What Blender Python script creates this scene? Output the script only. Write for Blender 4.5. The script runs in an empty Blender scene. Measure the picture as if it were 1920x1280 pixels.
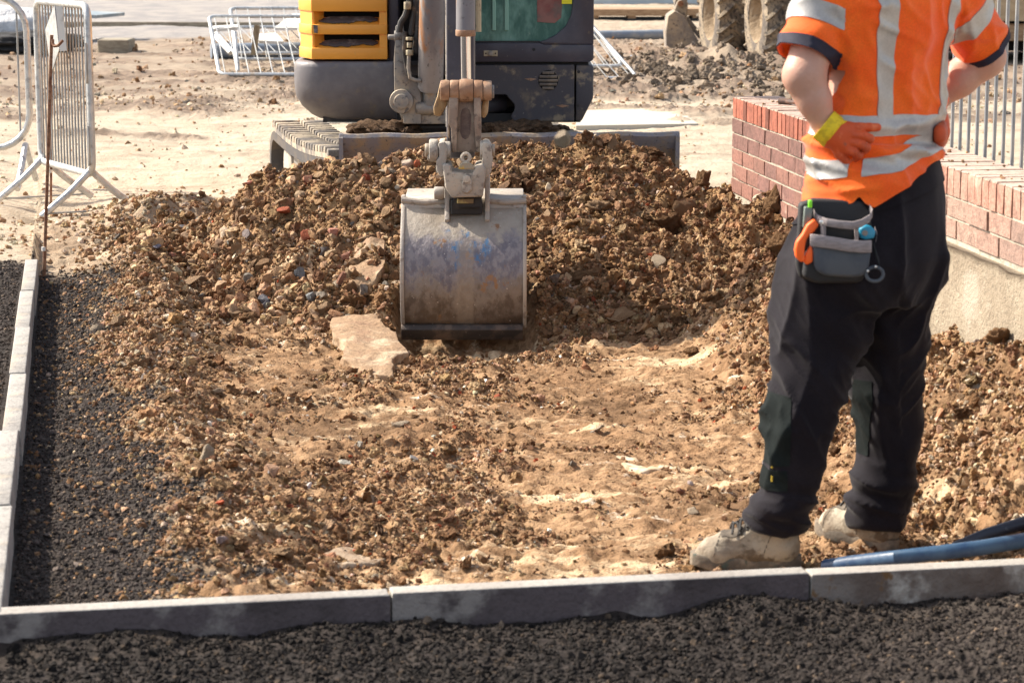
import bpy, bmesh, math, random
import numpy as np
from mathutils import Vector, Matrix, Euler
R = math.radians
scene = bpy.context.scene
COL = scene.collection
rnd = random.Random(7)

# ------------------------------------------------------------------ camera, sky, sun, exposure
PITCH, CAM_H, FPX = R(9.886), 1.5, 4533.0
cam_d = bpy.data.cameras.new('camera'); cam = bpy.data.objects.new('camera', cam_d); COL.objects.link(cam)
cam.location = (0, 0, CAM_H); cam.rotation_euler = (math.pi/2 - PITCH, 0, 0)
cam_d.sensor_width = 36; cam_d.lens = 85; cam_d.clip_start = .1; cam_d.clip_end = 2000
cam_d.dof.use_dof = True; cam_d.dof.focus_distance = 10.3; cam_d.dof.aperture_fstop = 8.5
scene.camera = cam
SUN_EL, SUN_AZ = R(41), (-.93, .37)          # direction towards the sun, on the ground
w = bpy.data.worlds.new('World'); scene.world = w; w.use_nodes = True
nt = w.node_tree; nt.nodes.clear()
sky = nt.nodes.new('ShaderNodeTexSky'); sky.sky_type = 'NISHITA'; sky.sun_disc = False
sky.sun_elevation = SUN_EL; sky.sun_rotation = math.atan2(SUN_AZ[0], SUN_AZ[1]); sky.dust_density = 2.0; sky.air_density = 1.0
bg = nt.nodes.new('ShaderNodeBackground'); bg.inputs[1].default_value = .12
wo = nt.nodes.new('ShaderNodeOutputWorld'); hs = nt.nodes.new('ShaderNodeHueSaturation'); hs.inputs['Saturation'].default_value = .55; nt.links.new(sky.outputs[0], hs.inputs['Color']); nt.links.new(hs.outputs[0], bg.inputs[0]); nt.links.new(bg.outputs[0], wo.inputs[0])
sl = bpy.data.lights.new('sun', 'SUN'); sl.energy = 4.6; sl.angle = R(.7); sl.color = (1, .90, .76)
so = bpy.data.objects.new('sun', sl); COL.objects.link(so)
sd = Vector((SUN_AZ[0]*math.cos(SUN_EL), SUN_AZ[1]*math.cos(SUN_EL), math.sin(SUN_EL)))
so.rotation_euler = sd.to_track_quat('Z', 'Y').to_euler(); so.location = (-6, 8, 9)
vs = scene.view_settings; vs.view_transform = 'Standard'; vs.look = 'None'; vs.gamma = 1; vs.exposure = 1.10
scene.render.engine = 'CYCLES'
scene.cycles.max_bounces = 6; scene.cycles.diffuse_bounces = 3; scene.cycles.glossy_bounces = 3; scene.cycles.transmission_bounces = 5
scene.cycles.use_denoising = True
scene.cycles.caustics_reflective = False; scene.cycles.caustics_refractive = False

# ------------------------------------------------------------------ small maths
def W(px, py, Y):
    """world point on the plane y=Y seen at a pixel of the 1920 px wide photograph (used to measure sizes)"""
    u = (px-960)/FPX; v = (640-py)/FPX
    dy = math.cos(PITCH)+v*math.sin(PITCH); dz = -math.sin(PITCH)+v*math.cos(PITCH)
    t = Y/dy
    return Vector((t*u, Y, CAM_H+t*dz))
def G(px, py, z=0):
    u = (px-960)/FPX; v = (640-py)/FPX
    dy = math.cos(PITCH)+v*math.sin(PITCH); dz = -math.sin(PITCH)+v*math.cos(PITCH)
    t = (z-CAM_H)/dz
    return Vector((t*u, t*dy, z))
def hash3(ix, iy, iz, seed):
    h = (ix.astype(np.int64)*374761393 + iy.astype(np.int64)*668265263 + iz.astype(np.int64)*2147483647 + seed*1274126177) & 0xffffffff
    h = ((h ^ (h >> 13))*1274126177) & 0xffffffff
    h = ((h ^ (h >> 16))*2246822519) & 0xffffffff
    return h ^ (h >> 15)
GR = np.array([(1,1,0),(-1,1,0),(1,-1,0),(-1,-1,0),(1,0,1),(-1,0,1),(1,0,-1),(-1,0,-1),(0,1,1),(0,-1,1),(0,1,-1),(0,-1,-1)], float)
def perlin(p, seed=0):
    p = np.asarray(p, float); i = np.floor(p).astype(np.int64); f = p-i
    u = f*f*f*(f*(f*6-15)+10); out = 0
    for dx in (0,1):
        wx = u[...,0] if dx else 1-u[...,0]
        for dy in (0,1):
            wy = u[...,1] if dy else 1-u[...,1]
            for dz in (0,1):
                wz = u[...,2] if dz else 1-u[...,2]
                g = GR[(hash3(i[...,0]+dx, i[...,1]+dy, i[...,2]+dz, seed) % 12)]
                out = out + wx*wy*wz*((f[...,0]-dx)*g[...,0]+(f[...,1]-dy)*g[...,1]+(f[...,2]-dz)*g[...,2])
    return out
def perlin2(x, y, s, seed=0):
    i = np.floor(x*s).astype(np.int64); j = np.floor(y*s).astype(np.int64); fx = x*s-i; fy = y*s-j
    u = fx*fx*fx*(fx*(fx*6-15)+10); v = fy*fy*fy*(fy*(fy*6-15)+10); out = 0; k = np.zeros_like(i)+seed*17
    for dx in (0,1):
        for dy in (0,1):
            a = hash3(i+dx, j+dy, k, seed)*(2*math.pi/4294967296.)
            out = out + (u if dx else 1-u)*(v if dy else 1-v)*((fx-dx)*np.cos(a)+(fy-dy)*np.sin(a))
    return out*1.4
def fbm2(x, y, s, o=4, seed=0, g=.5):
    t = 0; a = 1
    for k in range(o):
        t = t+a*perlin2(x, y, s*2.03**k, seed+k); a *= g
    return t
def sstep(a, b, x):
    t = np.clip((x-a)/(b-a), 0, 1); return t*t*(3-2*t)
def lerp(a, b, t): return a+(b-a)*t

# ------------------------------------------------------------------ object helpers
def link(o, parent=None):
    COL.objects.link(o)
    if parent is not None: o.parent = parent
    return o
def tag(o, label=None, cat=None, group=None, kind=None):
    if label: o['label'] = label
    if cat: o['category'] = cat
    if group: o['group'] = group
    if kind: o['kind'] = kind
    return o
def empty(name, loc, label=None, cat=None, group=None, rz=0):
    o = bpy.data.objects.new(name, None); o.location = loc; o.rotation_euler = (0,0,rz); o.empty_display_size = .1
    link(o); return tag(o, label, cat, group)
def origin_of(o):
    v = Vector((0,0,0))
    while o is not None:
        v += Vector(o.location); o = o.parent
    return v
def copy_tree(o, parent=None):
    c = o.copy(); COL.objects.link(c); c.parent = parent
    for ch in list(o.children): copy_tree(ch, c)
    return c
def mesh_obj(name, V, F, mat, parent=None, smooth=True, local=False, attrs=None, sharp=None, loc=None):
    """V (n,3), F (m,k) array of equal length faces"""
    V = np.asarray(V, float); F = np.asarray(F)
    if parent is not None and not local: V = V-np.array(origin_of(parent))
    if loc is not None: V = V-np.array(loc)
    me = bpy.data.meshes.new(name); n, k = F.shape
    me.vertices.add(len(V)); me.vertices.foreach_set('co', V.astype(np.float32).ravel())
    me.loops.add(n*k); me.loops.foreach_set('vertex_index', F.astype(np.int32).ravel())
    me.polygons.add(n); me.polygons.foreach_set('loop_start', (np.arange(n)*k).astype(np.int32))
    me.polygons.foreach_set('use_smooth', np.full(n, smooth))
    for an, av in (attrs or {}).items():
        av = np.asarray(av, np.float32)
        if av.ndim == 1:
            at = me.attributes.new(an, 'FLOAT', 'POINT'); at.data.foreach_set('value', av)
        else:
            if av.shape[1] == 3: av = np.hstack([av, np.ones((len(av),1), np.float32)])
            at = me.attributes.new(an, 'FLOAT_COLOR', 'POINT'); at.data.foreach_set('color', av.ravel())
    me.update(calc_edges=True)
    if sharp is not None: me.set_sharp_from_angle(angle=R(sharp))
    me.materials.append(mat)
    o = bpy.data.objects.new(name, me); link(o, parent)
    if loc is not None: o.location = loc
    return o
class MB:
    """collects shapes, builds ONE mesh object"""
    def __init__(s): s.bm = bmesh.new()
    def _add(s, t, bev=0, seg=1):
        if bev > 0:
            es = [e for e in t.edges if len(e.link_faces) == 2 and e.calc_face_angle(0) > R(25)]
            if es: bmesh.ops.bevel(t, geom=es, offset=bev, segments=seg, profile=.5, affect='EDGES', clamp_overlap=True)
        me = bpy.data.meshes.new('t'); t.to_mesh(me); t.free(); s.bm.from_mesh(me); bpy.data.meshes.remove(me); return s
    def box(s, c, size, rot=None, bev=0, seg=1):
        t = bmesh.new(); bmesh.ops.create_cube(t, size=1)
        m = Matrix.Translation(Vector(c)) @ (Euler(rot).to_matrix().to_4x4() if rot is not None else Matrix()) @ Matrix.Diagonal((*size, 1))
        bmesh.ops.transform(t, matrix=m, verts=t.verts); return s._add(t, bev, seg)
    def box2(s, a, b, bev=0, seg=1):
        a = Vector(a); b = Vector(b); return s.box((a+b)/2, [abs(q) for q in (b-a)], None, bev, seg)
    def bar(s, p, q, wd, ht, bev=0, up=(0,0,1)):
        p = Vector(p); q = Vector(q); d = (q-p); L = d.length; d.normalize(); x = d.cross(Vector(up))
        if x.length < 1e-4: x = d.cross(Vector((0,1,0)))
        x.normalize(); z = x.cross(d)
        m = Matrix((x, d, z)).transposed().to_4x4(); m.translation = (p+q)/2
        t = bmesh.new(); bmesh.ops.create_cube(t, size=1); bmesh.ops.transform(t, matrix=m @ Matrix.Diagonal((wd, L, ht, 1)), verts=t.verts); return s._add(t, bev)
    def cyl(s, p, q, r, r2=None, seg=16, bev=0, cap=True):
        p = Vector(p); q = Vector(q); d = q-p; t = bmesh.new()
        bmesh.ops.create_cone(t, cap_ends=cap, segments=seg, radius1=r, radius2=r if r2 is None else r2, depth=d.length)
        m = d.to_track_quat('Z', 'Y').to_matrix().to_4x4(); m.translation = (p+q)/2
        bmesh.ops.transform(t, matrix=m, verts=t.verts)
        return s._add(t, bev, 2)
    def tube(s, pts, r, seg=10, cap=True, radii=None, closed=False):
        pts = [Vector(p) for p in pts]; n = len(pts); t = bmesh.new(); rings = []; ref = None
        for i in range(n):
            if closed: d = pts[(i+1) % n]-pts[i-1]
            else: d = pts[min(i+1, n-1)]-pts[max(i-1, 0)]
            d.normalize()
            if ref is None: ref = d.orthogonal().normalized()
            ref = (ref-d*ref.dot(d))
            if ref.length < 1e-5: ref = d.orthogonal()
            ref.normalize(); b = d.cross(ref); rr = radii[i] if radii else r
            rings.append([t.verts.new(pts[i]+(ref*math.cos(2*math.pi*k/seg)+b*math.sin(2*math.pi*k/seg))*rr) for k in range(seg)])
        for i in range(n if closed else n-1):
            A, B = rings[i], rings[(i+1) % n]
            for k in range(seg): t.faces.new((A[k], A[(k+1) % seg], B[(k+1) % seg], B[k]))
        if cap and not closed: t.faces.new(rings[0][::-1]); t.faces.new(rings[-1])
        return s._add(t)
    def prism(s, poly, ax, a, b, bev=0, seg=1):
        """poly in the two other axes; extruded along ax from a to b"""
        t = bmesh.new()
        def P(p, h): 
            return {'x': (h, p[0], p[1]), 'y': (p[0], h, p[1]), 'z': (p[0], p[1], h)}[ax]
        A = [t.verts.new(P(p, a)) for p in poly]; B = [t.verts.new(P(p, b)) for p in poly]; n = len(poly)
        t.faces.new(A[::-1]); t.faces.new(B)
        for i in range(n): t.faces.new((A[i], A[(i+1) % n], B[(i+1) % n], B[i]))
        bmesh.ops.recalc_face_normals(t, faces=t.faces)
        return s._add(t, bev, seg)
    def lathe(s, prof, c, axis, seg=32):
        """prof list of (r, h) along axis"""
        t = bmesh.new(); rings = []
        for r, h in prof: rings.append([t.verts.new((max(r, 1e-4)*math.cos(2*math.pi*k/seg), max(r, 1e-4)*math.sin(2*math.pi*k/seg), h)) for k in range(seg)])
        for A, B in zip(rings, rings[1:]):
            for k in range(seg): t.faces.new((A[k], A[(k+1) % seg], B[(k+1) % seg], B[k]))
        m = Vector(axis).to_track_quat('Z', 'Y').to_matrix().to_4x4(); m.translation = Vector(c)
        bmesh.ops.transform(t, matrix=m, verts=t.verts); bmesh.ops.remove_doubles(t, verts=t.verts, dist=1e-4); bmesh.ops.recalc_face_normals(t, faces=t.faces)
        return s._add(t)
    def transform(s, m): bmesh.ops.transform(s.bm, matrix=m, verts=s.bm.verts); return s
    def build(s, name, mat, parent=None, local=False, sharp=35, label=None, loc=None):
        off = Vector((0,0,0))
        if parent is not None and not local: off = origin_of(parent)
        if loc is not None: off = off+Vector(loc)
        if off.length > 0: bmesh.ops.translate(s.bm, verts=s.bm.verts, vec=-off)
        me = bpy.data.meshes.new(name); s.bm.to_mesh(me); s.bm.free()
        me.polygons.foreach_set('use_smooth', [True]*len(me.polygons)); me.set_sharp_from_angle(angle=R(sharp))
        me.materials.append(mat); o = bpy.data.objects.new(name, me); link(o, parent)
        if loc is not None: o.location = loc
        if label: o['label'] = label
        return o

# ------------------------------------------------------------------ materials
def lin(c):
    return tuple((x/12.92 if x <= .04045 else ((x+.055)/1.055)**2.4) for x in [q/255. for q in c])
def M(name, col, rough=.6, metal=0., var=(), bump=None, attr=None, spec=.5, rvar=None, obj_coord=True):
    """col linear rgb. var: list of (scale, col2, lo, hi, detail, stretch). bump: list of (scale, distance, detail). attr: colour attribute multiplied in"""
    m = bpy.data.materials.new(name); m.use_nodes = True; nt = m.node_tree; N = nt.nodes; L = nt.links; N.clear()
    out = N.new('ShaderNodeOutputMaterial'); b = N.new('ShaderNodeBsdfPrincipled'); L.new(b.outputs[0], out.inputs[0])
    tc = N.new('ShaderNodeTexCoord'); co = tc.outputs['Object']
    def noise(scale, det=4, stretch=(1,1,1), off=0):
        mp = N.new('ShaderNodeMapping'); mp.inputs['Scale'].default_value = stretch; mp.inputs['Location'].default_value = (off, off*1.7, off*.3); L.new(co, mp.inputs[0])
        t = N.new('ShaderNodeTexNoise'); t.inputs['Scale'].default_value = scale; t.inputs['Detail'].default_value = det; t.inputs['Roughness'].default_value = .62
        L.new(mp.outputs[0], t.inputs['Vector']); return t.outputs[0]
    def mix(f, a, c, mode='MIX'):
        x = N.new('ShaderNodeMix'); x.data_type = 'RGBA'; x.blend_type = mode
        if hasattr(f, 'links'): L.new(f, x.inputs[0])
        else: x.inputs[0].default_value = f
        for s_, v in ((x.inputs[6], a), (x.inputs[7], c)):
            if hasattr(v, 'links'): L.new(v, s_)
            else: s_.default_value = (*v[:3], 1)
        return x.outputs[2]
    def ramp(v, lo, hi):
        r = N.new('ShaderNodeMapRange'); r.inputs[1].default_value = lo; r.inputs[2].default_value = hi; r.interpolation_type = 'SMOOTHSTEP'; L.new(v, r.inputs[0]); return r.outputs[0]
    c = None
    if attr:
        a = N.new('ShaderNodeAttribute'); a.attribute_name = attr; c = a.outputs[0]
    else:
        c = N.new('ShaderNodeRGB').outputs[0]; c.default_value = (*col, 1)
    for i, v in enumerate(var):
        sc, c2, lo, hi = v[:4]; det = v[4] if len(v) > 4 else 4; st = v[5] if len(v) > 5 else (1,1,1)
        f = ramp(noise(sc, det, st, i*3.1+1), lo, hi)
        if len(c2) == 2: c = mix(f, c, (c2[1],)*3 if not hasattr(c2[1], '__len__') else c2[1], 'MULTIPLY')
        else: c = mix(f, c, c2)
    L.new(c, b.inputs['Base Color'])
    b.inputs['Roughness'].default_value = rough; b.inputs['Metallic'].default_value = metal; b.inputs['Specular IOR Level'].default_value = spec
    if rvar: L.new(ramp_to(N, L, noise(rvar[0], 4), rvar[1], rvar[2]), b.inputs['Roughness'])
    if bump:
        h = None; prev = None
        for sc, dist, det in bump:
            bn = N.new('ShaderNodeBump'); bn.inputs['Distance'].default_value = dist; bn.inputs['Strength'].default_value = 1
            L.new(noise(sc, det, (1,1,1), 9.3), bn.inputs['Height'])
            if prev: L.new(prev, bn.inputs['Normal'])
            prev = bn.outputs[0]
        L.new(prev, b.inputs['Normal'])
    return m
def ramp_to(N, L, v, lo, hi):
    r = N.new('ShaderNodeMapRange'); r.inputs[1].default_value = .3; r.inputs[2].default_value = .7; r.inputs[3].default_value = lo; r.inputs[4].default_value = hi
    L.new(v, r.inputs[0]); return r.outputs[0]
# ------------------------------------------------------------------ the ground
KO = np.array([-1.13, 5.19]); E1 = np.array([.984, .176]); E2 = np.array([-.176, .984])   # the two kerb lines
def kuv(x, y): return (x-KO[0])*E1[0]+(y-KO[1])*E1[1], (x-KO[0])*E2[0]+(y-KO[1])*E2[1]
def kxy(u, v): return KO[0]+u*E1[0]+v*E2[0], KO[1]+u*E1[1]+v*E2[1]
W0 = np.array([1.016, 11.149]); WD = np.array([.1308, -.9914])                            # the brick wall's face
def wall_dist(x, y):
    # signed distance left of the wall face (positive = camera's left side)
    return -((x-W0[0])*(-WD[1]) - (y-W0[1])*(-WD[0]))
def bound(y): return np.interp(y, [4.8, 5.3, 5.7, 6.5, 7.6, 8.3, 9.7, 10.9, 11.6, 12.5], [-.60, -.64, -.70, -.90, -1.17, -1.40, -1.58, -1.76, -1.9, -2.2])
CX = [-1.9, -1.6, -1.43, -1.28, -1.16, -.95, -.80, -.55, -.30, -.12, .10, .30, .48, .60, .72, .82, .95, 1.10, 1.3, 1.6]
CZ = [.00, .02, .10, .20, .30, .36, .40, .42, .42, .43, .46, .49, .50, .47, .40, .34, .28, .27, .26, .2]
CY = [11.6, 11.6, 11.5, 11.4, 11.35, 11.3, 11.3, 11.3, 11.3, 11.3, 11.25, 11.2, 11.2, 11.2, 11.15, 11.0, 10.7, 10.35, 10.2, 10.]
BX = [-2.0, -1.6, -1.35, -1.0, -.75, -.5, -.2, .1, .4, .7, 1.0, 1.3]
BY = [11.4, 10.7, 10.2, 9.95, 9.85, 9.80, 9.75, 9.65, 9.6, 9.6, 9.7, 9.4]
def masks(x, y):
    u, v = kuv(x, y)
    n = fbm2(x, y, 3.0, 4, 11)*.10; n2 = fbm2(x, y, .9, 3, 21)
    inside = sstep(-.03, -.01, u)*sstep(-.03, -.01, v)
    soil = inside*sstep(-.05, .05, x-bound(y)+n*1.7)*(1-sstep(11.7, 12.3, y+n))
    soil = np.maximum(soil, (1-sstep(.0, .35, np.hypot((x+1.75)/.5, (y-11.7)/.7)-1+n*2))*.5)
    soil = soil*sstep(-.12, -.05, wall_dist(x, y))
    dark = (1-soil)*(1-sstep(10.75, 11.15, y+n*1.5+.25*(x+2)))
    dark = dark*(1-sstep(-.25, -.1, -wall_dist(x, y)))
    rough = sstep(18.5, 20.5, y+n2*3+.0*x)*(1-.75*sstep(30, 36, y+n2*4))
    rough = rough*(.55+.45*sstep(-.25, .25, n2+.15*perlin2(x, y, 2.2, 5)))
    return inside, soil, dark, rough
def height(x, y, fine=True):
    x = np.asarray(x, float); y = np.asarray(y, float)
    u, v = kuv(x, y); inside, soil, dark, rough = masks(x, y)
    wd = wall_dist(x, y)
    # general site level, lower gravel in front of the front kerb and left of the left one
    wid = .5*sstep(-.1, -.6, u); h = -.078*(1-sstep(-.035-wid, -.03+wid, v))*(1-sstep(11, 12, y))
    h = np.where((u < -.03) & (v > -.03), np.minimum(-.025-.03*(1-sstep(0, .5, -u)), h), h)
    h = h+(.045*np.clip(fbm2(x, y, 2.6, 3, 35)+.15, 0, 1)*np.exp(-((v+.07)/.10)**2)+.010*fbm2(x, y, 5, 3, 36))*(v < -.03)*(y < 11)
    far_in = sstep(11.0, 12.1, y)
    h = h + .035*fbm2(x, y, .5, 3, 31)*sstep(11.5, 13, y)
    # inside the kerbs: gravel strip, then the dug floor
    s = sstep(-.14, .14, x-bound(y)+.05*perlin2(x, y, 2.5, 3))
    strip = -.105+.035*sstep(.0, .5, u)
    floor = -.125-.03*sstep(0, .6, x-bound(y)) + .022*fbm2(x, y, 1.6, 3, 41)
    berm = (.05+.05*sstep(7.5, 9.5, y))*np.exp(-((x-bound(y)-.12)/.17)**2)*(.6+.8*np.clip(fbm2(x, y, 2.2, 3, 51)+.5, 0, 1))
    hin = lerp(strip, floor, s)+berm
    hin = lerp(hin, h*1., far_in*(1-0))
    h = np.where(inside > 0, lerp(h, hin, inside), h)
    # low spoil left of the heap
    h = h + .07*np.exp(-((x+1.75)/.35)**2-((y-12.2)/.55)**2)*np.clip(1+2*fbm2(x, y, 3, 3, 61), 0, 2)
    # bank of soil along the brick wall
    bw = .36*np.clip(1-np.clip(wd, 0, 9)/.62, 0, 1)**1.15*(1-sstep(10.6, 11.1, y))*sstep(4.2, 5.5, y)
    bw = bw*(1+.35*fbm2(x, y, 2.3, 3, 71))
    bw = bw*sstep(.02, .5, v); h = np.where(wd > 0, h+bw, h)
    # spoil heap
    cz = np.interp(x, CX, CZ); cy = np.interp(x, CX, CY); by = np.interp(x, BX, BY)
    t = np.clip((y-by)/(cy-by), 0, 1); front = -.16+(cz+.16)*(t**.9*(1-.12*np.sin(math.pi*t)))
    back = cz-(y-cy)*.85
    hp = np.where(y < cy, front, back)+.05*fbm2(x, y, 2.2, 3, 81)*sstep(0, .3, t)
    edge = sstep(-1.95, -1.45, x)
    hp = hp-.5*np.clip(1-np.hypot((x+.20)/.42, (y-9.62)/.30), 0, 1)*0
    hp = lerp(-.3, hp, edge)
    hp = np.where(wd > -.02, hp, -1)
    h = np.where((y > by) & (hp > h), hp, h)
    pit = sstep(1.25, .75, np.hypot((x+.17)/.36, (y-9.50)/.30)); h = h-.085*pit-.10*sstep(1.2, .8, np.maximum(np.abs(x+.2)/.27, np.abs(y-9.86)/.20))*(h > -.2)
    flat = sstep(.55, .25, np.hypot((x-.88)/1.1, y-6.12)); h = lerp(h, -.137, flat*(u > .05)*(v > .02))
    # hole and little mound under the barrier's feet, spoil further off
    h = h-.14*np.exp(-((x+2.42)/.22)**2-((y-12.95)/.32)**2)
    h = h+rough*(.03+.06*np.clip(fbm2(x, y, .9, 4, 91), -.5, 1))*(.3+.7*sstep(-1, 1, x))
    h = h+.13*np.exp(-((x-2.1)/.8)**2-((y-24.6)/1.6)**2)*np.clip(.7+1.5*fbm2(x, y, 1.6, 3, 95), 0.1, 2)
    if fine:
        near = 1-sstep(12.0, 14, y)
        cl = fbm2(x, y, 9, 4, 101, .55)
        rid = 1-np.abs(fbm2(x, y, 14, 3, 111, .6))*2
        sm = np.clip(sstep(-.25, .25, fbm2(x, y, .8, 2, 120)+.1), .25, 1)      # smeared smooth patches in the floor
        heap = sstep(0, .15, t)*(y > by)*(x > -1.7)
        bank = sstep(.02, .1, bw)*(wd > 0)
        amp = soil*near*(.010+.020*sm*.6+.022*heap+.02*bank)+dark*.006+(1-near)*rough*.022+(1-near)*.004
        h = h+amp*(cl*1.1+.35*rid)
        h = h+soil*near*(.007*np.clip(perlin2(x, y*1.5, 17, 132), -.3, 1)+.004*perlin2(x, y, 34, 133))
        h = h+.012*soil*sm*near*np.clip(perlin2(x, y*1.3, 26, 131), -.2, 1)
        h = h+(1-soil)*(1-dark)*(y < 20)*.008*np.clip(fbm2(x, y, 6, 4, 141), -1, 1)
    under = ((v > -.062) & (v < -.005) & (u > -.55) & (u < 3.9)) | ((u > -.058) & (u < -.002) & (v > -.06) & (v < 5.64))
    h = np.where(under, np.minimum(h, -.06), h)
    return h
def axis(pts):
    out = [pts[0][0]]
    for a, b, s0, s1 in [(p[0], q[0], p[1], q[1]) for p, q in zip(pts, pts[1:])]:
        x = a
        while True:
            t = (x-a)/(b-a); x = x+s0*(s1/s0)**t
            if x >= b-1e-6: break
            out.append(x)
        out.append(b)
    return np.array(out)
gx = axis([(-400, 90), (-60, 14), (-8, .7), (-3.2, .05), (-2.3, .013), (1.7, .013), (2.6, .05), (4, .08), (8, .7), (60, 14), (400, 90)])
gy = axis([(-60, 14), (2, .8), (4.6, .02), (5, .011), (11.8, .013), (14, .03), (20, .06), (30, .11), (50, .5), (120, 8), (600, 60)])
X, Y = np.meshgrid(gx, gy); Z = height(X.ravel(), Y.ravel())
nx, ny = len(gx), len(gy)
idx = np.arange(nx*ny).reshape(ny, nx)
GF = np.stack([idx[:-1,:-1].ravel(), idx[:-1,1:].ravel(), idx[1:,1:].ravel(), idx[1:,:-1].ravel()], 1)
ins, soil_m, dark_m, rough_m = masks(X.ravel(), Y.ravel())
asph = sstep(.0, .6, (Y.ravel()-27.5)*.5-(X.ravel()+4.6)*.9-1.2+.3*perlin2(X.ravel(), Y.ravel(), .5, 7))*(X.ravel() < -2)
moist = sstep(9.6, 10.2, Y.ravel())*soil_m*(sstep(.05, .2, Z))
def ground_material():
    m = bpy.data.materials.new('ground_soil'); m.use_nodes = True; nt = m.node_tree; N = nt.nodes; L = nt.links; N.clear()
    out = N.new('ShaderNodeOutputMaterial'); b = N.new('ShaderNodeBsdfPrincipled'); L.new(b.outputs[0], out.inputs[0])
    tc = N.new('ShaderNodeTexCoord').outputs['Object']
    def noise(s, d=5, st=(1,1,1), r=.62):
        mp = N.new('ShaderNodeMapping'); mp.inputs['Scale'].default_value = st; L.new(tc, mp.inputs[0])
        t = N.new('ShaderNodeTexNoise'); t.inputs['Scale'].default_value = s; t.inputs['Detail'].default_value = d; t.inputs['Roughness'].default_value = r; L.new(mp.outputs[0], t.inputs['Vector']); return t.outputs[0]
    def ramp(v, lo, hi):
        r = N.new('ShaderNodeMapRange'); r.inputs[1].default_value = lo; r.inputs[2].default_value = hi; r.interpolation_type = 'SMOOTHSTEP'; L.new(v, r.inputs[0]); return r.outputs[0]
    def mix(f, a, c):
        x = N.new('ShaderNodeMix'); x.data_type = 'RGBA'
        if hasattr(f, 'links'): L.new(f, x.inputs[0])
        else: x.inputs[0].default_value = f
        for s_, v in ((x.inputs[6], a), (x.inputs[7], c)):
            if hasattr(v, 'links'): L.new(v, s_)
            else: s_.default_value = (*v, 1)
        return x.outputs[2]
    def at(n):
        a = N.new('ShaderNodeAttribute'); a.attribute_name = n; return a.outputs['Fac']
    # pale dry compacted ground
    pale = mix(ramp(noise(2.2, 5), .38, .66), (.50,.42,.32), (.40,.325,.24))
    pale = mix(ramp(noise(1.1, 6, (.6,2.5,1), .7), .50, .66), pale, (.33,.26,.19))
    pale = mix(ramp(noise(38, 4), .55, .72), pale, (.36,.28,.20))
    pale = mix(ramp(noise(9, 4, (.5,2,1)), .60, .72), pale, (.34,.26,.185))
    # dug orange-brown subsoil with pale smeared chalky patches
    soil = mix(ramp(noise(3.1, 5), .35, .65), (.275,.158,.080), (.37,.232,.128))
    soil = mix(ramp(noise(26, 5), .45, .62), soil, (.175,.098,.048))
    soil = mix(ramp(noise(1.7, 5), .50, .66), soil, (.165,.095,.048))
    soil = mix(ramp(noise(2.0, 7, (.7,1.8,1), .74), .53, .63), soil, (.58,.43,.27))
    soil = mix(ramp(noise(6, 6, (.8,1.8,1), .72), .60, .68), soil, (.70,.60,.47))
    # dark fine gravel and tarmac dust
    dk = mix(ramp(noise(60, 4), .4, .62), (.018,.014,.012), (.040,.031,.027))
    dk = mix(ramp(noise(3, 4), .5, .7), dk, (.055,.041,.032)); dk = mix(at('dusty'), dk, (.10,.082,.068))  # last mix paints the sunlit lower right patch as paler gravel
    # trodden brown far ground
    rg = mix(ramp(noise(1.3, 5), .35, .62), (.30,.225,.165), (.175,.128,.095))
    rg = mix(ramp(noise(9, 4), .5, .66), rg, (.15,.108,.08))
    asp = mix(ramp(noise(2, 4), .4, .6), (.25,.235,.23), (.33,.30,.275))
    col = mix(at('rough'), pale, rg); col = mix(at('asphalt'), col, asp)
    col = mix(at('soil'), col, soil)
    col = mix(at('moist'), col, mix(ramp(noise(4, 5), .4, .62), (.24,.14,.065), (.34,.21,.105)))
    col = mix(at('dark'), col, dk)
    L.new(col, b.inputs['Base Color']); b.inputs['Roughness'].default_value = .93; b.inputs['Specular IOR Level'].default_value = .25
    prev = None
    for s_, dd in ((45, .012), (150, .005)):
        bn = N.new('ShaderNodeBump'); bn.inputs['Distance'].default_value = dd; L.new(noise(s_, 4), bn.inputs['Height'])
        if prev: L.new(prev, bn.inputs['Normal'])
        prev = bn.outputs[0]
    L.new(prev, b.inputs['Normal'])
    return m
ground = mesh_obj('ground', np.stack([X.ravel(), Y.ravel(), Z], 1), GF, ground_material(), attrs={'soil': soil_m, 'dark': dark_m, 'rough': rough_m, 'asphalt': asph, 'moist': moist, 'dusty': .7*sstep(1.7, 2.4, kuv(X.ravel(), Y.ravel())[0])*(kuv(X.ravel(), Y.ravel())[1] < -.1)})  # last attribute: sunlit patch at right before the kerb, painted into the ground colour
tag(ground, kind='structure')
from mathutils.bvhtree import BVHTree
def zg(x, y):
    return float(height(np.array([x]), np.array([y]))[0])

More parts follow.
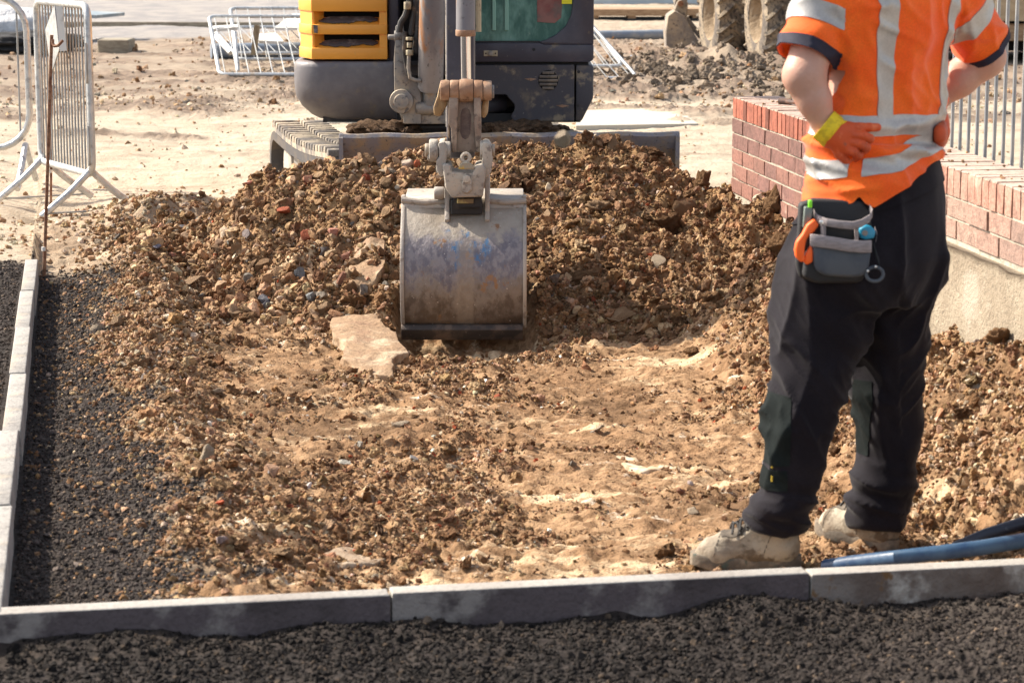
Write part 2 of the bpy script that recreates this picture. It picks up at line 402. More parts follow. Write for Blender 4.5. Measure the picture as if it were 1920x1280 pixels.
# ------------------------------------------------------------------ stones
def ico(sub):
    t = bmesh.new(); bmesh.ops.create_icosphere(t, subdivisions=sub, radius=1)
    V = np.array([v.co[:] for v in t.verts]); F = np.array([[v.index for v in f.verts] for f in t.faces]); t.free(); return V, F
ICO = {k: ico(k) for k in (1, 2, 3, 4)}
def rock_shape(sub, seed, cuts=9, flat=(1,1,1), rough=.12, clod=False):
    r = np.random.RandomState(seed); V, F = ICO[sub]; V = V.copy()
    for k in range(cuts):
        n = r.normal(size=3); n /= np.linalg.norm(n); d = r.uniform(.30, .70)
        s = V@n; over = np.clip(s-d, 0, None); V = V-np.outer(over*.96, n)
    V *= np.array(flat)*r.uniform(.8, 1.2, 3)
    nn = V/np.linalg.norm(V, axis=1)[:,None]
    if clod:
        V = V+nn*(.38*perlin(V*1.6+seed, seed)+.30*perlin(V*3.6+seed, seed+1)+.16*perlin(V*8, seed+2)+.08*perlin(V*17, seed+4))[:,None]
    else:
        V = V+nn*(rough*perlin(V*1.6+seed, seed)+rough*.35*perlin(V*5, seed+3))[:,None]
    V -= V.mean(0); V /= np.abs(V).max(); return V, F
def rand_rot(n, r, tilt=None):
    q = r.normal(size=(n,4)); q /= np.linalg.norm(q, axis=1)[:,None]
    if tilt is not None:
        a = r.uniform(0, 2*math.pi, n); t = r.normal(size=(n,2))*tilt
        q = np.stack([np.cos(a/2), t[:,0], t[:,1], np.sin(a/2)], 1); q /= np.linalg.norm(q, axis=1)[:,None]
    w_, x, y, z = q.T
    return np.stack([np.stack([1-2*(y*y+z*z), 2*(x*y-z*w_), 2*(x*z+y*w_)], 1), np.stack([2*(x*y+z*w_), 1-2*(x*x+z*z), 2*(y*z-x*w_)], 1), np.stack([2*(x*z-y*w_), 2*(y*z+x*w_), 1-2*(x*x+y*y)], 1)], 1)
def scatter(name, pos, size, cols, mat, shapes, seed=0, tilt=None, kind='stuff', squash=1., label=None, cat=None, smooth=False, sharp=None):
    r = np.random.RandomState(seed); n = len(pos); which = r.randint(0, len(shapes), n); rot = rand_rot(n, r, tilt)
    VV, FF, CC, base = [], [], [], 0
    for k, (V, F) in enumerate(shapes):
        i = np.where(which == k)[0]
        if not len(i): continue
        P = np.einsum('nij,vj->nvi', rot[i], V)*size[i][:,None,None]
        P[:,:,2] *= squash
        P = P+pos[i][:,None,:]
        f = F[None]+(np.arange(len(i))*len(V))[:,None,None]+base
        VV.append(P.reshape(-1,3)); FF.append(f.reshape(-1,3)); CC.append(np.repeat(cols[i], len(V), 0)); base += len(i)*len(V)
    o = mesh_obj(name, np.concatenate(VV), np.concatenate(FF), mat, smooth=smooth, attrs={'col': np.concatenate(CC)}, sharp=24 if smooth else None)
    if kind: o['kind'] = kind
    if label: o['label'] = label
    if cat: o['category'] = cat
    return o
STONE = M('stone', (1,1,1), .85, attr='col', var=[(30, ('m', .62), .45, .65, 5), (110, ('m', .75), .5, .66, 3), (14, (.33,.215,.12), .58, .72, 5)], bump=[(60, .008, 4), (200, .003, 3)], spec=.3)
CLOD = M('clod', (1,1,1), .95, attr='col', var=[(40, ('m', .55), .45, .62, 5), (9, ('m', 1.25), .5, .7, 3)], bump=[(50, .014, 5), (160, .006, 3)], spec=.2)
GRAV = M('gravel', (1,1,1), .9, attr='col', var=[(90, ('m', .6), .45, .62, 4)], spec=.2)
PAL = {'tan': (.44,.285,.165), 'pale': (.58,.46,.33), 'brown': (.305,.174,.088), 'dkbrown': (.18,.096,.047), 'red': (.36,.085,.035), 'pink': (.42,.20,.13), 'grey': (.21,.18,.155), 'bluegrey': (.16,.16,.175), 'white': (.74,.69,.6)}
def palette(names, probs, n, r, jit=.16):
    k = r.choice(len(names), n, p=np.array(probs)/sum(probs)); c = np.array([PAL[a] for a in names])[k]
    return c*(1+r.normal(size=(n,1))*jit).clip(.5, 1.6)*(1+r.normal(size=(n,3))*.04)
def sizes(n, lo, hi, r, a=2.2):
    u_ = r.uniform(size=n); return (lo**(1-a)+u_*(hi**(1-a)-lo**(1-a)))**(1/(1-a))
def pts(n, x0, x1, y0, y1, r, f=None):
    out = []; tot = 0
    while tot < n:
        x = r.uniform(x0, x1, n); y = r.uniform(y0, y1, n)
        k = np.abs(x) < .235*y+.25          # only ground the picture could show, with a margin to the sides
        if f is not None: k &= r.uniform(size=n) < f(x, y)
        out.append(np.stack([x[k], y[k]], 1)); tot += k.sum()
    p = np.concatenate(out)[:n]; return p[:,0], p[:,1]
r_ = np.random.RandomState(5)
SH1 = [rock_shape(1, 100+k, 5, rough=.2) for k in range(10)]
SH2 = [rock_shape(2, 200+k, 13, rough=.09) for k in range(16)]
SH2C = [rock_shape(3, 300+k, 5, clod=True) for k in range(12)]
SH1F = [rock_shape(1, 400+k, 5, flat=(1.2,1,.4), rough=.2) for k in range(8)]
SH3 = [rock_shape(3, 500+k, 11) for k in range(16)]
SH3C = [rock_shape(4, 600+k, 4, clod=True) for k in range(8)]
def soilf(x, y): return masks(x, y)[1]
def darkf(x, y): return masks(x, y)[2]
def heapf(x, y):
    by = np.interp(x, BX, BY); return np.where(y > by-.15, 1., 0.)*(wall_dist(x, y) > .0)*(x > -1.75)
def sink(x, y, s, k=.35): return np.stack([x, y, height(x, y)+s*k], 1)
# crumbs of soil all over the dug floor
def offkerb(x, y, s):
    u, v = kuv(x, y); return ~(((u > -.075-s) & (u < s+.004) & (v > -.2) & (v < 5.7)) | ((v > -.072-s) & (v < s-.002) & (u > -1)))
def nopit(x, y): return np.where(np.maximum(np.abs(x+.2)/.30, np.abs(y-9.84)/.24) < 1, 0., 1.)*np.where(np.hypot((x+.17)/.36, (y-9.50)/.30) < 1, .25, 1.)
def floorf(x, y):
    sm = sstep(-.25, .45, fbm2(x, y, .8, 2, 120)+.0+.7*perlin2(x, y*1.4, 3.4, 9)); return soilf(x, y)*(wall_dist(x, y) > 0)*(.05+.95*sm**1.5)*nopit(x, y)
def strew(name, n, box, f, lo, hi, al, names, probs, mat, shapes, seed, k=.3, tilt=None, jit=.18, cols=None, smooth=False):
    x, y = pts(n, *box, r_, f); s = sizes(n, lo, hi, r_, al); q = offkerb(x, y, s*.8); x, y, s = x[q], y[q], s[q]; n = len(x)
    c = palette(names, probs, n, r_, jit) if cols is None else cols(n)*gravel_shade(x, y)[:,None]
    scatter(name, sink(x, y, s, k), s, c, mat, shapes, seed, tilt=tilt, smooth=smooth)
FL = (-1.8, 1.9, 5.15, 10.3); HB = (-1.8, 1.4, 9.5, 12.0)
strew('soil_crumbs', 54000, FL, floorf, .0028, .012, 2.4, ['brown','tan','dkbrown','pale','white','red','grey'], [44,20,30,5,.9,1.2,.8], CLOD, SH1F+SH1[:4], 1, .2, .3, .16)
strew('soil_clods', 1900, FL, floorf, .010, .032, 3.0, ['brown','tan','dkbrown'], [42,20,32], CLOD, SH2C, 2, .1)
strew('floor_pebbles', 700, FL, floorf, .007, .022, 2.8, ['pale','tan','brown','white','pink','grey','red'], [18,40,30,4,3,4,2], STONE, SH2, 13, .1, smooth=True)
# the heap: small crumbs, stones and clods
strew('heap_crumbs', 60000, HB, lambda x, y: heapf(x, y)*nopit(x, y), .0035, .014, 2.3, ['brown','tan','dkbrown','pale','red','grey'], [50,22,26,2,.5,1], CLOD, SH1, 3, .35, None, .14)
def heaprock(x, y): return nopit(x, y)*heapf(x, y)*(.25+.75*(1-sstep(-.4, .4, x)))
def heapclod(x, y): return nopit(x, y)*heapf(x, y)*(.3+.7*sstep(-.5, .4, x))
strew('heap_stones', 3200, HB, heaprock, .011, .038, 2.4, ['brown','tan','dkbrown','pale','red','grey','bluegrey','pink'], [46,34,12,3,.8,3,.6,1], STONE, SH2, 4, .4, smooth=True)
strew('heap_clods', 2600, HB, heapclod, .013, .045, 2.7, ['brown','dkbrown','tan'], [42,36,16], CLOD, SH2C, 5, .25)
# berm along the gravel strip and along the wall
def bermf(x, y): return np.exp(-((x-bound(y)-.1)/.2)**2)*sstep(5.4, 9.5, y)*soilf(x, y)+.9*(1-sstep(.3, .6, wall_dist(x, y)))*(wall_dist(x, y) > 0.01)*(y < 10)*soilf(x, y)
strew('berm_stones', 1100, (-2.1, 1.9, 5.3, 11.9), bermf, .009, .030, 2.8, ['brown','tan','pale','dkbrown','red','grey'], [34,42,9,8,.6,2], STONE, SH2, 6, .3, smooth=True)
strew('berm_clods', 1900, (-2.1, 1.9, 5.3, 11.9), bermf, .009, .036, 2.6, ['brown','tan','dkbrown'], [44,34,14], CLOD, SH2C, 16, .2)
strew('berm_crumbs', 24000, (-2.1, 1.9, 5.3, 11.9), bermf, .004, .014, 2.4, ['brown','tan','pale','dkbrown'], [34,36,12,12], CLOD, SH1, 14, .35)
# dark gravel
def gd(x, y): return darkf(x, y)*np.clip(9/y**1.2, 0, 1)
def gravel_shade(x, y): u, v = kuv(x, y); return 1-.52*(1-sstep(1.3, 2.0, u+.5*perlin2(x, y, 1.5, 77)-1.2*(v+.5)))*sstep(-.02, -.06, v)+.35*sstep(1.7, 2.4, u)*(v < -.15)+.5*(v > -.02)  # shade at left and lit patch at right, painted into the gravel colour
def gcol(n): c = np.array([(.038,.030,.026)])*(1+r_.normal(size=(n,1))*.38).clip(.3, 2.6)*np.array([[1,1,1]]); c[r_.uniform(size=n) < .05] = (.14,.10,.07); return c
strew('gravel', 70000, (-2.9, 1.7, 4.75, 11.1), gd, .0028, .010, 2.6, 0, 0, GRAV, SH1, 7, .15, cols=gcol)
def spill(x, y): d_ = (bound(y)-x)-.6*fbm2(x, y, 3.0, 4, 11)*.1; u, v = kuv(x, y); return np.exp(-np.clip(d_, 0, 9)/.16)*(d_ > -.05)*(u > 0)*(v > 0)*(y < 11)
strew('spilled_soil', 5200, (-2.2, -.4, 5.2, 11), spill, .003, .015, 2.4, ['brown','tan','dkbrown','pale'], [44,30,18,4], CLOD, SH1, 17, .2)
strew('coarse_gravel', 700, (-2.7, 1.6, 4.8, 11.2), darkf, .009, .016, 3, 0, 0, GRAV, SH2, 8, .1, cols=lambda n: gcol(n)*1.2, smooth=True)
strew('left_spoil', 900, (-2.9, -1.1, 11, 14), lambda x, y: np.exp(-((x+1.75)/.30)**2-((y-12.0)/.5)**2)*(y > 11.2), .007, .032, 2.5, ['tan','pale','brown'], [46,22,34], CLOD, SH2C, 19, .15)
# pebbles on the pale ground, spoil beyond
n = 3400; x, y = pts(n, -4.5, 4.5, 11.2, 22, r_, lambda x, y: (1-soilf(x, y))*(1-darkf(x, y))*(.035+.9*np.exp(-((x+1.9)/.7)**2-((y-12)/.9)**2)+.10*(y > 19))*((wall_dist(x, y) > 0)|(y > 11.4)|(x > W0[0]+.4)))
s = sizes(n, .008, .03, r_, 3.2)
scatter('pebbles', sink(x, y, s, .15), s, palette(['tan','pale','brown'], [40,45,14], n, r_, .15), STONE, SH1, 9)
n = 1700; x, y = pts(n, -8, 8, 18.5, 31, r_, lambda x, y: masks(x, y)[3]*.22+np.exp(-((x-2.2)/.9)**2-((y-24.4)/1.7)**2))
s = sizes(n, .012, .05, r_, 2.8)
x2 = r_.normal(2.0, .75, 700); y2 = r_.normal(23.8, 1.3, 700); s2 = sizes(700, .025, .085, r_, 2.4)
scatter('far_spoil', sink(x2, y2, s2, .1), s2, np.tile([.22,.17,.125], (700,1))*(1+r_.normal(size=(700,1))*.2), CLOD, SH2C, 18)
scatter('far_clods', sink(x, y, s, .2), s, palette(['tan','brown','pale','grey'], [34,26,18,14], n, r_, .15), CLOD, SH2C, 10)
# ------------------------------------------------------------------ kerbs
KERB = M('kerb_concrete', (.33,.31,.285), .85, var=[(5, (.22,.205,.19), .45, .68, 5), (60, ('m', .72), .5, .68, 4), (2.6, (.40,.34,.27), .56, .66, 5), (11, (.17,.14,.12), .63, .72, 5)], bump=[(90, .004, 4), (14, .006, 3)])
KERBF = M('kerb_edging', (.34,.32,.29), .85, var=[(4, (.28,.25,.225), .42, .66, 5), (70, ('m', .8), .48, .66, 4)], bump=[(60, .003, 3)])
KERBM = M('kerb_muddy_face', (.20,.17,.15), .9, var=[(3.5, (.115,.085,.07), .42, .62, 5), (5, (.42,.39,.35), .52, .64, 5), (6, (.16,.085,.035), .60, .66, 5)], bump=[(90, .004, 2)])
KERBD = M('kerb_shaded_stained_face', (.098,.076,.078), .9, var=[(4, (.060,.046,.045), .42, .66, 5), (70, ('m', .8), .48, .66, 4), (3, (.24,.21,.19), .53, .62, 6), (7, (.11,.065,.035), .62, .70, 5)], bump=[(90, .004, 2)])  # front face: its shade painted in as darker concrete, with stains over it
def kerb_piece(u0, u1, v0, v1, zt, zb, mat, label, group, tilt=0, dims=None):
    (x0, y0) = kxy((u0+u1)/2, (v0+v1)/2)
    o = MB()
    L = (u1-u0, v1-v0)
    t = bmesh.new(); bmesh.ops.create_cube(t, size=1); bmesh.ops.scale(t, vec=(L[0], L[1], zt-zb), verts=t.verts)
    es = [e for e in t.edges if all(v.co.z > 0 for v in e.verts)]
    bmesh.ops.bevel(t, geom=es, offset=.006, segments=3, profile=.5, affect='EDGES')
    long = 0 if L[0] > L[1] else 1
    for k in range(0):           # cuts along its length, then small chips
        c = -L[long]/2+L[long]*k/14; no = (1,0,0) if long == 0 else (0,1,0); co = (c,0,0) if long == 0 else (0,c,0)
        bmesh.ops.bisect_plane(t, geom=t.verts[:]+t.edges[:]+t.faces[:], plane_co=co, plane_no=no)
    o._add(t)
    ob = o.build('kerb_stone', mat, sharp=50)
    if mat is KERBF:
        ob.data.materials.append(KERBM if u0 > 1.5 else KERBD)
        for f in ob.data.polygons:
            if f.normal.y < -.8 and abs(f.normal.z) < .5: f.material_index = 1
    ob.rotation_euler = (0, tilt*.0, math.atan2(E1[1], E1[0])); ob.location = (x0, y0, (zt+zb)/2)
    return tag(ob, label, 'kerb stone', group)
vs_ = [-.055, .945, 1.89, 2.83, 3.77, 4.70, 5.62]
lab = ['kerb stone at the near end of the left line, meeting the front kerb', 'kerb stone second from the near end of the left line, stepped at its far joint',
       'kerb stone third from the near end of the left line, its far half in sunlight', 'sunlit kerb stone fourth from the near end of the left kerb line',
       'kerb stone of the left line, last but one before its far end', 'kerb stone at the far end of the left line, beside the tall steel pin']
jit = [.002, -.003, .004, .001, -.002, .002]
for k in range(6):
    kerb_piece(-.06+jit[k], jit[k]-.004, vs_[k]+.003, vs_[k+1]-.003, .003+.003*(k % 2), -.16, KERB, lab[k], 'kerb stones of the left line')
us_ = [-.50, -.125, .86, 1.843, 2.82, 3.8]
lab = ['pale edging kerb at the left end of the front line', 'dark faced edging kerb of the front line, left of the first joint', 'edging kerb with a pale smear on its dimpled face, middle of the front line',
       'mud stained edging kerb in front of the boots and the blue pipe', 'edging kerb of the front line beyond the mud stained one']
jit = [0, .0, .003, -.002, .002]
for k in range(5):
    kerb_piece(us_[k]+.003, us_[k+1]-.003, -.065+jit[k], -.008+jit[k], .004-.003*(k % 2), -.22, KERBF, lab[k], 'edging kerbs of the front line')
# mud splashed on the kerb face: small raised cakes of mud, things anyone could scrape off -> kept as part of the soil
# ------------------------------------------------------------------ brick wall
BR = M('brick', (1,1,1), .85, attr='col', var=[(18, ('m', .72), .45, .65, 5), (120, ('m', .8), .45, .6, 3), (60, ('m', .8), .5, .62, 2), (3.5, (.52,.42,.33), .60, .72, 5)], bump=[(90, .004, 3)])
MORT = M('mortar', (.46,.40,.32), .95, var=[(30, ('m', .7), .45, .65, 4)], bump=[(120, .004, 3)])
REND = M('rough_render', (.36,.30,.22), .95, var=[(4, (.28,.225,.16), .4, .65, 5), (60, ('m', .7), .52, .66, 4), (2.2, (.40,.345,.27), .6, .7, 4)], bump=[(70, .010, 4), (220, .004, 3)])
wn = np.array([-.9914, -.1308])*1.0     # outward (towards the dug side)
wall_root = empty('brick_wall', (W0[0], W0[1], 0), 'low red brick wall with an upright brick coping, running past the worker', 'wall')
TH = .215; LEN = 6.4; ztop = .70
def wp(s, d, z):
    """s along the wall towards the camera, d depth behind its face"""
    return (W0[0]+WD[0]*s-wn[0]*d, W0[1]+WD[1]*s-wn[1]*d, z)
def wbox(V, F, C, s0, s1, d0, d1, z0, z1, c, r):
    b = len(V); j = r.normal(size=(8,3))*.0007; bev = .004
    pts8 = [(s0,d0,z0),(s1,d0,z0),(s1,d1,z0),(s0,d1,z0),(s0,d0,z1),(s1,d0,z1),(s1,d1,z1),(s0,d1,z1)]
    for k, p in enumerate(pts8): V.append(np.array(wp(*p))+j[k]); C.append(c)
    for f in ((3,2,1,0),(4,5,6,7),(0,1,5,4),(1,2,6,5),(2,3,7,6),(3,0,4,7)): F.append([b+q for q in f])
rr = np.random.RandomState(3); V, F, C = [], [], []
cap_h = .092; ch = .069
ns = int(LEN/.0715)
for k in range(ns):      # soldier coping on edge, full depth
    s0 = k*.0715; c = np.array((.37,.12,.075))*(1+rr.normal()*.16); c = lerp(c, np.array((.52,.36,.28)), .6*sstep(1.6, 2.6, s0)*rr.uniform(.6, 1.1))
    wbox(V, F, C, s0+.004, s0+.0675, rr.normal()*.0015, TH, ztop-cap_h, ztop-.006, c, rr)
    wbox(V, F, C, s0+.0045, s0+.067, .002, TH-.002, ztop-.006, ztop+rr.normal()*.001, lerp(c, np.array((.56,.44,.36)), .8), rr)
for row in range(9):
    zt = ztop-cap_h-.009-row*ch; off = .108 if row % 2 else 0
    s = -off
    while s < LEN:
        a, b_ = max(s, 0), min(s+.205, LEN)
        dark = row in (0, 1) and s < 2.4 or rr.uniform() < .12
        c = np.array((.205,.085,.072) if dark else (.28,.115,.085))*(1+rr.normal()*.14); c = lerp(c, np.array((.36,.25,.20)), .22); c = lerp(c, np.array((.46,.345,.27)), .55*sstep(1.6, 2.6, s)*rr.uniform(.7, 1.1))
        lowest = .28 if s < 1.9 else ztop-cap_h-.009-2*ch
        if b_-a > .03 and zt-ch > lowest-.06:
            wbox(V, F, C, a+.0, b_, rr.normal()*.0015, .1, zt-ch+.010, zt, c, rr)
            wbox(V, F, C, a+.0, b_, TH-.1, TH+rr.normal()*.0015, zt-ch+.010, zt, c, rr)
        s += .215
    # end face bricks
    if zt-ch > .2: wbox(V, F, C, -.004, .0, .105, .112, zt-ch+.010, zt, np.array((.34,.11,.07)), rr)
br = mesh_obj('brickwork', V, F, BR, wall_root, smooth=False, attrs={'col': np.array(C)})
m = MB()
def wprism(m, s0, s1, d0, d1, z0, z1):
    t = bmesh.new(); vs = [t.verts.new(wp(a, b, c)) for c in (z0, z1) for a, b in ((s0,d0),(s1,d0),(s1,d1),(s0,d1))]
    for f in ((3,2,1,0),(4,5,6,7),(0,1,5,4),(1,2,6,5),(2,3,7,6),(3,0,4,7)): t.faces.new([vs[q] for q in f])
    bmesh.ops.recalc_face_normals(t, faces=t.faces); m._add(t)
wprism(m, .003, LEN-.003, .006, TH-.006, .1, ztop-.005)
m.build('mortar', MORT, wall_root)
sx = np.linspace(1.95, LEN, 180); zz = np.linspace(-.35, .452, 34); SX, ZZ = np.meshgrid(sx, zz)
dd = -.022-.010*sstep(.42, .2, ZZ)+.006*fbm2(SX, ZZ, 5, 4, 5)
P = np.stack([W0[0]+WD[0]*SX.ravel()-wn[0]*dd.ravel(), W0[1]+WD[1]*SX.ravel()-wn[1]*dd.ravel(), (ZZ+.006*perlin2(SX, SX*0, 7, 3)*(ZZ > .4)).ravel()], 1)
ii = np.arange(P.shape[0]).reshape(ZZ.shape); FR = np.stack([ii[:-1,:-1].ravel(), ii[1:,:-1].ravel(), ii[1:,1:].ravel(), ii[:-1,1:].ravel()], 1)
top = np.stack([[wp(s, .01, .452) for s in sx]], 0)[0]; P2 = np.concatenate([P, top]); nT = len(sx); b0 = len(P)
FT = np.stack([ii[-1,:-1], np.arange(nT-1)+b0, np.arange(1, nT)+b0, ii[-1,1:]], 1)[:, ::-1]
mesh_obj('render_coat', P2, np.concatenate([FR, FT]), REND, wall_root)
m = MB(); wprism(m, .004, 1.97, .012, TH-.012, -.3, .30); wprism(m, 1.97, LEN-.01, .0, TH-.012, -.3, .4); m.build('footing', REND, wall_root)
# crumbs lying on the coping
n = 90; r = np.random.RandomState(8); ss = r.uniform(.2, 5, n); d_ = r.uniform(.01, .2, n)
pos = np.array([wp(a, b, ztop+.002) for a, b in zip(ss, d_)]); s = sizes(n, .003, .012, r, 2.4)
scatter('coping_crumbs', pos, s, palette(['brown','tan'], [1,1], n, r), CLOD, SH1, 12)
# hammer-like bar on the coping
m = MB(); a = W(1470, 186, 10.65); a.z = .714; b = Vector((a.x+.17, a.y-.25, .714)); m.tube([a, lerp(a, b, .5), b], .009, 8); m.cyl(a+Vector((-.02,.01,0)), a+Vector((.03,-.02,0)), .013)
tag(m.build('steel_bar', M('rusty_tool', (.16,.085,.06), .8, var=[(40, (.10,.07,.06), .4, .6)]), None), 'short rusty steel bar lying on the brick wall top beside the forearm', 'bar')
# ------------------------------------------------------------------ railing behind the wall
GALV = M('galvanised', (.50,.52,.53), .45, .55, var=[(7, (.62,.62,.60), .45, .6, 4), (30, (.36,.37,.38), .5, .65, 4), (4, (.50,.42,.33), .60, .7, 5)], bump=[(60, .001, 3)])
GALVD = M('galvanised_dull', (.27,.285,.30), .5, .5, var=[(12, (.36,.36,.35), .4, .6, 4)])
rail = empty('metal_railing', wp(2.2, TH+.06, 0), 'grey metal railing of thin upright bars standing behind the brick wall', 'railing')
def rp(s, z): return Vector(wp(s, TH+.055, z))
Y0 = 8.94; sA = (W0[1]-Y0)/.9914
s = sA-.094
k = 0
while s < 4.9:
    MB().cyl(rp(s, .12), rp(s, 1.95), .0065, seg=10).build('bar', GALVD, rail); s += .094; k += 1
MB().bar(rp(sA-.35, 1.95), rp(4.9, 1.95), .04, .02).build('top_rail', GALVD, rail)
MB().bar(rp(sA-.35, .11), rp(4.9, .11), .04, .02).build('bottom_rail', GALVD, rail)
for s in (sA-.155, 4.9): MB().box(rp(s, 1.0), (.045, .045, 2.02), (0,0,math.atan2(WD[1], WD[0])), .003).build('post', GALV, rail)

# ------------------------------------------------------------------ crowd barriers
def barrier(name, L, H, nb, label, group, feet=True, r=.019, zb=.22, cr=.10, hooks=True, brace=False):
    """stands along local x from 0 to L, z up"""
    root = empty(name, (0,0,0), label, 'barrier', group)
    def arc(cx, cz, a0, a1): return [(cx+cr*math.cos(R(a)), 0, cz+cr*math.sin(R(a))) for a in range(a0, a1+1, 15)]
    path = arc(L-cr, H-cr, 0, 90)+arc(cr, H-cr, 90, 180)+arc(cr, zb+cr*.5, 180, 181)[:1]
    path = arc(L-cr, H-cr, 0, 90)+arc(cr, H-cr, 90, 180)+arc(cr, zb+cr, 180, 270)+arc(L-cr, zb+cr, 270, 360)
    MB().tube(path, r, 12, closed=True).build('frame', GALV, root, local=True)
    m_r = .0055
    for i in range(nb):
        x = .055+(L-.11)*i/(nb-1)
        e = .0 if cr < x < L-cr else cr-math.sqrt(max(cr*cr-(cr-min(x, L-x))**2, 0))
        MB().cyl((x, 0, zb+e), (x, 0, H-e), m_r, seg=8).build('bar', GALVD, root, local=True)
    if feet:
        for x in (.03, L-.03):
            for sgn in (-1, 1):
                MB().tube([(x, 0, zb+.02), (x, sgn*.11, zb*.62), (x, sgn*.27, .015)], r*.95, 10).build('foot', GALV, root, local=True)
            if brace: MB().cyl((x, -.24, .03), (x, .24, .03), .005, seg=6).build('tie_rod', GALVD, root, local=True)
    if hooks:
        for z0 in (.40, .82):
            MB().tube([(L+.006, -.02, z0+.05), (L+.03, -.025, z0+.07), (L+.035, -.025, z0+.02), (L+.032, -.025, z0-.10), (L+.01, -.02, z0-.13)], .006, 8).build('hook', GALVD, root, local=True)
    return root
def plane_along(a, b):
    return math.atan2(b[1]-a[1], b[0]-a[0])
pa = G(80, 374); pb = G(176, 404)
b1 = barrier('crowd_barrier', (Vector((pa.x, pa.y))-Vector((pb.x, pb.y))).length, 1.08, 16, 'galvanised crowd barrier standing askew with a diamond sign plate tied to it', 'crowd barriers on the site', brace=True, cr=.07)
b1.location = (pa.x, pa.y, -.01); b1.rotation_euler = (0, 0, plane_along(pa, pb))
b2 = barrier('crowd_barrier', 2.3, 1.08, 12, 'galvanised barrier with big rounded corners, cut off by the left edge of the photo', 'crowd barriers on the site', cr=.20, r=.019, hooks=False)
b2.location = (-2.74-2.3, 13.75, 0); 
# sign plate and strap on the barrier
SIGNB = M('sign_back', (.40,.40,.385), .6, .1, var=[(6, (.30,.30,.30), .4, .6), (50, ('m', .8), .5, .6)])
c0 = W(100, 76, 12.75); q = .0
m = MB(); P4 = [W(103, 10, 12.62), W(86, 56, 12.75), W(97, 139, 12.72), W(112, 92, 12.50)]
t = bmesh.new(); nrm = (P4[1]-P4[0]).cross(P4[3]-P4[0]).normalized()*.003
A = [t.verts.new(p-nrm) for p in P4]; B = [t.verts.new(p+nrm) for p in P4]; t.faces.new(A); t.faces.new(B[::-1])
for i in range(4): t.faces.new((A[i], A[(i+1) % 4], B[(i+1) % 4], B[i]))
bmesh.ops.recalc_face_normals(t, faces=t.faces); m._add(t)
tag(m.build('sign_plate', SIGNB, None), 'bare grey back of a diamond sign tied to the crowd barrier', 'sign')
WHITE = M('dirty_white', (.68,.66,.61), .6, var=[(8, (.45,.42,.37), .5, .68, 5)])
m = MB(); m.bar(W(111, 12, 12.45), W(119, 96, 12.42), .035, .004, up=(0,1,0)); m.build('strap', WHITE, None)
tag(bpy.data.objects['strap'], 'narrow white board strip hanging beside the diamond sign plate', 'strip')
m = MB(); m.bar(W(74, 44, 13.2), W(76, 76, 13.2), .013, .004, up=(0,1,0)); tag(m.build('tape_end', WHITE, None), 'short white tape end hanging on the barrier left of the sign plate', 'tape')
# rusty pins
RUST = M('rust', (.20,.085,.045), .85, var=[(25, (.30,.16,.09), .4, .6, 5), (70, ('m', .6), .5, .6)], bump=[(90, .002, 3)])
p0 = G(81, 484, -.02); top = W(97, 66, p0.y-.05)
m = MB(); m.tube([p0-Vector((0,0,.1)), lerp(p0, top, .5)+Vector((.004,0,0)), top], .0078, 8); root = empty('steel_pin', p0, 'tall rusty steel pin with a side hook at the far end of the left kerb', 'pin', 'rusty steel pins')
m.build('rod', RUST, root)
h = [W(99, 74, top.y-.01), W(99, 82, top.y-.01), W(102, 87, top.y-.02), W(109, 86, top.y-.03), W(118, 76, top.y-.03)]
MB().tube(h, .007, 8).build('hook', RUST, root)
MB().cyl(W(82, 470, p0.y-.01), W(82, 463, p0.y-.01), .010).build('tape_band', WHITE, root)
p1 = G(94, 393, -.05); t1 = W(97, 160, p1.y)
root = empty('steel_pin', p1, 'shorter rusty steel pin behind the tall one, in front of the crowd barrier', 'pin', 'rusty steel pins')
MB().tube([p1-Vector((0,0,.1)), t1], .0068, 8).build('rod', RUST, root)
MB().tube([W(97, 183, p1.y-.01), W(99, 178, p1.y-.02), W(101, 171, p1.y-.02)], .006, 8).build('hook', RUST, root)
MB().cyl(W(95, 324, p1.y-.005), W(95, 318, p1.y-.005), .010).build('tape_band', WHITE, root)

# ------------------------------------------------------------------ blue pipe by the boots
BLUE = M('blue_pipe', (.012,.040,.10), .42, var=[(30, (.07,.10,.14), .56, .66, 5), (9, (.04,.085,.15), .4, .6)], bump=[(80, .001, 3)])
NAVY = M('dark_pipe', (.012,.016,.030), .45, var=[(30, (.08,.09,.11), .6, .7, 5)])
def on(px, py, z): return G(px, py, z)
pp = [(1548, 1062), (1600, 1054), (1680, 1045), (1760, 1036), (1840, 1026), (1925, 1012), (2100, 985)]
m = MB(); m.tube([on(a, b, -.10+.07*sstep(1540, 1680, a)+.03*sstep(1680, 1900, a)) for a, b in pp], .019, 14); tag(m.build('water_pipe', BLUE), 'glossy blue plastic pipe lying along the kerb behind the boots', 'pipe')
m = MB(); m.tube([on(1790, 1028, -.07), on(1850, 1002, -.03), on(1925, 978, .0), on(2080, 930, 0)], .017, 12); tag(m.build('cable_duct', NAVY), 'dark navy pipe rising beside the blue pipe at the right edge', 'pipe')
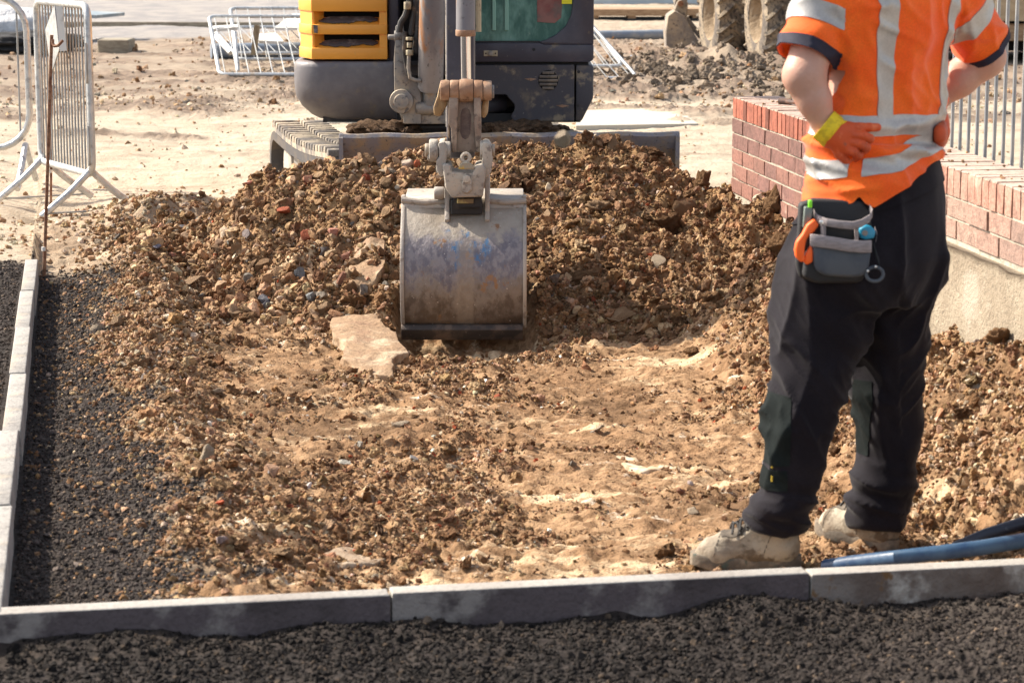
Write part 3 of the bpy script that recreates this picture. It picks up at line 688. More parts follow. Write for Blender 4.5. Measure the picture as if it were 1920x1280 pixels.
# ------------------------------------------------------------------ background things
def lying(px0, px1, py, D, z0, tilt, label, L=2.3, H=1.1, nb=22, yaw=0, cr=.07):
    r = barrier('crowd_barrier', L, H, nb, label, 'fallen barriers behind the excavator', feet=False, hooks=False, zb=0, cr=cr)
    p = G(px0, py, 0); r.location = (p.x, p.y, z0); r.rotation_euler = (tilt, 0, yaw); return r
f1 = lying(412, 0, 150, 0, .05, -R(58), 'fallen barrier leaning back, nearest of the stack left of the excavator', L=2.5, H=1.16)
f2 = lying(444, 0, 134, 0, .12, -R(67), 'fallen barrier behind the nearest one of the stack left of the excavator', L=2.5, H=1.2, nb=20)
f3 = lying(440, 0, 118, 0, .10, -R(78), 'fallen barrier lying nearly flat at the back of the stack left of the excavator', L=2.6, H=1.1, nb=20, yaw=R(5))
for f in (f1, f2, f3): f.scale = (1, 1, 1)
# mirrored shear of the end tubes comes from the lean and a turn
f1.rotation_euler = (-R(64), 0, R(0)); f1.location.x += 0
# feet of the upturned barriers
for i, (a, b, D) in enumerate([((440, 62), (446, 135), 24.6), ((402, 68), (432, 100), 25.2)]):
    m = MB(); A = W(*a, D); B = W(*b, D-.5); m.cyl(A, B, .022)
    tag(m.build('barrier_foot', GALV), ['loose pale steel tube leaning in the fallen barriers, ending in an open tip', 'short pale steel tube bent behind the leaning tube in the fallen barriers'][i], 'steel tube')
def plate(pxs, D, label, mat, th=.02, name='board'):
    P = [W(x, y, d) for (x, y), d in zip(pxs, D)]
    t = bmesh.new(); A = [t.verts.new(p) for p in P]; B = [t.verts.new(p-Vector((0,0,th))) for p in P]; n = len(P)
    t.faces.new(A); t.faces.new(B[::-1])
    for i in range(n): t.faces.new((A[i], A[(i+1) % n], B[(i+1) % n], B[i]))
    bmesh.ops.recalc_face_normals(t, faces=t.faces); m = MB(); m._add(t)
    return tag(m.build(name, mat), label, 'board')
plate([(398, 55), (398, 49), (446, 46), (446, 51)], [24, 24.2, 24.2, 24], 'small white board on the fallen barriers, beside the leaning tube', WHITE, .03)
plate([(472, 64), (485, 76), (532, 78), (518, 62)], [25, 24.4, 24.4, 25], 'white board with a red tint lying over the fallen barriers', WHITE, .03)
plate([(515, 52), (548, 26), (600, 26), (600, 52)], [26, 28, 28, 26], 'large white panel lying behind the fallen barriers, cut off by the excavator', WHITE, .03)
m = MB(); m.box(W(479, 76, 24.3), (.06, .02, .30), (0, R(8), 0)); tag(m.build('wooden_stake', M('old_wood', (.34,.27,.17), .9, var=[(14, (.24,.18,.11), .4, .6, 4, (4,1,1))])), 'short wooden stake standing in the fallen barriers', 'stake')
# fallen barriers right of the excavator
f4 = barrier('crowd_barrier', 2.5, 1.16, 22, 'fallen barrier right of the excavator, its slanting end nearest the camera', 'fallen barriers behind the excavator', feet=False, hooks=False, zb=0, cr=.07)
a = G(1196, 153); f4.location = (a.x-2.5, a.y, .03); f4.rotation_euler = (-R(52), 0, 0)
f5 = barrier('crowd_barrier', 2.5, 1.2, 22, 'fallen barrier right of the excavator, lying just behind the nearer one', 'fallen barriers behind the excavator', feet=False, hooks=False, zb=0, cr=.07)
a = G(1190, 139); f5.location = (a.x-2.62, a.y, .08); f5.rotation_euler = (-R(55), 0, -R(1))
def shear(o, k):          # bent frames: their ends lean over as in a parallelogram
    for c in o.children:
        me = c.data
        for v in me.vertices: v.co.x -= k*v.co.z
for o, k in ((f1, .19), (f2, .15), (f3, .25), (f4, .55), (f5, .45)): shear(o, k)
# pipes
GPIPE = M('grey_blue_pipe', (.18,.22,.28), .5, var=[(6, (.30,.31,.32), .45, .65, 4)])
def pipe(a, b, r, label, socket=False):
    root = empty('drain_pipe', a, label, 'pipe', 'grey pipes on the ground')
    m = MB(); m.cyl(a, b, r, seg=24); m.build('barrel', GPIPE, root)
    if socket:
        d = (Vector(b)-Vector(a)).normalized(); MB().cyl(Vector(b)-d*.22, Vector(b)+d*.002, r*1.13, seg=24, bev=.006).build('socket', GPIPE, root)
    return root
b = G(1290, 76); a = G(1090, 80); pipe((a.x-.4, a.y, .07), (b.x, b.y, .075), .065, 'long blue grey pipe with a socket end pointing at the small digger bucket', True)
a = G(396, 112); b = G(600, 112); pipe((a.x, a.y, .09), (b.x, b.y+.3, .09), .085, 'blue grey pipe lying behind the fallen barriers left of the excavator')
a = G(1160, 112); b = G(1247, 131); pipe((a.x, a.y, .04), (b.x, b.y, .04), .035, 'thin grey pipe on the ground behind the fallen barrier on the right')
# flat boards on the ground
BOARD = M('chalky_board', (.45,.42,.36), .8, var=[(3, (.50,.44,.34), .45, .65, 5), (40, ('m', .8), .55, .7)])
P = [G(1080, 243), G(1308, 239), G(1268, 209), G(1080, 214)]
for i, (pl, lb) in enumerate([(P, 'pale flat board lying on the dry ground beyond the right end of the dozer blade'), ([G(613, 237), G(720, 236), G(720, 222), G(616, 224)], 'pale board on the ground seen under the counterweight')]):
    t = bmesh.new(); A = [t.verts.new(p+Vector((0,0,.028))) for p in pl]; B = [t.verts.new(p-Vector((0,0,.02))) for p in pl]
    t.faces.new(A[::-1]); t.faces.new(B)
    for q_ in range(4): t.faces.new((A[q_], A[(q_+1) % 4], B[(q_+1) % 4], B[q_]))
    bmesh.ops.recalc_face_normals(t, faces=t.faces); m = MB(); m._add(t); tag(m.build('board', BOARD), lb, 'board')
# white site cabin wall and pallets far off
CAB = M('cabin_paint', (.55,.60,.62), .6, var=[(2, (.48,.53,.55), .4, .6)]); DARK = M('dark_void', (.02,.02,.022), .9); WOOD = M('pallet_wood', (.36,.24,.14), .9, var=[(9, (.26,.16,.09), .4, .62, 4, (1,1,5))])
D = 44.; a = W(1075, 18, D); b = W(1480, 16, D)
cb = empty('site_cabin', (a.x+2, D+1.2, 0), 'pale grey site cabin far behind the excavator cab', 'cabin')
m = MB(); m.box2((a.x, D, a.z), (b.x, D+2.5, a.z+2.5), .03); m.build('wall', CAB, cb)
m = MB(); m.box2((a.x-.02, D-.02, a.z-.10), (b.x+.02, D+2.52, a.z-.0), 0); m.build('floor_frame', DARK, cb)
for xx in (a.x+.4, (a.x+b.x)/2, b.x-.4): MB().box2((xx-.15, D+.2, -.1), (xx+.15, D+2.2, a.z-.1)).build('footing_block', DARK, cb)
for i, (x0, x1, y, lb) in enumerate([(1108, 1262, 30, 'wooden pallet under the site cabin, left of the small digger bucket'), (1262, 1350, 31, 'wooden pallet partly hidden behind the dumper wheel')]):
    D = 37.+i*.2; A = W(x0, 22, D); B = W(x1, 36, D); root = empty('wooden_pallet', (A.x, D, 0), lb, 'pallet', 'pallets by the site cabin')
    z1 = max(A.z, .16); 
    MB().box2((A.x, D, z1-.10), (B.x, D+.8, z1)).build('deck', WOOD, root)
    nb = max(2, int((B.x-A.x)/.55))
    for k in range(nb+1):
        xx = A.x+.06+(B.x-A.x-.12)*k/nb; MB().box2((xx-.06, D+.02, .02), (xx+.06, D+.78, z1-.10)).build('block', WOOD, root)
    MB().box2((A.x, D, -.03), (B.x, D+.8, .02)).build('bottom_board', DARK, root)
# timber box left, dumped things
OLDW = M('grey_timber', (.30,.26,.19), .9, var=[(8, (.22,.18,.13), .4, .6, 4, (1,1,4))])
a = G(183, 100); b = G(244, 99); m = MB(); m.box2((a.x, a.y, -.02), (b.x, a.y+.5, .15), .01); tag(m.build('timber_block', OLDW), 'weathered timber block lying on the rough ground behind the crowd barrier', 'timber')
a = G(235, 49.5); b = G(560, 52); m = MB(); m.bar((a.x-4, a.y, .03), (b.x+1, b.y, .03), .10, .08); tag(m.build('timber_rail', OLDW), 'long thin timber lying across the far rough ground', 'timber')
PANEL = M('blue_grey_panel', (.22,.27,.30), .6, .2, var=[(3, (.34,.36,.36), .4, .6)])
A = W(80, 14, 31); B = W(222, 26, 31); m = MB(); m.bar((A.x-1.5, 31, A.z+.02), (B.x, 30.4, B.z), .9, .04); tag(m.build('fence_panel', PANEL), 'blue grey fence panel lying on its stack at the far left', 'panel')
m = MB(); m.bar(W(60, 60, 30), W(84, 8, 31), .05, .05); tag(m.build('prop_tube', PANEL), 'slanting grey prop under the far fence panel', 'tube')
BAG = M('white_bag', (.62,.62,.62), .7, var=[(5, (.50,.50,.51), .4, .6)], bump=[(14, .03, 4)])
V, F = ICO[4]; q = V*np.array([.62,.45,.26]); q = q*(1+.16*perlin(V*2.1, 4)+.05*perlin(V*7, 5))[:,None]; c = W(18, 52, 29); q = q+np.array([c.x-.1, 29, max(c.z, .2)])
tag(mesh_obj('rubble_bag', q, F, BAG), 'bulging white bag lying behind the barriers at the far left', 'bag')
V, F = ICO[4]; q = V*np.array([.7,.4,.13]); q = q*(1+.4*perlin(V*3.1, 14)+.2*perlin(V*9, 15))[:,None]; c = G(25, 100); q = q+np.array([c.x, c.y+.3, .10])
tag(mesh_obj('tarpaulin', q, F, DARK), 'dark crumpled sheeting on the ground below the white bag', 'sheeting')
a = G(125, 9); b = G(60, 0)
# ------------------------------------------------------------------ small digger bucket and dumper
STEEL = M('muddy_steel', (.22,.19,.165), .75, .2, var=[(5, (.36,.29,.21), .42, .62, 5), (25, (.12,.10,.09), .55, .7, 4)], bump=[(30, .01, 4)])
D = 28.2
root = empty('digger_bucket', W(1290, 92, D), 'muddy digging bucket on a thin arm, standing by the grey pipe end', 'digger bucket')
P_ = lambda x, y: (W(x, y, D).x, W(x, y, D).z)
MB().prism([P_(1250, 96), P_(1248, 60), P_(1252, 30), P_(1266, 20), P_(1284, 30), P_(1300, 60), P_(1318, 92), P_(1322, 98)], 'y', D, D+.45, .01).build('shell', STEEL, root)
MB().prism([P_(1262, 30), P_(1272, 3), P_(1282, -2), P_(1292, 6), P_(1290, 32), P_(1280, 40)], 'y', D+.14, D+.30, .01).build('ear', STEEL, root)
MB().cyl((P_(1277, 8)[0], D+.1, P_(1277, 8)[1]), (P_(1277, 8)[0], D+.34, P_(1277, 8)[1]), .035).build('pin', RUST, root)
MB().bar(W(1286, 34, D+.1), W(1314, 70, D+.1), .05, .06).build('tipping_link', STEEL, root)
MB().bar((P_(1280, 5)[0], D+.22, P_(1280, 5)[1]), (P_(1262, -90)[0], D+.9, P_(1262, -90)[1]), .14, .16, .01).build('arm', STEEL, root)
TYRE = M('muddy_tyre', (.12,.10,.085), .9, var=[(5, (.30,.24,.17), .38, .56, 5), (30, (.05,.045,.04), .5, .65, 4)], bump=[(40, .006, 4)])
RIM = M('muddy_rim', (.33,.25,.165), .9, var=[(4, (.22,.16,.10), .4, .6, 5), (30, ('m', .75), .5, .65)], bump=[(20, .02, 4)])
DY = M('dumper_yellow', (.55,.30,.04), .55, var=[(3, (.40,.26,.10), .5, .65, 5)])
dump = empty('site_dumper', (3.1, 27.3, 0), 'muddy site dumper with chunky tyres, mostly hidden behind the worker', 'dumper')
ax = Vector((.985, .17, 0)).normalized(); fw = Vector((.17, -.985, 0)).normalized()
Mx = Matrix((ax, fw, Vector((0,0,1)))).transposed().to_4x4()      # local x = axle, y = forward, z up
def wheel(c, rad, wd):
    root = bpy.data.objects.new('wheel', None); link(root, dump); root.location = Vector(c)-origin_of(dump)
    m = MB(); h = wd/2; prof = [(rad*.50, -h*.72), (rad*.56, -h*.95), (rad*.80, -h), (rad*.92, -h*.92), (rad*.955, -h*.7), (rad*.955, h*.7), (rad*.92, h*.92), (rad*.80, h), (rad*.56, h*.95), (rad*.50, h*.72)]
    m.lathe(prof, (0,0,0), (1,0,0), 48)
    nl = 18
    for k in range(nl):
        for sd_ in (-1, 1):
            a0 = 2*math.pi*(k+(.5 if sd_ > 0 else 0))/nl; pr = []
            for t_ in np.linspace(0, 1, 6):
                a = a0+t_*.30; x = sd_*h*(1.0-t_*1.0); rr_ = rad*(.90 if t_ == 0 else .975)
                pr.append(Vector((x, math.cos(a)*rr_, math.sin(a)*rr_)))
            m.tube(pr, rad*.055, 4)
    m.transform(Matrix.Translation(Vector(c)) @ Mx); m.build('tyre', TYRE, root, sharp=40)
    m = MB(); m.lathe([(.001, -h*.25), (rad*.2, -h*.25), (rad*.24, -h*.30), (rad*.38, -h*.35), (rad*.44, -h*.6), (rad*.49, -h*.8), (rad*.525, -h*.9), (rad*.525, h*.6), (.001, h*.5)], (0,0,0), (1,0,0), 40)
    for k in range(8): a = 2*math.pi*k/8; m.cyl((-h*.36, math.cos(a)*rad*.34, math.sin(a)*rad*.34), (-h*.29, math.cos(a)*rad*.34, math.sin(a)*rad*.34), rad*.03, seg=6)
    m.transform(Matrix.Translation(Vector(c)) @ Mx); m.build('rim', RIM, root)
    return root
cR = [(2.40, 27.7, .42), (2.83, 26.7, .44)]
for c in cR: wheel(c, .52, .36)
for c in cR: wheel((c[0]+ax.x*1.15, c[1]+ax.y*1.15, c[2]), .48, .42)
cc = Vector(((cR[0][0]+cR[1][0])/2, (cR[0][1]+cR[1][1])/2, .62))+ax*.57
m = MB(); m.box((0,0,0), (.55, 2.6, .28), None, .03); m.transform(Matrix.Translation(cc) @ Mx); m.build('chassis', STEEL, dump)
m = MB(); m.prism([(-1.5, .18), (-.1, .14), (0, .9), (-1.75, .95)], 'x', -.62, .62, .03); m.transform(Matrix.Translation(cc) @ Mx); m.build('engine_cover', DY, dump)
m = MB(); m.prism([(.15, .25), (1.2, .16), (1.7, .95), (.1, .95)], 'x', -.8, .8, .03); m.transform(Matrix.Translation(cc) @ Mx); m.build('skip', DY, dump)
# timber sided trailer seen between the railing bars
D = 25.5; A = W(1770, 40, D); B = W(1980, 78, D)
TIM = M('plywood', (.46,.35,.22), .85, var=[(3, (.38,.28,.17), .4, .62, 4, (1,1,3)), (30, ('m', .75), .58, .7, 4)])
root = empty('trailer', ((A.x+B.x)/2, D+1, 0), 'wooden sided trailer standing beyond the railing bars', 'trailer')
for k in range(4):
    x0 = A.x+(B.x+1-A.x)*k/4; x1 = A.x+(B.x+1-A.x)*(k+1)/4-.01; MB().box2((x0, D, A.z), (x1, D+.03, A.z+1.1)).build('side_board', TIM, root)
MB().box2((A.x, D+.04, A.z), (B.x+1, D+2, A.z+.05)).build('bed', TIM, root)
MB().box2((A.x+.05, D+.05, B.z), (B.x+1, D+.13, A.z-.03), .01).build('side_beam', WOOD, root)
for xx in (A.x+.5, B.x+.4): 
    m = MB(); m.lathe([(.1, -.1), (.20, -.1), (.25, -.08), (.25, .08), (.20, .1), (.1, .1)], (xx, D+.4, .25), (0,1,0)); m.build('wheel', DARK, root)
MB().box2((A.x+.1, D+.5, .12), (B.x+.9, D+1.8, A.z-.02)).build('chassis', DARK, root)
# ------------------------------------------------------------------ the mini excavator
PLUM = M('dark_plum_paint', (.050,.046,.062), .42, .0, var=[(4, (.075,.070,.088), .42, .66, 5), (16, (.16,.125,.085), .60, .74, 6), (90, (.30,.27,.23), .70, .78, 3)], rvar=(9, .32, .62), bump=[(60, .0006, 3)])
PLUMD = M('dusty_plum_paint', (.052,.048,.058), .55, .0, var=[(3.5, (.17,.13,.09), .46, .62, 6), (11, (.25,.195,.13), .56, .68, 6), (80, (.32,.28,.24), .68, .76, 3)], bump=[(40, .001, 4)])
CW = M('counterweight_paint', (.135,.125,.135), .5, .0, var=[(5, (.18,.168,.172), .42, .62, 4), (7, (.24,.195,.135), .54, .70, 6), (70, (.34,.31,.28), .70, .78, 3)], bump=[(40, .0015, 4)])
YEL = M('yellow_paint', (.93,.42,.060), .38, var=[(2.5, (.87,.37,.05), .4, .65, 4), (40, (.66,.36,.10), .66, .74, 4)])
BLK = M('black_rubbery', (.012,.012,.014), .6, var=[(12, (.05,.04,.035), .55, .7, 5)])
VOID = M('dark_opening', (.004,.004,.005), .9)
PEEL = M('peeled_foam', (.11,.095,.095), .9, var=[(14, (.30,.27,.26), .5, .68, 5)])
CHROME = M('chrome', (.78,.76,.76), .12, 1.0)
STL = M('worn_steel', (.24,.225,.21), .6, .35, var=[(8, (.40,.33,.25), .42, .62, 6), (40, (.13,.115,.105), .55, .68, 4), (14, (.30,.14,.06), .64, .74, 5)], bump=[(50, .002, 5)])
RSTL = M('brown_rusty_steel', (.30,.17,.10), .6, .25, var=[(10, (.42,.28,.19), .42, .62, 6), (26, (.17,.095,.065), .55, .68, 4)], bump=[(60, .002, 4)])
CYLM = M('rusty_barrel_paint', (.17,.16,.17), .5, .1, var=[(4, (.33,.31,.30), .42, .60, 6, (1,1,.35)), (5, (.36,.17,.08), .54, .66, 6, (2,2,.4)), (50, (.09,.08,.08), .6, .72, 4)], bump=[(50, .001, 4)])
DUST = M('dusted_steel', (.38,.345,.30), .8, .15, var=[(7, (.50,.44,.36), .42, .62, 5), (34, (.22,.19,.165), .52, .68, 5)], bump=[(60, .003, 5)])
GLASS = M('cab_glass', (.06,.15,.125), .08, .0, var=[(7, (.17,.33,.28), .40, .66, 6, (1.5,1.5,.7)), (26, (.36,.46,.40), .62, .76, 6, (1,1,.35))], spec=.6)
TRK = M('dusty_rubber_track', (.15,.135,.125), .85, var=[(7, (.42,.355,.27), .42, .60, 5), (50, (.12,.105,.095), .55, .7, 4)], bump=[(60, .003, 4)])
TRKIN = M('track_inner', (.055,.052,.055), .7, var=[(9, (.10,.08,.065), .45, .62, 5)])

ex = empty('excavator', (-.36, 13.1, 0), 'yellow and dark grey mini excavator with its bucket resting in the dug ground', 'excavator')
YF = 12.42                                         # front of the house
def X(px, Y, py=120): return W(px, py, Y).x
def Zp(py, Y): return W(960, py, Y).z
def rr2(x0, z0, x1, z1, r, n=6, corners=(1,1,1,1)):
    """rounded rectangle, corners: bl, br, tr, tl radius factors"""
    out = []
    for (cx, cz, a0, k) in ((x0, z0, 180, corners[0]), (x1, z0, 270, corners[1]), (x1, z1, 0, corners[2]), (x0, z1, 90, corners[3])):
        q = r*k
        if q <= 1e-5: out.append((cx, cz)); continue
        ox = cx+(q if cx == x0 else -q); oz = cz+(q if cz == z0 else -q)
        for i in range(n+1): a = R(a0+90*i/n); out.append((ox+q*math.cos(a), oz+q*math.sin(a)))
    return out
# --- counterweight half (left) : rounded tub, smaller below
def tub(name, mat, x0, x1, y0, y1, prof, rc, parent, label=None):
    """stack of rounded plans; prof list of (z, inset); rc = plan corner radius"""
    rings = []; 
    for z, ins in prof:
        r = max(rc-ins*.3, .03); P = []
        for (cx, cy, a0) in ((x0+ins, y0+ins, 180), (x1, y0+ins*.9, 270), (x1, y1, 0), (x0+ins, y1, 90)):
            k = r if cx < x1-.01 else .02
            ox = cx+(k if cx < x1-.01 else -k); oy = cy+(k if cy < (y0+y1)/2 else -k)
            for i in range(9): a = R(a0+90*i/8); P.append((ox+k*math.cos(a), oy+k*math.sin(a), z))
        rings.append(P)
    n = len(rings[0]); V = [p for q in rings for p in q]; t = bmesh.new(); vs = [t.verts.new(v) for v in V]
    for j in range(len(rings)-1):
        for i in range(n): t.faces.new((vs[j*n+i], vs[j*n+(i+1) % n], vs[(j+1)*n+(i+1) % n], vs[(j+1)*n+i]))
    t.faces.new([vs[i] for i in range(n)][::-1]); t.faces.new([vs[(len(rings)-1)*n+i] for i in range(n)])
    bmesh.ops.recalc_face_normals(t, faces=t.faces); m = MB(); m._add(t); o = m.build(name, mat, parent, sharp=50)
    if label: o['label'] = label
    return o
zt = Zp(116, YF); zb = Zp(224, YF+.1)
x0 = X(553, YF+.2); x1 = X(742, YF)
tub('counterweight', CW, x0, x1, YF-.02, YF+1.55, [(zb-.0, .12), (zb+.02, .085), (zb+.07, .035), (zb+.12, .008), (zb+.18, 0), (zt-.03, 0), (zt-.012, .004), (zt, .014), (zt+.001, .03)], .17, ex)
# plum inner floor under the body
MB().box2((x0+.15, YF+.1, zb-.015), (X(1090, YF), YF+1.5, zb+.03)).build('belly_plate', BLK, ex)
# --- yellow engine side cover with chamfered corner and two louvre slots
yt = zt+.012; ytop = 1.62
xa = X(562, YF+.16); xb = X(585, YF); xc = X(727, YF)
def cover_band(m, z0, z1, out=0.0):
    m.prism([(xa-out*.4, YF+.20), (xb-.0, YF-out), (xc, YF-out), (xc, YF+.10), (xb+.02, YF+.10), (xa+.05, YF+.22), (xa+.05, YF+1.4), (xa-out*.4, YF+1.4)], 'z', z0, z1, .006, 2)
m = MB()
zs = [Zp(y, YF) for y in (115, 90, 65, 46, 22, 2)]
cover_band(m, yt, zs[1], .012); cover_band(m, zs[2], zs[3], .012); cover_band(m, zs[4], zs[4]+.085, .012)
cover_band(m, zs[4]+.15, zs[4]+.24, .012); cover_band(m, zs[4]+.30, ytop, .012)
# right hand uprights closing the slots, recessed slope at their left
for a, b in ((zs[1], zs[2]), (zs[3], zs[4]), (zs[4]+.085, zs[4]+.15), (zs[4]+.24, zs[4]+.30)):
    m.box2((X(712, YF), YF-.002, a-.002), (xc-.002, YF+.08, b+.002))
    m.prism([(xa+.002, YF+.205), (xb+.003, YF+.006), (X(590, YF), YF+.006), (X(606, YF), YF+.075), (X(606, YF), YF+.1), (xa+.05, YF+.22), (xa+.05, YF+1.39), (xa+.002, YF+1.39)], 'z', a-.002, b+.002)
    # sloping sill, peeled foam lips
    lo, hi = a, b
    sill = [(YF+.001, lo-.004), (YF+.085, lo+(hi-lo)*.50), (YF+.085, lo-.004)]
    m.prism(sill, 'x', X(594, YF), X(713, YF))
m.prism([(xa+.01, YF+.21), (xb+.01, YF+.01), (xc-.01, YF+.01), (xc-.01, YF+1.39), (xa+.01, YF+1.39)], 'z', ytop, ytop+.03, .01)
m.build('engine_cover', YEL, ex, sharp=28)
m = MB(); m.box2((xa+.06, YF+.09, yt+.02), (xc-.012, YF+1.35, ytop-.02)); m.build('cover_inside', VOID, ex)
for k, (a, b) in enumerate(((zs[1], zs[2]), (zs[3], zs[4]))):
    r = np.random.RandomState(k); xs = np.linspace(X(596, YF), X(708, YF), 26); t = bmesh.new(); lo = []; hi = []
    for i, x in enumerate(xs):
        f = i/25; e = (.0 if k == 0 else (.0 if i < 24 else .4)); env = math.sin(min(1, f*4)*math.pi/2)*(1 if f < .9 else (1-f)*10*.6+.4)
        h0 = .06+.16*(1-env)+.10*(f > .55)*(1+.4*math.sin(f*19))+r.uniform(0, .07); h1 = .72+r.uniform(0, .05)-.35*(1-env)
        def PP(h): yy = YF-.004+.086*min(max((h-.0)/.5*.5, 0), 1); return (x, yy-.004, a+(b-a)*h)
        lo.append(t.verts.new((x, YF-.004+.086*h0/.5*.98-.002, a+(b-a)*h0-.001+.002))); hi.append(t.verts.new((x, YF+.072, a+(b-a)*h1*.78)))
    for i in range(25): t.faces.new((lo[i], lo[i+1], hi[i+1], hi[i]))
    ex_ = bmesh.ops.extrude_face_region(t, geom=t.faces[:]); bmesh.ops.translate(t, verts=[v for v in ex_['geom'] if isinstance(v, bmesh.types.BMVert)], vec=(0,.012,-.004))
    bmesh.ops.recalc_face_normals(t, faces=t.faces); mm = MB(); mm._add(t); mm.build('foam_lip', PEEL, ex)
# small peeled patch
MB().prism([(X(589, YF), zs[3]-.002), (X(597, YF), zs[3]-.006), (X(597, YF), zs[2]+.006), (X(590, YF), zs[2]+.01)], 'y', YF-.0125-.003, YF-.008).build('worn_patch', PEEL, ex)
# plum upright between cover and boom
MB().box2((X(728, YF), YF+.03, zt-.01), (X(748, YF), YF+1.2, 1.7), .012, 2).build('side_column', PLUM, ex)
MB().box2((X(748, YF), YF+.35, zb+.05), (X(905, YF), YF+1.3, 1.7), .01).build('rear_bulkhead', BLK, ex)

# --- right lower body with bevelled corner, swing cylinder opening, round vent
zr0 = Zp(228, YF); zr1 = Zp(122, YF); xr0 = X(892, YF); xr1 = X(1113, YF)
ox0, ox1, oz0, oz1 = X(905, YF), X(965, YF), Zp(218, YF), Zp(178, YF)
m = MB()
V = lambda px, py: (X(px, YF), Zp(py, YF))
m.prism([V(886, 122), V(1077, 122), V(1077, 228), V(963, 228), (ox1-.02, oz0), (ox1, oz0+.03), (ox1, oz1-.05), (ox1-.045, oz1), (ox0-.06, oz1)], 'y', YF, YF+.06, .004)
m.box2((X(760, YF), YF+.10, zr1-.06), (xr1-.02, YF+1.4, zr1-.005))
m.box2((ox1+.01, YF+.06, zr0+.004), (X(1076, YF), YF+1.38, zr1-.07))
m.build('lower_panel', PLUMD, ex)
m = MB(); m.prism([V(1080, 122), V(1113, 124), V(1113, 184), V(1091, 228), V(1080, 228)], 'y', YF+.002, YF+1.4, .010, 2); m.build('corner_panel', PLUMD, ex)
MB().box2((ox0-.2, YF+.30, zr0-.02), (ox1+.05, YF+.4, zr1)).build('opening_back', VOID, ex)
m = MB(); m.cyl((X(895, YF), YF+.10, (oz0+oz1)/2-.01), (X(944, YF), YF+.17, (oz0+oz1)/2), .047, seg=24, bev=.01); m.cyl((X(915, YF), YF+.12, (oz0+oz1)/2-.01), (X(958, YF), YF+.22, (oz0+oz1)/2), .032, seg=20); m.build('swing_cylinder', PLUMD, ex)
vx, vz = X(1028, YF), Zp(151, YF)
m = MB(); m.cyl((vx, YF-.001, vz), (vx, YF+.004, vz), .052, seg=28); m.build('round_vent_hole', VOID, ex)
vent = M('vent_slats', (.15,.125,.105), .7, var=[(20, (.25,.2,.15), .45, .6)])
for k in range(5):
    z = vz+(k-2)*.0195; hw = math.sqrt(max(.049**2-(z-vz)**2, 0)); MB().box((vx, YF-.004, z), (2*hw, .012, .0125), (R(18), 0, 0), .002).build('vent_slat', vent, ex)
for (px, py, wd_) in ((995, 149, 24), (1055, 199, 26)):
    MB().prism([(X(px-wd_/2, YF), Zp(py-1, YF)), (X(px, YF), Zp(py+3, YF)), (X(px+wd_/2, YF), Zp(py-.5, YF)), (X(px, YF), Zp(py-2.5, YF))], 'y', YF-.0015, YF+.002).build('scratched_notch', RSTL, ex)
# --- cab front
zc0 = Zp(117, YF); 
m = MB(); m.prism([V(880, 81), V(1012, 81), V(1020, 84), V(1106, 84), V(1113, 84), V(1113, 112), V(1106, 117), V(880, 117)], 'y', YF+.0, YF+.08, .006, 2)
m.build('cab_sill', PLUM, ex)
m = MB(); m.box2((X(760, YF), YF+.05, zr1-.004), (X(1104, YF), YF+1.2, zc0+.003)); m.build('cab_gap', BLK, ex)
# cab frame: right pillar with the curved lower corner, left pillar, roof
zcab = 2.42
def zpx(py): return Zp(py, YF)
cor = [(X(1010, YF), zpx(79)), (X(1022, YF), zpx(76)), (X(1042, YF), zpx(66)), (X(1060, YF), zpx(50)), (X(1070, YF), zpx(30)), (X(1074, YF), zpx(5)), (X(1074, YF), 2.3)]
m = MB(); m.prism(cor+[(X(1113, YF), 2.3), (X(1113, YF), zpx(84)), (X(1020, YF), zpx(84))], 'y', YF+.004, YF+.07, .006, 2)
m.box2((X(1098, YF), YF+.01, zpx(82)), (X(1113, YF), YF+1.35, 2.3), .02, 2)
m.box2((X(800, YF), YF+.01, zpx(84)), (X(826, YF), YF+1.35, 2.3), .02, 2)
m.box2((X(800, YF), YF+1.25, zpx(84)), (X(1113, YF), YF+1.35, zpx(84)+.55), .02, 2)
m.box2((X(798, YF), YF-.01, 2.28), (X(1115, YF), YF+1.38, zcab), .04, 3)
m.build('cab_frame', PLUM, ex)
m = MB(); m.prism([(X(826, YF), zpx(80)), (X(1012, YF), zpx(80))]+[(x, z) for x, z in cor[1:-1]]+[(X(1074, YF), 2.29), (X(826, YF), 2.29)], 'y', YF+.020, YF+.026); m.build('windscreen', GLASS, ex)
MB().box2((X(880, YF), YF+.008, zpx(80)), (X(1012, YF), YF+.03, zpx(77.4))).build('screen_seal', BLK, ex)
LEV = M('pale_green_lever', (.22,.42,.34), .4)
for a, b in ((926, 929), (949, 953)): MB().box2((X(a-3.2, YF), YF+.010, zpx(58)), (X(b+.8, YF), YF+.019, 1.62), .003).build('wiper_bar', LEV, ex)
REDC = M('red_cloth', (.20,.05,.045), .6, var=[(14, (.10,.09,.08), .45, .62, 6), (5, (.26,.12,.10), .4, .6)])
m = MB(); m.prism([(X(1007, YF), zpx(42)), (X(1040, YF), zpx(44)), (X(1052, YF), zpx(34)), (X(1056, YF), zpx(-20)), (X(1007, YF), zpx(-20))], 'y', YF+.0165, YF+.0195); m.build('red_sheet', REDC, ex)
MB().box2((X(1053, YF), YF+.012, zpx(8)), (X(1072, YF), YF+.019, zpx(-14))).build('yellow_sticker', M('yellow_sticker', (.80,.72,.02), .5), ex)
LATCH = M('latch', (.42,.35,.24), .6, .2, var=[(30, (.25,.2,.14), .5, .65)])
lp = ex; m = MB(); m.box2((X(907, YF), YF-.006, zpx(106)), (X(933, YF), YF+.002, zpx(95)), .002); l_ = m.build('latch_plate', LATCH, ex)
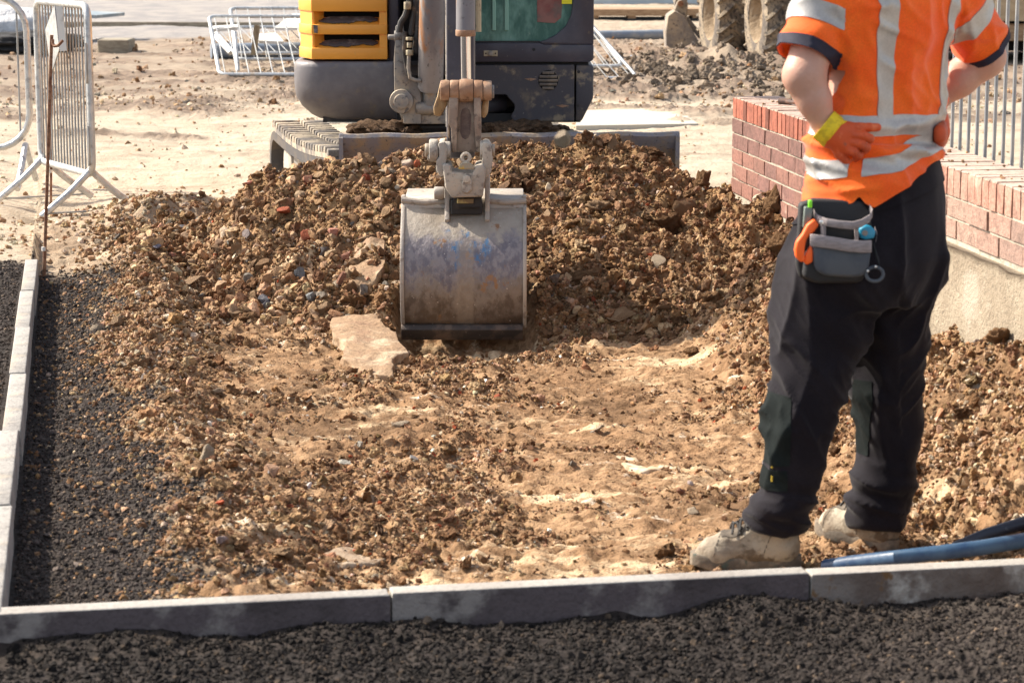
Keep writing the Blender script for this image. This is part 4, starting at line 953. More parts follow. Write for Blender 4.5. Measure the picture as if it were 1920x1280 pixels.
m = MB(); m.cyl((X(920, YF), YF-.016, zpx(100.5)), (X(920, YF), YF-.004, zpx(100.5)), .013, seg=14, bev=.002); m.build('latch_button', STL, l_)
for px in (911, 929): MB().cyl((X(px, YF), YF-.0075, zpx(100.5)), (X(px, YF), YF-.005, zpx(100.5)), .004, seg=8).build('screw', VOID, l_)
for px, py in ((1001, 93), (1085, 135), (1084, 198)): MB().cyl((X(px, YF), YF-.003, zpx(py)), (X(px, YF), YF+.003, zpx(py)), .008, seg=12).build('bolt', BLK, ex)

# --- undercarriage: two tracks and a blade
YAW = R(14.5)
fwd = Vector((math.sin(YAW), -math.cos(YAW), 0)); side = Vector((math.cos(YAW), math.sin(YAW), 0))   # side points to picture right
def track(org, label):
    """org = outer top rear corner line start; local axes: s along forward, q across, z up"""
    root = bpy.data.objects.new('track', None); link(root, ex); root.location = Vector(org)-origin_of(ex); root['label'] = label
    Lt = 2.02; wd = .30; zt_, zb_ = .30, -.06
    path = []
    rb = (zt_-zb_)/2
    for a in range(90, 271, 15): path.append((.15+rb*.9*math.cos(R(a))+.02, (zt_+zb_)/2+rb*math.sin(R(a))))
    path += [(s, zb_) for s in np.linspace(.2, Lt-.2, 14)]
    for a in range(-90, 91, 15): path.append((Lt-.16+rb*.85*math.cos(R(a)), (zt_+zb_)/2+rb*math.sin(R(a))-.0))
    path += [(s, zt_-.035*math.sin(math.pi*(s-.15)/(Lt-.35))) for s in np.linspace(Lt-.25, .2, 22)]
    P = np.array(path); seg_ = np.linalg.norm(np.diff(np.vstack([P, P[:1]]), axis=0), axis=1); cum = np.r_[0, np.cumsum(seg_)]
    tot = cum[-1]; Pc = np.vstack([P, P[:1]])
    def at(d):
        d = d % tot; return np.array([np.interp(d, cum, Pc[:,0]), np.interp(d, cum, Pc[:,1])])
    def wpt(s, q, z): return Vector(org)+fwd*s+side*q+Vector((0,0,z))
    n = 150; t = bmesh.new(); rows = []
    for i in range(n):
        d = tot*i/n; p = at(d); tg = at(d+.01)-at(d-.01); tg /= np.linalg.norm(tg); nn = np.array([tg[1], -tg[0]])   # outward
        if i == 0: sgn = 1 if np.dot(nn, p-np.array([Lt/2, .12])) > 0 else -1
        nn = nn*sgn; row = []
        for (q, o) in ((0, 0), (0, .026), (wd, .026), (wd, 0)):
            pp = p+nn*o; row.append(t.verts.new(wpt(pp[0], q, pp[1])))
        rows.append(row)
    for i in range(n):
        A, B = rows[i], rows[(i+1) % n]
        for k in range(4): t.faces.new((A[k], A[(k+1) % 4], B[(k+1) % 4], B[k]))
    bmesh.ops.recalc_face_normals(t, faces=t.faces); m = MB(); m._add(t); m.build('rubber_belt', TRK, root)
    m = MB(); nl = 54
    for i in range(nl):
        for hf in (0, 1):
            d = tot*(i+(.5 if hf else 0))/nl; p = at(d); tg = at(d+.01)-at(d-.01); tg /= np.linalg.norm(tg); nn = np.array([tg[1], -tg[0]])*sgn
            q0, q1 = (0.0, wd*.46) if not hf else (wd*.54, wd)
            h = tot/nl*.30; t = bmesh.new(); vs = []
            for (o, e) in ((.024, 1.2), (.060, .7)):
                for (ss, q) in ((-h*e, q0), (h*e, q0+.0), (h*e, q1), (-h*e, q1)):
                    pp = p+tg*ss+nn*o; vs.append(t.verts.new(wpt(pp[0], q, pp[1])))
            for f in ((3,2,1,0),(4,5,6,7),(0,1,5,4),(1,2,6,5),(2,3,7,6),(3,0,4,7)): t.faces.new([vs[q_] for q_ in f])
            bmesh.ops.recalc_face_normals(t, faces=t.faces); m._add(t, .006, 2)
    m.build('lug_pattern', TRK, root)
    t = bmesh.new(); rows = []
    for i in range(n):
        d = tot*i/n; p = at(d); tg = at(d+.01)-at(d-.01); tg /= np.linalg.norm(tg); nn = np.array([tg[1], -tg[0]])*sgn
        rows.append([t.verts.new(wpt(p[0]+nn[0]*o, q, p[1]+nn[1]*o)) for q, o in ((-.003, -.002), (-.003, -.05), (wd+.003, -.05), (wd+.003, -.002))])
    for i in range(n):
        A, B = rows[i], rows[(i+1) % n]
        for k in range(4): t.faces.new((A[k], A[(k+1) % 4], B[(k+1) % 4], B[k]))
    bmesh.ops.recalc_face_normals(t, faces=t.faces); m = MB(); m._add(t); m.build('inner_belt', TRKIN, root)
    m = MB()
    a = wpt(.24, .07, .10); b = wpt(Lt-.25, .07, .10)
    m.bar(a+side*.08, b+side*.08, .16, .17, .01); m.build('track_frame', STL, root)
    for s, rr_ in ((.30, .135), (Lt-.30, .14)):
        c = wpt(s, .15, .115); MB().cyl(c-side*.10, c+side*.10, rr_, seg=28, bev=.02).build('wheel', DUST, root)
    for s in (.62, .9, 1.2, 1.5):
        c = wpt(s, .15, .01); MB().cyl(c-side*.11, c+side*.11, .055, seg=16, bev=.01).build('roller', DUST, root)
    # inner face of the belt showing dark at the rear bend
    return root
tA = W(508, 247, 14.0); orgL = Vector((tA.x-.02, 14.12, 0))
track(orgL, 'dusty rubber track seen beside the blade')
track(orgL+side*1.32, 'rubber track hidden behind the blade')
c = orgL+fwd*.95+side*.80
MB().bar(c-fwd*.5+Vector((0,0,.22)), c+fwd*.7+Vector((0,0,.22)), .75, .20, .03).build('centre_frame', STL, ex)
MB().cyl((-.36, 13.05, .30), (-.36, 13.05, zb+.01), .36, seg=40).build('slew_ring', BLK, ex)
# blade
BY_ = 11.86; bl = W(638, 250, BY_); brt = W(1272, 250, BY_+.10); BLD = M('worn_blade', (.22,.21,.23), .6, .25, var=[(7, (.33,.25,.17), .44, .60, 6), (28, (.26,.23,.21), .5, .62, 6), (60, (.09,.08,.085), .58, .7, 4), (11, (.22,.12,.06), .62, .72, 5)], bump=[(60, .003, 5)])
t = bmesh.new(); prof = [(0.0, -.03), (-.02, .02), (.012, .10), (.035, .20), (.035, .30), (.0, .39), (-.035, .435), (-.045, .468), (-.035, .484), (-.01, .486), (.008, .47), (.02, .43), (.06, .36), (.075, .22), (.06, .05), (.03, -.03)]
ztb = bl.z
prof = [(a, b-.486+ztb) for a, b in prof]; dirb = (brt-bl).normalized(); dirb.z = 0
NX = 40; rows = []
for i in range(NX+1):
    b = bl+(brt-bl)*i/NX; rows.append([t.verts.new((b.x, b.y+p[0]+.002*math.sin(i*1.7), p[1]+.003*math.sin(i*.9+p[1]*20))) for p in prof])
n = len(prof)
for i in range(NX):
    for k in range(n): t.faces.new((rows[i][k], rows[i][(k+1) % n], rows[i+1][(k+1) % n], rows[i+1][k]))
t.faces.new(rows[0][::-1]); t.faces.new(rows[-1]); bmesh.ops.recalc_face_normals(t, faces=t.faces)
m = MB(); m._add(t)
for q, f in ((bl, 1), (brt, -1)):
    m.prism([(q.y-.047, ztb-.53), (q.y-.05, ztb-.02), (q.y-.02, ztb+.002), (q.y+.11, ztb-.06), (q.y+.11, ztb-.50)], 'x', q.x-.004*f, q.x+.016*f)
m.build('blade', BLD, ex, sharp=40)
for xo in (-.75, .05): MB().bar((xo+.2, BY_+.06, .22), (xo+.26, 13.0, .20), .09, .12, .01).build('blade_arm', STL, ex)
# earth lying on the undercarriage behind the blade
V, F = ICO[4]
for (x0_, x1_, zc_, hh, lb) in ((X(650, 12.15), X(790, 12.15), Zp(243, 12.15), .035, 1), (X(895, 12.15), X(1062, 12.15), Zp(244, 12.15), .036, 2)):
    q = V*np.array([(x1_-x0_)/2, .16, hh]); q = q*(1+.25*perlin(V*np.array([9,3,3]), lb)[:,None]); q[:,2] += .035*perlin(V*np.array([7,2,2])+5, 8+lb); q += np.array([(x0_+x1_)/2, 12.13, zc_+.006])
    mesh_obj('caked_earth', q, F, CLOD, ex, attrs={'col': np.tile([.10,.06,.035], (len(q),1))})

# --- boom swing post (bracket)
YB = 12.02
def PV(px, py, Y): return (W(px, py, Y).x, W(px, py, Y).z)
sw = [(742, 48), (756, 47), (758, 92), (763, 118), (772, 140), (784, 158), (790, 162), (790, 232), (757, 232), (756, 214), (745, 200), (740, 190), (739, 110), (741, 80)]
m = MB(); m.prism([PV(a, b, YB) for a, b in sw], 'y', YB-.02, YB+.05, .006, 2)
m.prism([PV(a, b, YB) for a, b in [(785, 160), (793, 160), (793, 205), (838, 205), (838, 233), (757, 233), (757, 205), (785, 205)]], 'y', YB+.0, YB+.22, .006, 2)
m.prism([PV(a, b, YB+.2) for a, b in sw[:-6]+[(757, 232), (745, 200)]], 'y', YB+.17, YB+.22, .005)
m.build('swing_post', STL, ex, sharp=40)
m = MB(); c = W(753, 190, YB-.03); m.cyl(c-Vector((0,.02,0)), c+Vector((0,.03,0)), .060, seg=24, bev=.008); m.cyl(c-Vector((0,.035,0)), c, .038, seg=20, bev=.006); m.build('pivot_boss', STL, ex)
for px, py in ((735, 70), (747, 68)):
    c = W(px, py, YB); MB().cyl((c.x-.02, c.y, c.z), (c.x+.03, c.y, c.z), .027 if px > 740 else .013, seg=16, bev=.004).build('pin', STL, ex)
MB().cyl(W(770, 238, YB+.1), W(840, 238, YB+.1), .018, seg=12).build('cross_tube', BLK, ex)
# boom lift cylinder
m = MB(); a = W(807, 166, YB-.02); b = W(812, -60, YB-.22); m.cyl(a, b, .063, seg=28, bev=.01); m.cyl(lerp(a, b, .0)+Vector((0,0,-.012)), lerp(a, b, .05), .056, seg=28, bev=.01); m.build('lift_cylinder', CYLM, ex)
m = MB(); m.cyl(W(806, 200, YB), W(807, 160, YB-.02), .032, seg=18); m.build('lift_rod', STL, ex)
m = MB(); a = W(806, 203, YB); m.cyl(a-Vector((.07,0,0)), a+Vector((.07,0,0)), .035, seg=18, bev=.006); m.build('lift_pin', STL, ex)
# boom itself rises out of the picture, bends and carries the arm
m = MB()
bx = X(842, 12.0)
def boom_plate(pts_, x0, x1, mat, name):
    m = MB(); m.prism(pts_, 'x', x0, x1, .012, 2); return m.build(name, mat, ex)
boom = [(12.42, .80), (12.22, .74), (12.10, .90), (11.95, 1.60), (11.55, 2.25), (10.75, 2.72), (10.15, 2.80), (10.02, 2.70), (10.12, 2.60), (10.65, 2.50), (11.75, 2.45), (12.25, 1.85), (12.46, 1.2)]
boom_plate(boom, bx-.085, bx+.055, PLUM, 'boom')
arx0, arx1 = W(838, 90, 10.15).x, W(893, 90, 10.15).x
axm = (arx0+arx1)/2-.002
arm = [(10.22, 2.95), (9.98, 3.02), (9.92, 2.8), (9.98, 2.3), (9.90, 1.2), (9.87, .62), (9.93, .53), (10.02, .55), (10.20, 1.2), (10.30, 2.3), (10.40, 2.7)]
boom_plate(arm, arx0+.004, arx1-.004, PLUM, 'dipper_arm')
MB().box2((arx0-.0005, 9.925, .66), (arx0+.014, 9.965, 2.4), .004).build('arm_edge', DUST, ex)
# bucket cylinder in front of the arm, chrome rod
YC = 9.78
a = W(873, 66, YC); b = W(873, -420, YC+.12)
m = MB(); m.cyl(a+Vector((0,0,.01)), b, .0385, seg=32); m.build('bucket_cylinder', CYLM, ex)
m = MB(); m.cyl(a-Vector((0,0,.004)), a+Vector((0,-.001,.022)), .0405, seg=32, bev=.003); m.build('cylinder_gland', RSTL, ex)
m = MB(); m.cyl(W(874, 152, YC), a, .0205, seg=28); m.build('piston_rod', CHROME, ex)
# hydraulic hoses
HOSE = M('hose', (.022,.020,.020), .6, var=[(30, (.14,.10,.07), .52, .66, 5)]); FIT = M('brass_fitting', (.38,.33,.23), .5, .4, var=[(20, (.22,.18,.13), .5, .62)])
for pth, r_h in (([(765, -30), (768, 5), (760, 30), (752, 42), (748, 60)], .016), ([(781, -30), (779, 10), (775, 40), (771, 66)], .017), ([(790, -30), (786, 20), (784, 60), (780, 100)], .020), ([(760, 60), (758, 100), (766, 140), (780, 150)], .012)):
    MB().tube([W(x, y, YB-.06+.002*i) for i, (x, y) in enumerate(pth)], r_h, 10).build('hose', HOSE, ex)
m = MB(); m.tube([W(x, y, YB-.08) for x, y in ((767, 104), (766, 128), (769, 146), (779, 151), (790, 151))], .0095, 8); m.build('steel_line', STL, ex)
for (x, y0_, y1_) in ((764, 18, 4), (768, 76, 70), (768, 90, 80), (768, 104, 94)):
    MB().cyl(W(x, y0_, YB-.085), W(x, y1_, YB-.085), .019 if y0_ != 90 else .014, seg=6, bev=.002).build('hose_fitting', FIT, ex)
MB().tube([W(897, y, 9.9) for y in (-30, 0, 30, 52, 60)], .012, 8).build('hose', FIT, ex)
# --- linkage pivot, brown rollers
YL = 9.74
def xseg(px0, px1, py, Y, r, mat, name, bev=.004):
    a = W(px0, py, Y); b = W(px1, py, Y); z = a.z; return MB().cyl((a.x, Y, z), (b.x, Y, z), r, seg=26, bev=bev).build(name, mat, ex)
for a, b, r in ((826, 843.4, .041), (844, 861, .042), (861.6, 887.6, .045), (888.2, 905.4, .042), (906, 922, .040)): xseg(a, b, 170, YL, r, RSTL, 'linkage_boss')
xseg(921, 926.5, 172, YL, .027, STL, 'pin_end')
for s_, pl in ((0, [(826, 152), (840, 150), (842, 190), (834, 206), (826, 218), (814, 216), (813, 200), (820, 180)]), (1, [(905, 186), (917, 184), (915, 212), (908, 222), (900, 216)])):
    MB().prism([PV(a, b, YL+.05) for a, b in pl], 'y', YL+.02, YL+.09, .008, 2).build('side_link', M('ochre_link%d' % s_, (.32,.20,.09), .6, .2, var=[(14, (.42,.30,.17), .45, .62, 5), (30, (.16,.10,.06), .55, .68)]), ex)
# tipping link: two flanges and a web with a long slot
LNK = M('link_steel', (.27,.20,.155), .6, .25, var=[(9, (.40,.32,.25), .42, .62, 6), (30, (.15,.115,.095), .54, .68, 4)], bump=[(60, .002, 4)])
m = MB()
for fl in ([(842, 184), (854, 172), (860, 174), (859, 200), (856, 285), (848, 284), (846, 240), (841, 232)], [(888, 176), (895, 174), (902, 182), (902, 284), (893, 284), (889, 230)]):
    m.prism([PV(a, b, YL-.02) for a, b in fl], 'y', YL-.032, YL+.075, .004, 2)
m.prism([PV(a, b, YL) for a, b in [(838, 190), (843, 184), (843, 262), (839, 258)]], 'y', YL+.02, YL+.07, .003)
m.build('tipping_link', LNK, ex)
m = MB(); m.prism([PV(a, b, YL) for a, b in [(857, 188), (890, 188), (893, 262), (902, 286), (845, 286), (856, 262)]], 'y', YL+.008, YL+.05, .005, 2); m.build('link_web', LNK, ex)
sl_ = [PV(a, b, YL) for a, b in [(866, 206), (873, 202), (880, 206), (883, 216), (882, 250), (878, 259), (872, 262), (866, 258), (863, 248), (864, 216)]]
MB().prism(sl_, 'y', YL+.0045, YL+.012, 0).build('slot_recess', M('slot_dark', (.12,.085,.075), .7, var=[(12, (.20,.15,.12), .45, .6)]), ex)
# --- quick hitch
YH = 9.70
HI = DUST
for a, b, r in ((805, 822, .046), (822, 845, .036), (900, 913, .040)): xseg(a, b, 282, YH, r, HI, 'hitch_boss', .006)
for a, b, r in ((797, 806, .028), (922, 928, .026)): xseg(a, b, 282, YH, r, STL, 'pin_end')
MB().cyl(PV3 := (W(802, 294, YH-.01)), W(812, 294, YH-.01), .018, seg=12, bev=.003).build('pin_bolt', HI, ex)
m = MB()
for pl in ([(822, 266), (834, 264), (838, 276), (838, 296), (836, 306), (838, 330), (826, 330), (819, 318), (818, 300), (824, 292)], [(905, 266), (916, 266), (922, 276), (924, 300), (921, 322), (912, 332), (902, 332), (903, 306), (905, 290)]):
    MB().prism([PV(a, b, YH) for a, b in pl], 'y', YH-.045, YH+.14, .007, 2).build('hitch_cheek', HI, ex)
m = MB(); m.prism([PV(a, b, YH) for a, b in [(830, 306), (840, 304), (846, 308), (848, 320), (886, 322), (892, 308), (905, 304), (912, 314), (906, 366), (848, 368), (836, 350)]], 'y', YH-.062, YH+.12, .010, 3)
m.build('hitch_body', HI, ex)
m = MB(); m.cyl(W(875, 336, YH-.08), W(875, 336, YH-.04), .016, seg=16, bev=.003); m.prism([PV(a, b, YH) for a, b in [(866, 340), (872, 330), (885, 332), (886, 352), (878, 360), (868, 358)]], 'y', YH-.075, YH-.05, .005); m.build('hitch_bolt', HI, ex)
# lifting eye: ring and plate with yellow paint
m = MB(); c = W(873.5, 296, YH-.05); ring = [(c.x+.0155*math.cos(a), c.y, c.z+.0165*math.sin(a)) for a in np.linspace(0, 2*math.pi, 20, endpoint=False)]; m.tube(ring, .0075, 8, closed=True)
m.build('lifting_eye', HI, ex)
MB().prism([PV(a, b, YH-.05) for a, b in [(861, 311), (866, 304), (881, 304), (889, 311), (889, 317), (859, 317)]], 'y', YH-.066, YH-.045, .003).build('eye_plate', M('yellowed_plate', (.56,.36,.05), .6, var=[(14, (.34,.29,.21), .48, .6, 5)]), ex)
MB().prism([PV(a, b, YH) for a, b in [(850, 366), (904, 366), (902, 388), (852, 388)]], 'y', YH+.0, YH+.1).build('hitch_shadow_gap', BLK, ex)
MB().box2((W(857, 380, YH).x, YH-.012, W(857, 381, YH).z), (W(888, 372, YH).x, YH-.002, W(888, 372, YH).z), .002).build('maker_plate', M('tarnished_plate', (.34,.27,.11), .5, .3, var=[(20, (.18,.13,.07), .45, .6)]), ex)
# --- bucket
BK = M('bucket_paint', (.36,.325,.29), .6, .15, var=[(5, (.44,.385,.32), .42, .62, 6), (30, (.27,.22,.18), .55, .68, 4)], bump=[(50, .003, 5)])
def bucket_material():
    """worn bucket skin: paler top, a band of purple and blue paint, muddy brown towards the lip"""
    m = bpy.data.materials.new('bucket_skin'); m.use_nodes = True; nt = m.node_tree; N = nt.nodes; L = nt.links; N.clear()
    out = N.new('ShaderNodeOutputMaterial'); b = N.new('ShaderNodeBsdfPrincipled'); L.new(b.outputs[0], out.inputs[0])
    tc = N.new('ShaderNodeTexCoord').outputs['Object']; a = N.new('ShaderNodeAttribute'); a.attribute_name = 'along'
    def noise(s, d=5, st=(1,1,1), loc=(0,0,0)):
        mp = N.new('ShaderNodeMapping'); mp.inputs['Scale'].default_value = st; mp.inputs['Location'].default_value = loc; L.new(tc, mp.inputs[0]); t = N.new('ShaderNodeTexNoise'); t.inputs['Scale'].default_value = s; t.inputs['Detail'].default_value = d; t.inputs['Roughness'].default_value = .65; L.new(mp.outputs[0], t.inputs['Vector']); return t.outputs[0]
    def math_(op, x, y):
        q = N.new('ShaderNodeMath'); q.operation = op
        for s_, v in ((q.inputs[0], x), (q.inputs[1], y)):
            if hasattr(v, 'links'): L.new(v, s_)
            else: s_.default_value = v
        return q.outputs[0]
    def ramp(v, lo, hi):
        r = N.new('ShaderNodeMapRange'); r.inputs[1].default_value = lo; r.inputs[2].default_value = hi; r.interpolation_type = 'SMOOTHSTEP'; L.new(v, r.inputs[0]); return r.outputs[0]
    def mix(f, p, q):
        x = N.new('ShaderNodeMix'); x.data_type = 'RGBA'
        if hasattr(f, 'links'): L.new(f, x.inputs[0])
        else: x.inputs[0].default_value = f
        for s_, v in ((x.inputs[6], p), (x.inputs[7], q)):
            if hasattr(v, 'links'): L.new(v, s_)
            else: s_.default_value = (*v, 1)
        return x.outputs[2]
    fa = a.outputs['Fac']; n1 = noise(8, 6, (1.2,1,.8)); n2 = noise(24, 6, (1.3,1,.7)); ad = math_('ADD', fa, math_('MULTIPLY', math_('SUBTRACT', n1, .5), .35)); ad = math_('ADD', ad, math_('MULTIPLY', math_('SUBTRACT', n2, .5), .22))
    c = mix(ramp(noise(6), .4, .62), (.39,.345,.29), (.29,.245,.195))
    purple = mix(ramp(n2, .42, .6), (.15,.138,.160), (.26,.235,.24))
    band = math_('MULTIPLY', ramp(ad, .42, .50), ramp(ad, .74, .62)); c = mix(band, c, purple)
    # blue paint patch near the middle of the band
    sx_ = N.new('ShaderNodeSeparateXYZ'); L.new(tc, sx_.inputs[0]); dx = math_('ABSOLUTE', math_('SUBTRACT', sx_.outputs[0], BKBLUE), 0); bl_ = math_('MULTIPLY', ramp(math_('ADD', dx, math_('MULTIPLY', math_('SUBTRACT', noise(16), .5), .22)), .11, .05), math_('MULTIPLY', ramp(ad, .40, .45), ramp(ad, .62, .54)))
    c = mix(math_('MULTIPLY', bl_, ramp(noise(34, 5, (1,1,.5)), .50, .62)), c, (.075,.17,.31))
    c = mix(ramp(ad, .62, .78), c, mix(ramp(n2, .42, .6), (.21,.17,.14), (.13,.10,.08)))
    c = mix(ramp(ad, .78, .92), c, mix(ramp(n1, .42, .6), (.15,.105,.07), (.085,.062,.045)))
    c = mix(ramp(noise(11, 5, (1.2,1,1), (3,1,2)), .60, .66), c, (.28,.155,.08))
    c = mix(ramp(noise(60, 4, (1,1,1), (7,1,2)), .66, .70), c, (.55,.50,.45))
    # rubbed pale stripe down the middle, where a wear bar was
    mid = ramp(math_('ADD', math_('ABSOLUTE', math_('SUBTRACT', sx_.outputs[0], BKMID), 0), math_('MULTIPLY', math_('SUBTRACT', noise(30), .5), .03)), .040, .028)
    c = mix(math_('MULTIPLY', mid, math_('MULTIPLY', ramp(fa, .42, .5), .55)), c, (.33,.275,.22))
    L.new(c, b.inputs['Base Color']); b.inputs['Metallic'].default_value = .2
    b.inputs['Roughness'].default_value = .52
    bn = N.new('ShaderNodeBump'); bn.inputs['Distance'].default_value = .004; L.new(noise(40), bn.inputs['Height']); L.new(bn.outputs[0], b.inputs['Normal'])
    return m
YK = 9.86
xl = W(752, 500, YK-.2).x; xrr = W(987, 500, YK-.2).x
# profile (y, z) of the outer skin, from the top back edge round the belly to the lip
top = Zp(372, YK)
prof = [(YK+.06, top), (YK+.0, top-.004), (YK-.03, top-.020), (YK-.075, top-.058), (YK-.13, top-.105), (YK-.185, top-.17), (YK-.215, top-.25), (YK-.22, top-.33), (YK-.20, top-.41), (YK-.165, top-.475), (YK-.13, top-.515)]
# smooth it
def chaikin(P, n=2):
    P = [np.array(p, float) for p in P]
    for _ in range(n):
        Q = [P[0]]
        for a, b in zip(P, P[1:]): Q += [a*.75+b*.25, a*.25+b*.75]
        Q.append(P[-1]); P = Q
    return P
pf = chaikin(prof, 2); bcx = (xl+xrr)/2; BKBLUE = 0.; BKMID = 0.
bk = bpy.data.objects.new('bucket', None); link(bk, ex); bk.location = Vector((bcx, YK, 0))-origin_of(ex); bk['label'] = 'worn steel digging bucket with traces of blue paint'
BKBLUE = W(878, 450, YK-.2).x-bcx; BKMID = W(872, 540, YK-.2).x-bcx
BSK = bucket_material(); NXb = 44; Vb, Fb, Ab = [], [], []
npf = len(pf)
for th_ in (0, 1):
    for j, p in enumerate(pf):
        nrm_ = pf[min(j+1, npf-1)]-pf[max(j-1, 0)]; nrm_ = np.array([-nrm_[1], nrm_[0]])/np.linalg.norm(nrm_)*-1
        if nrm_[0] < 0: nrm_ = -nrm_
        for i in range(NXb+1):
            f = i/NXb; s_ = j/(npf-1); x = lerp(xl+.006+.0*s_, xrr-.006-.012*s_, f)
            q = p+nrm_*(.014*th_)
            dent = .0035*math.sin(f*9+s_*4)*math.sin(s_*7)
            Vb.append((x, q[0]-dent*(1-th_), q[1])); Ab.append(s_)
nn_ = NXb+1
def vid(t_, j, i): return t_*npf*nn_+j*nn_+i
for j in range(npf-1):
    for i in range(NXb):
        Fb.append((vid(0,j,i), vid(0,j,i+1), vid(0,j+1,i+1), vid(0,j+1,i))); Fb.append((vid(1,j,i+1), vid(1,j,i), vid(1,j+1,i), vid(1,j+1,i+1)))
for i in range(NXb): Fb.append((vid(0,0,i+1), vid(0,0,i), vid(1,0,i), vid(1,0,i+1))); Fb.append((vid(0,npf-1,i), vid(0,npf-1,i+1), vid(1,npf-1,i+1), vid(1,npf-1,i)))
mesh_obj('shell', Vb, Fb, BSK, bk, attrs={'along': np.array(Ab)}, sharp=50)
# side plates standing slightly proud, with thick worn rims
sp = [(p[0]-.010, p[1]) for p in pf]+[(YK+.10, top-.42), (YK+.30, top-.10), (YK+.30, top-.02)]
MB().prism(sp, 'x', xl-.004, xl+.012, .003, 2).build('side_plate', BK, bk)
MB().prism([(a, b) for a, b in sp], 'x', xrr-.014, xrr+.001, .003, 2).build('side_plate', BK, bk)
m = MB(); tp = [(YK-.05, top-.035), (YK-.03, top+.004), (YK+.32, top+.006), (YK+.32, top-.012), (YK+.0, top-.014)]
m.prism(tp, 'x', xl+.008, xrr-.01, .002)
for x0_, x1_ in ((xl-.002, W(838, 380, YK).x), (W(912, 380, YK).x, xrr)): m.tube([(x0_, YK-.035, top-.002), (lerp(x0_, x1_, .5), YK-.040, top-.012), (x1_, YK-.036, top-.006)], .013, 10)
m.build('top_plate', BK, bk)
for px in (757, 983): MB().box2((W(px-4, 372, YK).x, YK-.035, top-.03), (W(px+4, 372, YK).x, YK+.02, top+.014), .003).build('corner_lug', BK, bk)
LIP = M('cutting_edge', (.060,.050,.045), .6, .4, var=[(12, (.15,.11,.085), .45, .62, 6), (50, (.30,.25,.21), .66, .72, 3)], bump=[(50, .002, 4)])
m = MB(); zl = pf[-1][1]; m.prism([(YK-.160, zl+.018), (YK-.172, zl-.002), (YK-.145, zl-.048), (YK-.115, zl-.05), (YK-.10, zl), (YK-.12, zl+.02)], 'x', xl-.004, xrr-.014, .003, 2); m.build('cutting_edge', LIP, bk)
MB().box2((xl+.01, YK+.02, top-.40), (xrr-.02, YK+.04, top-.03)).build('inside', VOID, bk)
for (pts_) in ([(831, 352), (837, 344), (843, 352), (845, 412), (838, 416), (834, 405)], [(905, 350), (912, 345), (918, 354), (921, 412), (915, 418), (909, 408)]):
    q = [PV(a, b, YK-.12) for a, b in pts_]; xm = sum(a for a, b in q)/len(q)
    MB().prism([(YK-.115, q[3][1]), (YK-.085, q[3][1]+.03), (YK-.06, q[0][1]+.05), (YK+.0, q[1][1]+.045), (YK+.10, q[1][1]+.02), (YK+.14, top+.0), (YK-.02, top-.03), (YK-.10, q[3][1]-.02)], 'x', xm-.010, xm+.010, .003, 2).build('ear', BK, bk)
c = W(824, 362, YK-.06); MB().cyl((c.x-.022, c.y, c.z), (c.x+.02, c.y, c.z), .026, seg=18, bev=.005).build('ear_pin', BK, bk)
MB().box2((W(846, 372, YK).x, YK-.10, top-.055), (W(905, 372, YK).x, YK+.1, top+.004), .004).build('hitch_seat', BLK, bk)
# ------------------------------------------------------------------ larger stones and clods, each a thing of its own
def hit(px, py, skip=0):
    a = np.array((0, 0, CAM_H)); d = np.array(W(px, py, 1.))-a
    ts = np.linspace(4.8, 16, 1400); P = a+d*ts[:,None]; below = P[:,2] < height(P[:,0], P[:,1])
    i = int(np.argmax(below)); return P[i]
BIG = [mesh_obj('rock_master', V, F, STONE, smooth=True) for V, F in [rock_shape(3, 700+k, 15, rough=.12) for k in range(14)]]
for o in BIG: o.data.set_sharp_from_angle(angle=R(22))
BIGC = [mesh_obj('clod_master', V, F, CLOD, smooth=True) for V, F in [rock_shape(4, 800+k, 4, clod=True) for k in range(8)]]
MS = {}
def colmesh(master, cname):
    """copy of a master's mesh carrying the stone's colour"""
    k = (master.name, cname)
    if k not in MS:
        me = master.data.copy(); c = PAL[cname]; at = me.attributes.new('col', 'FLOAT_COLOR', 'POINT'); at.data.foreach_set('color', np.tile([*c, 1.], len(me.vertices)).astype(np.float32)); MS[k] = me
    return MS[k]
def stone(x, y, z, r, cname, label, group=None, clod=False, sc=(1,1,.75), k=None, rot=None, name='stone', cat='stone'):
    pool = BIGC if clod else BIG; mst = pool[rnd.randrange(len(pool)) if k is None else k]
    o = bpy.data.objects.new(name, colmesh(mst, cname)); link(o); o.location = (x, y, z); o.scale = (r*sc[0], r*sc[1], r*sc[2])
    o.rotation_euler = rot if rot is not None else (rnd.uniform(-.5, .5), rnd.uniform(-.5, .5), rnd.uniform(0, 6.28))
    return tag(o, label, cat, group)
def at_px(px, py, wpx, cname, label, clod=False, sc=(1,1,.75), k=None, rot=None, up=.3, name='stone', cat='stone'):
    P = hit(px, py); r = wpx/2/(FPX/P[1]); return stone(P[0], P[1], P[2]+r*up*sc[2], r, cname, label, None, clod, sc, k, rot, name, cat)
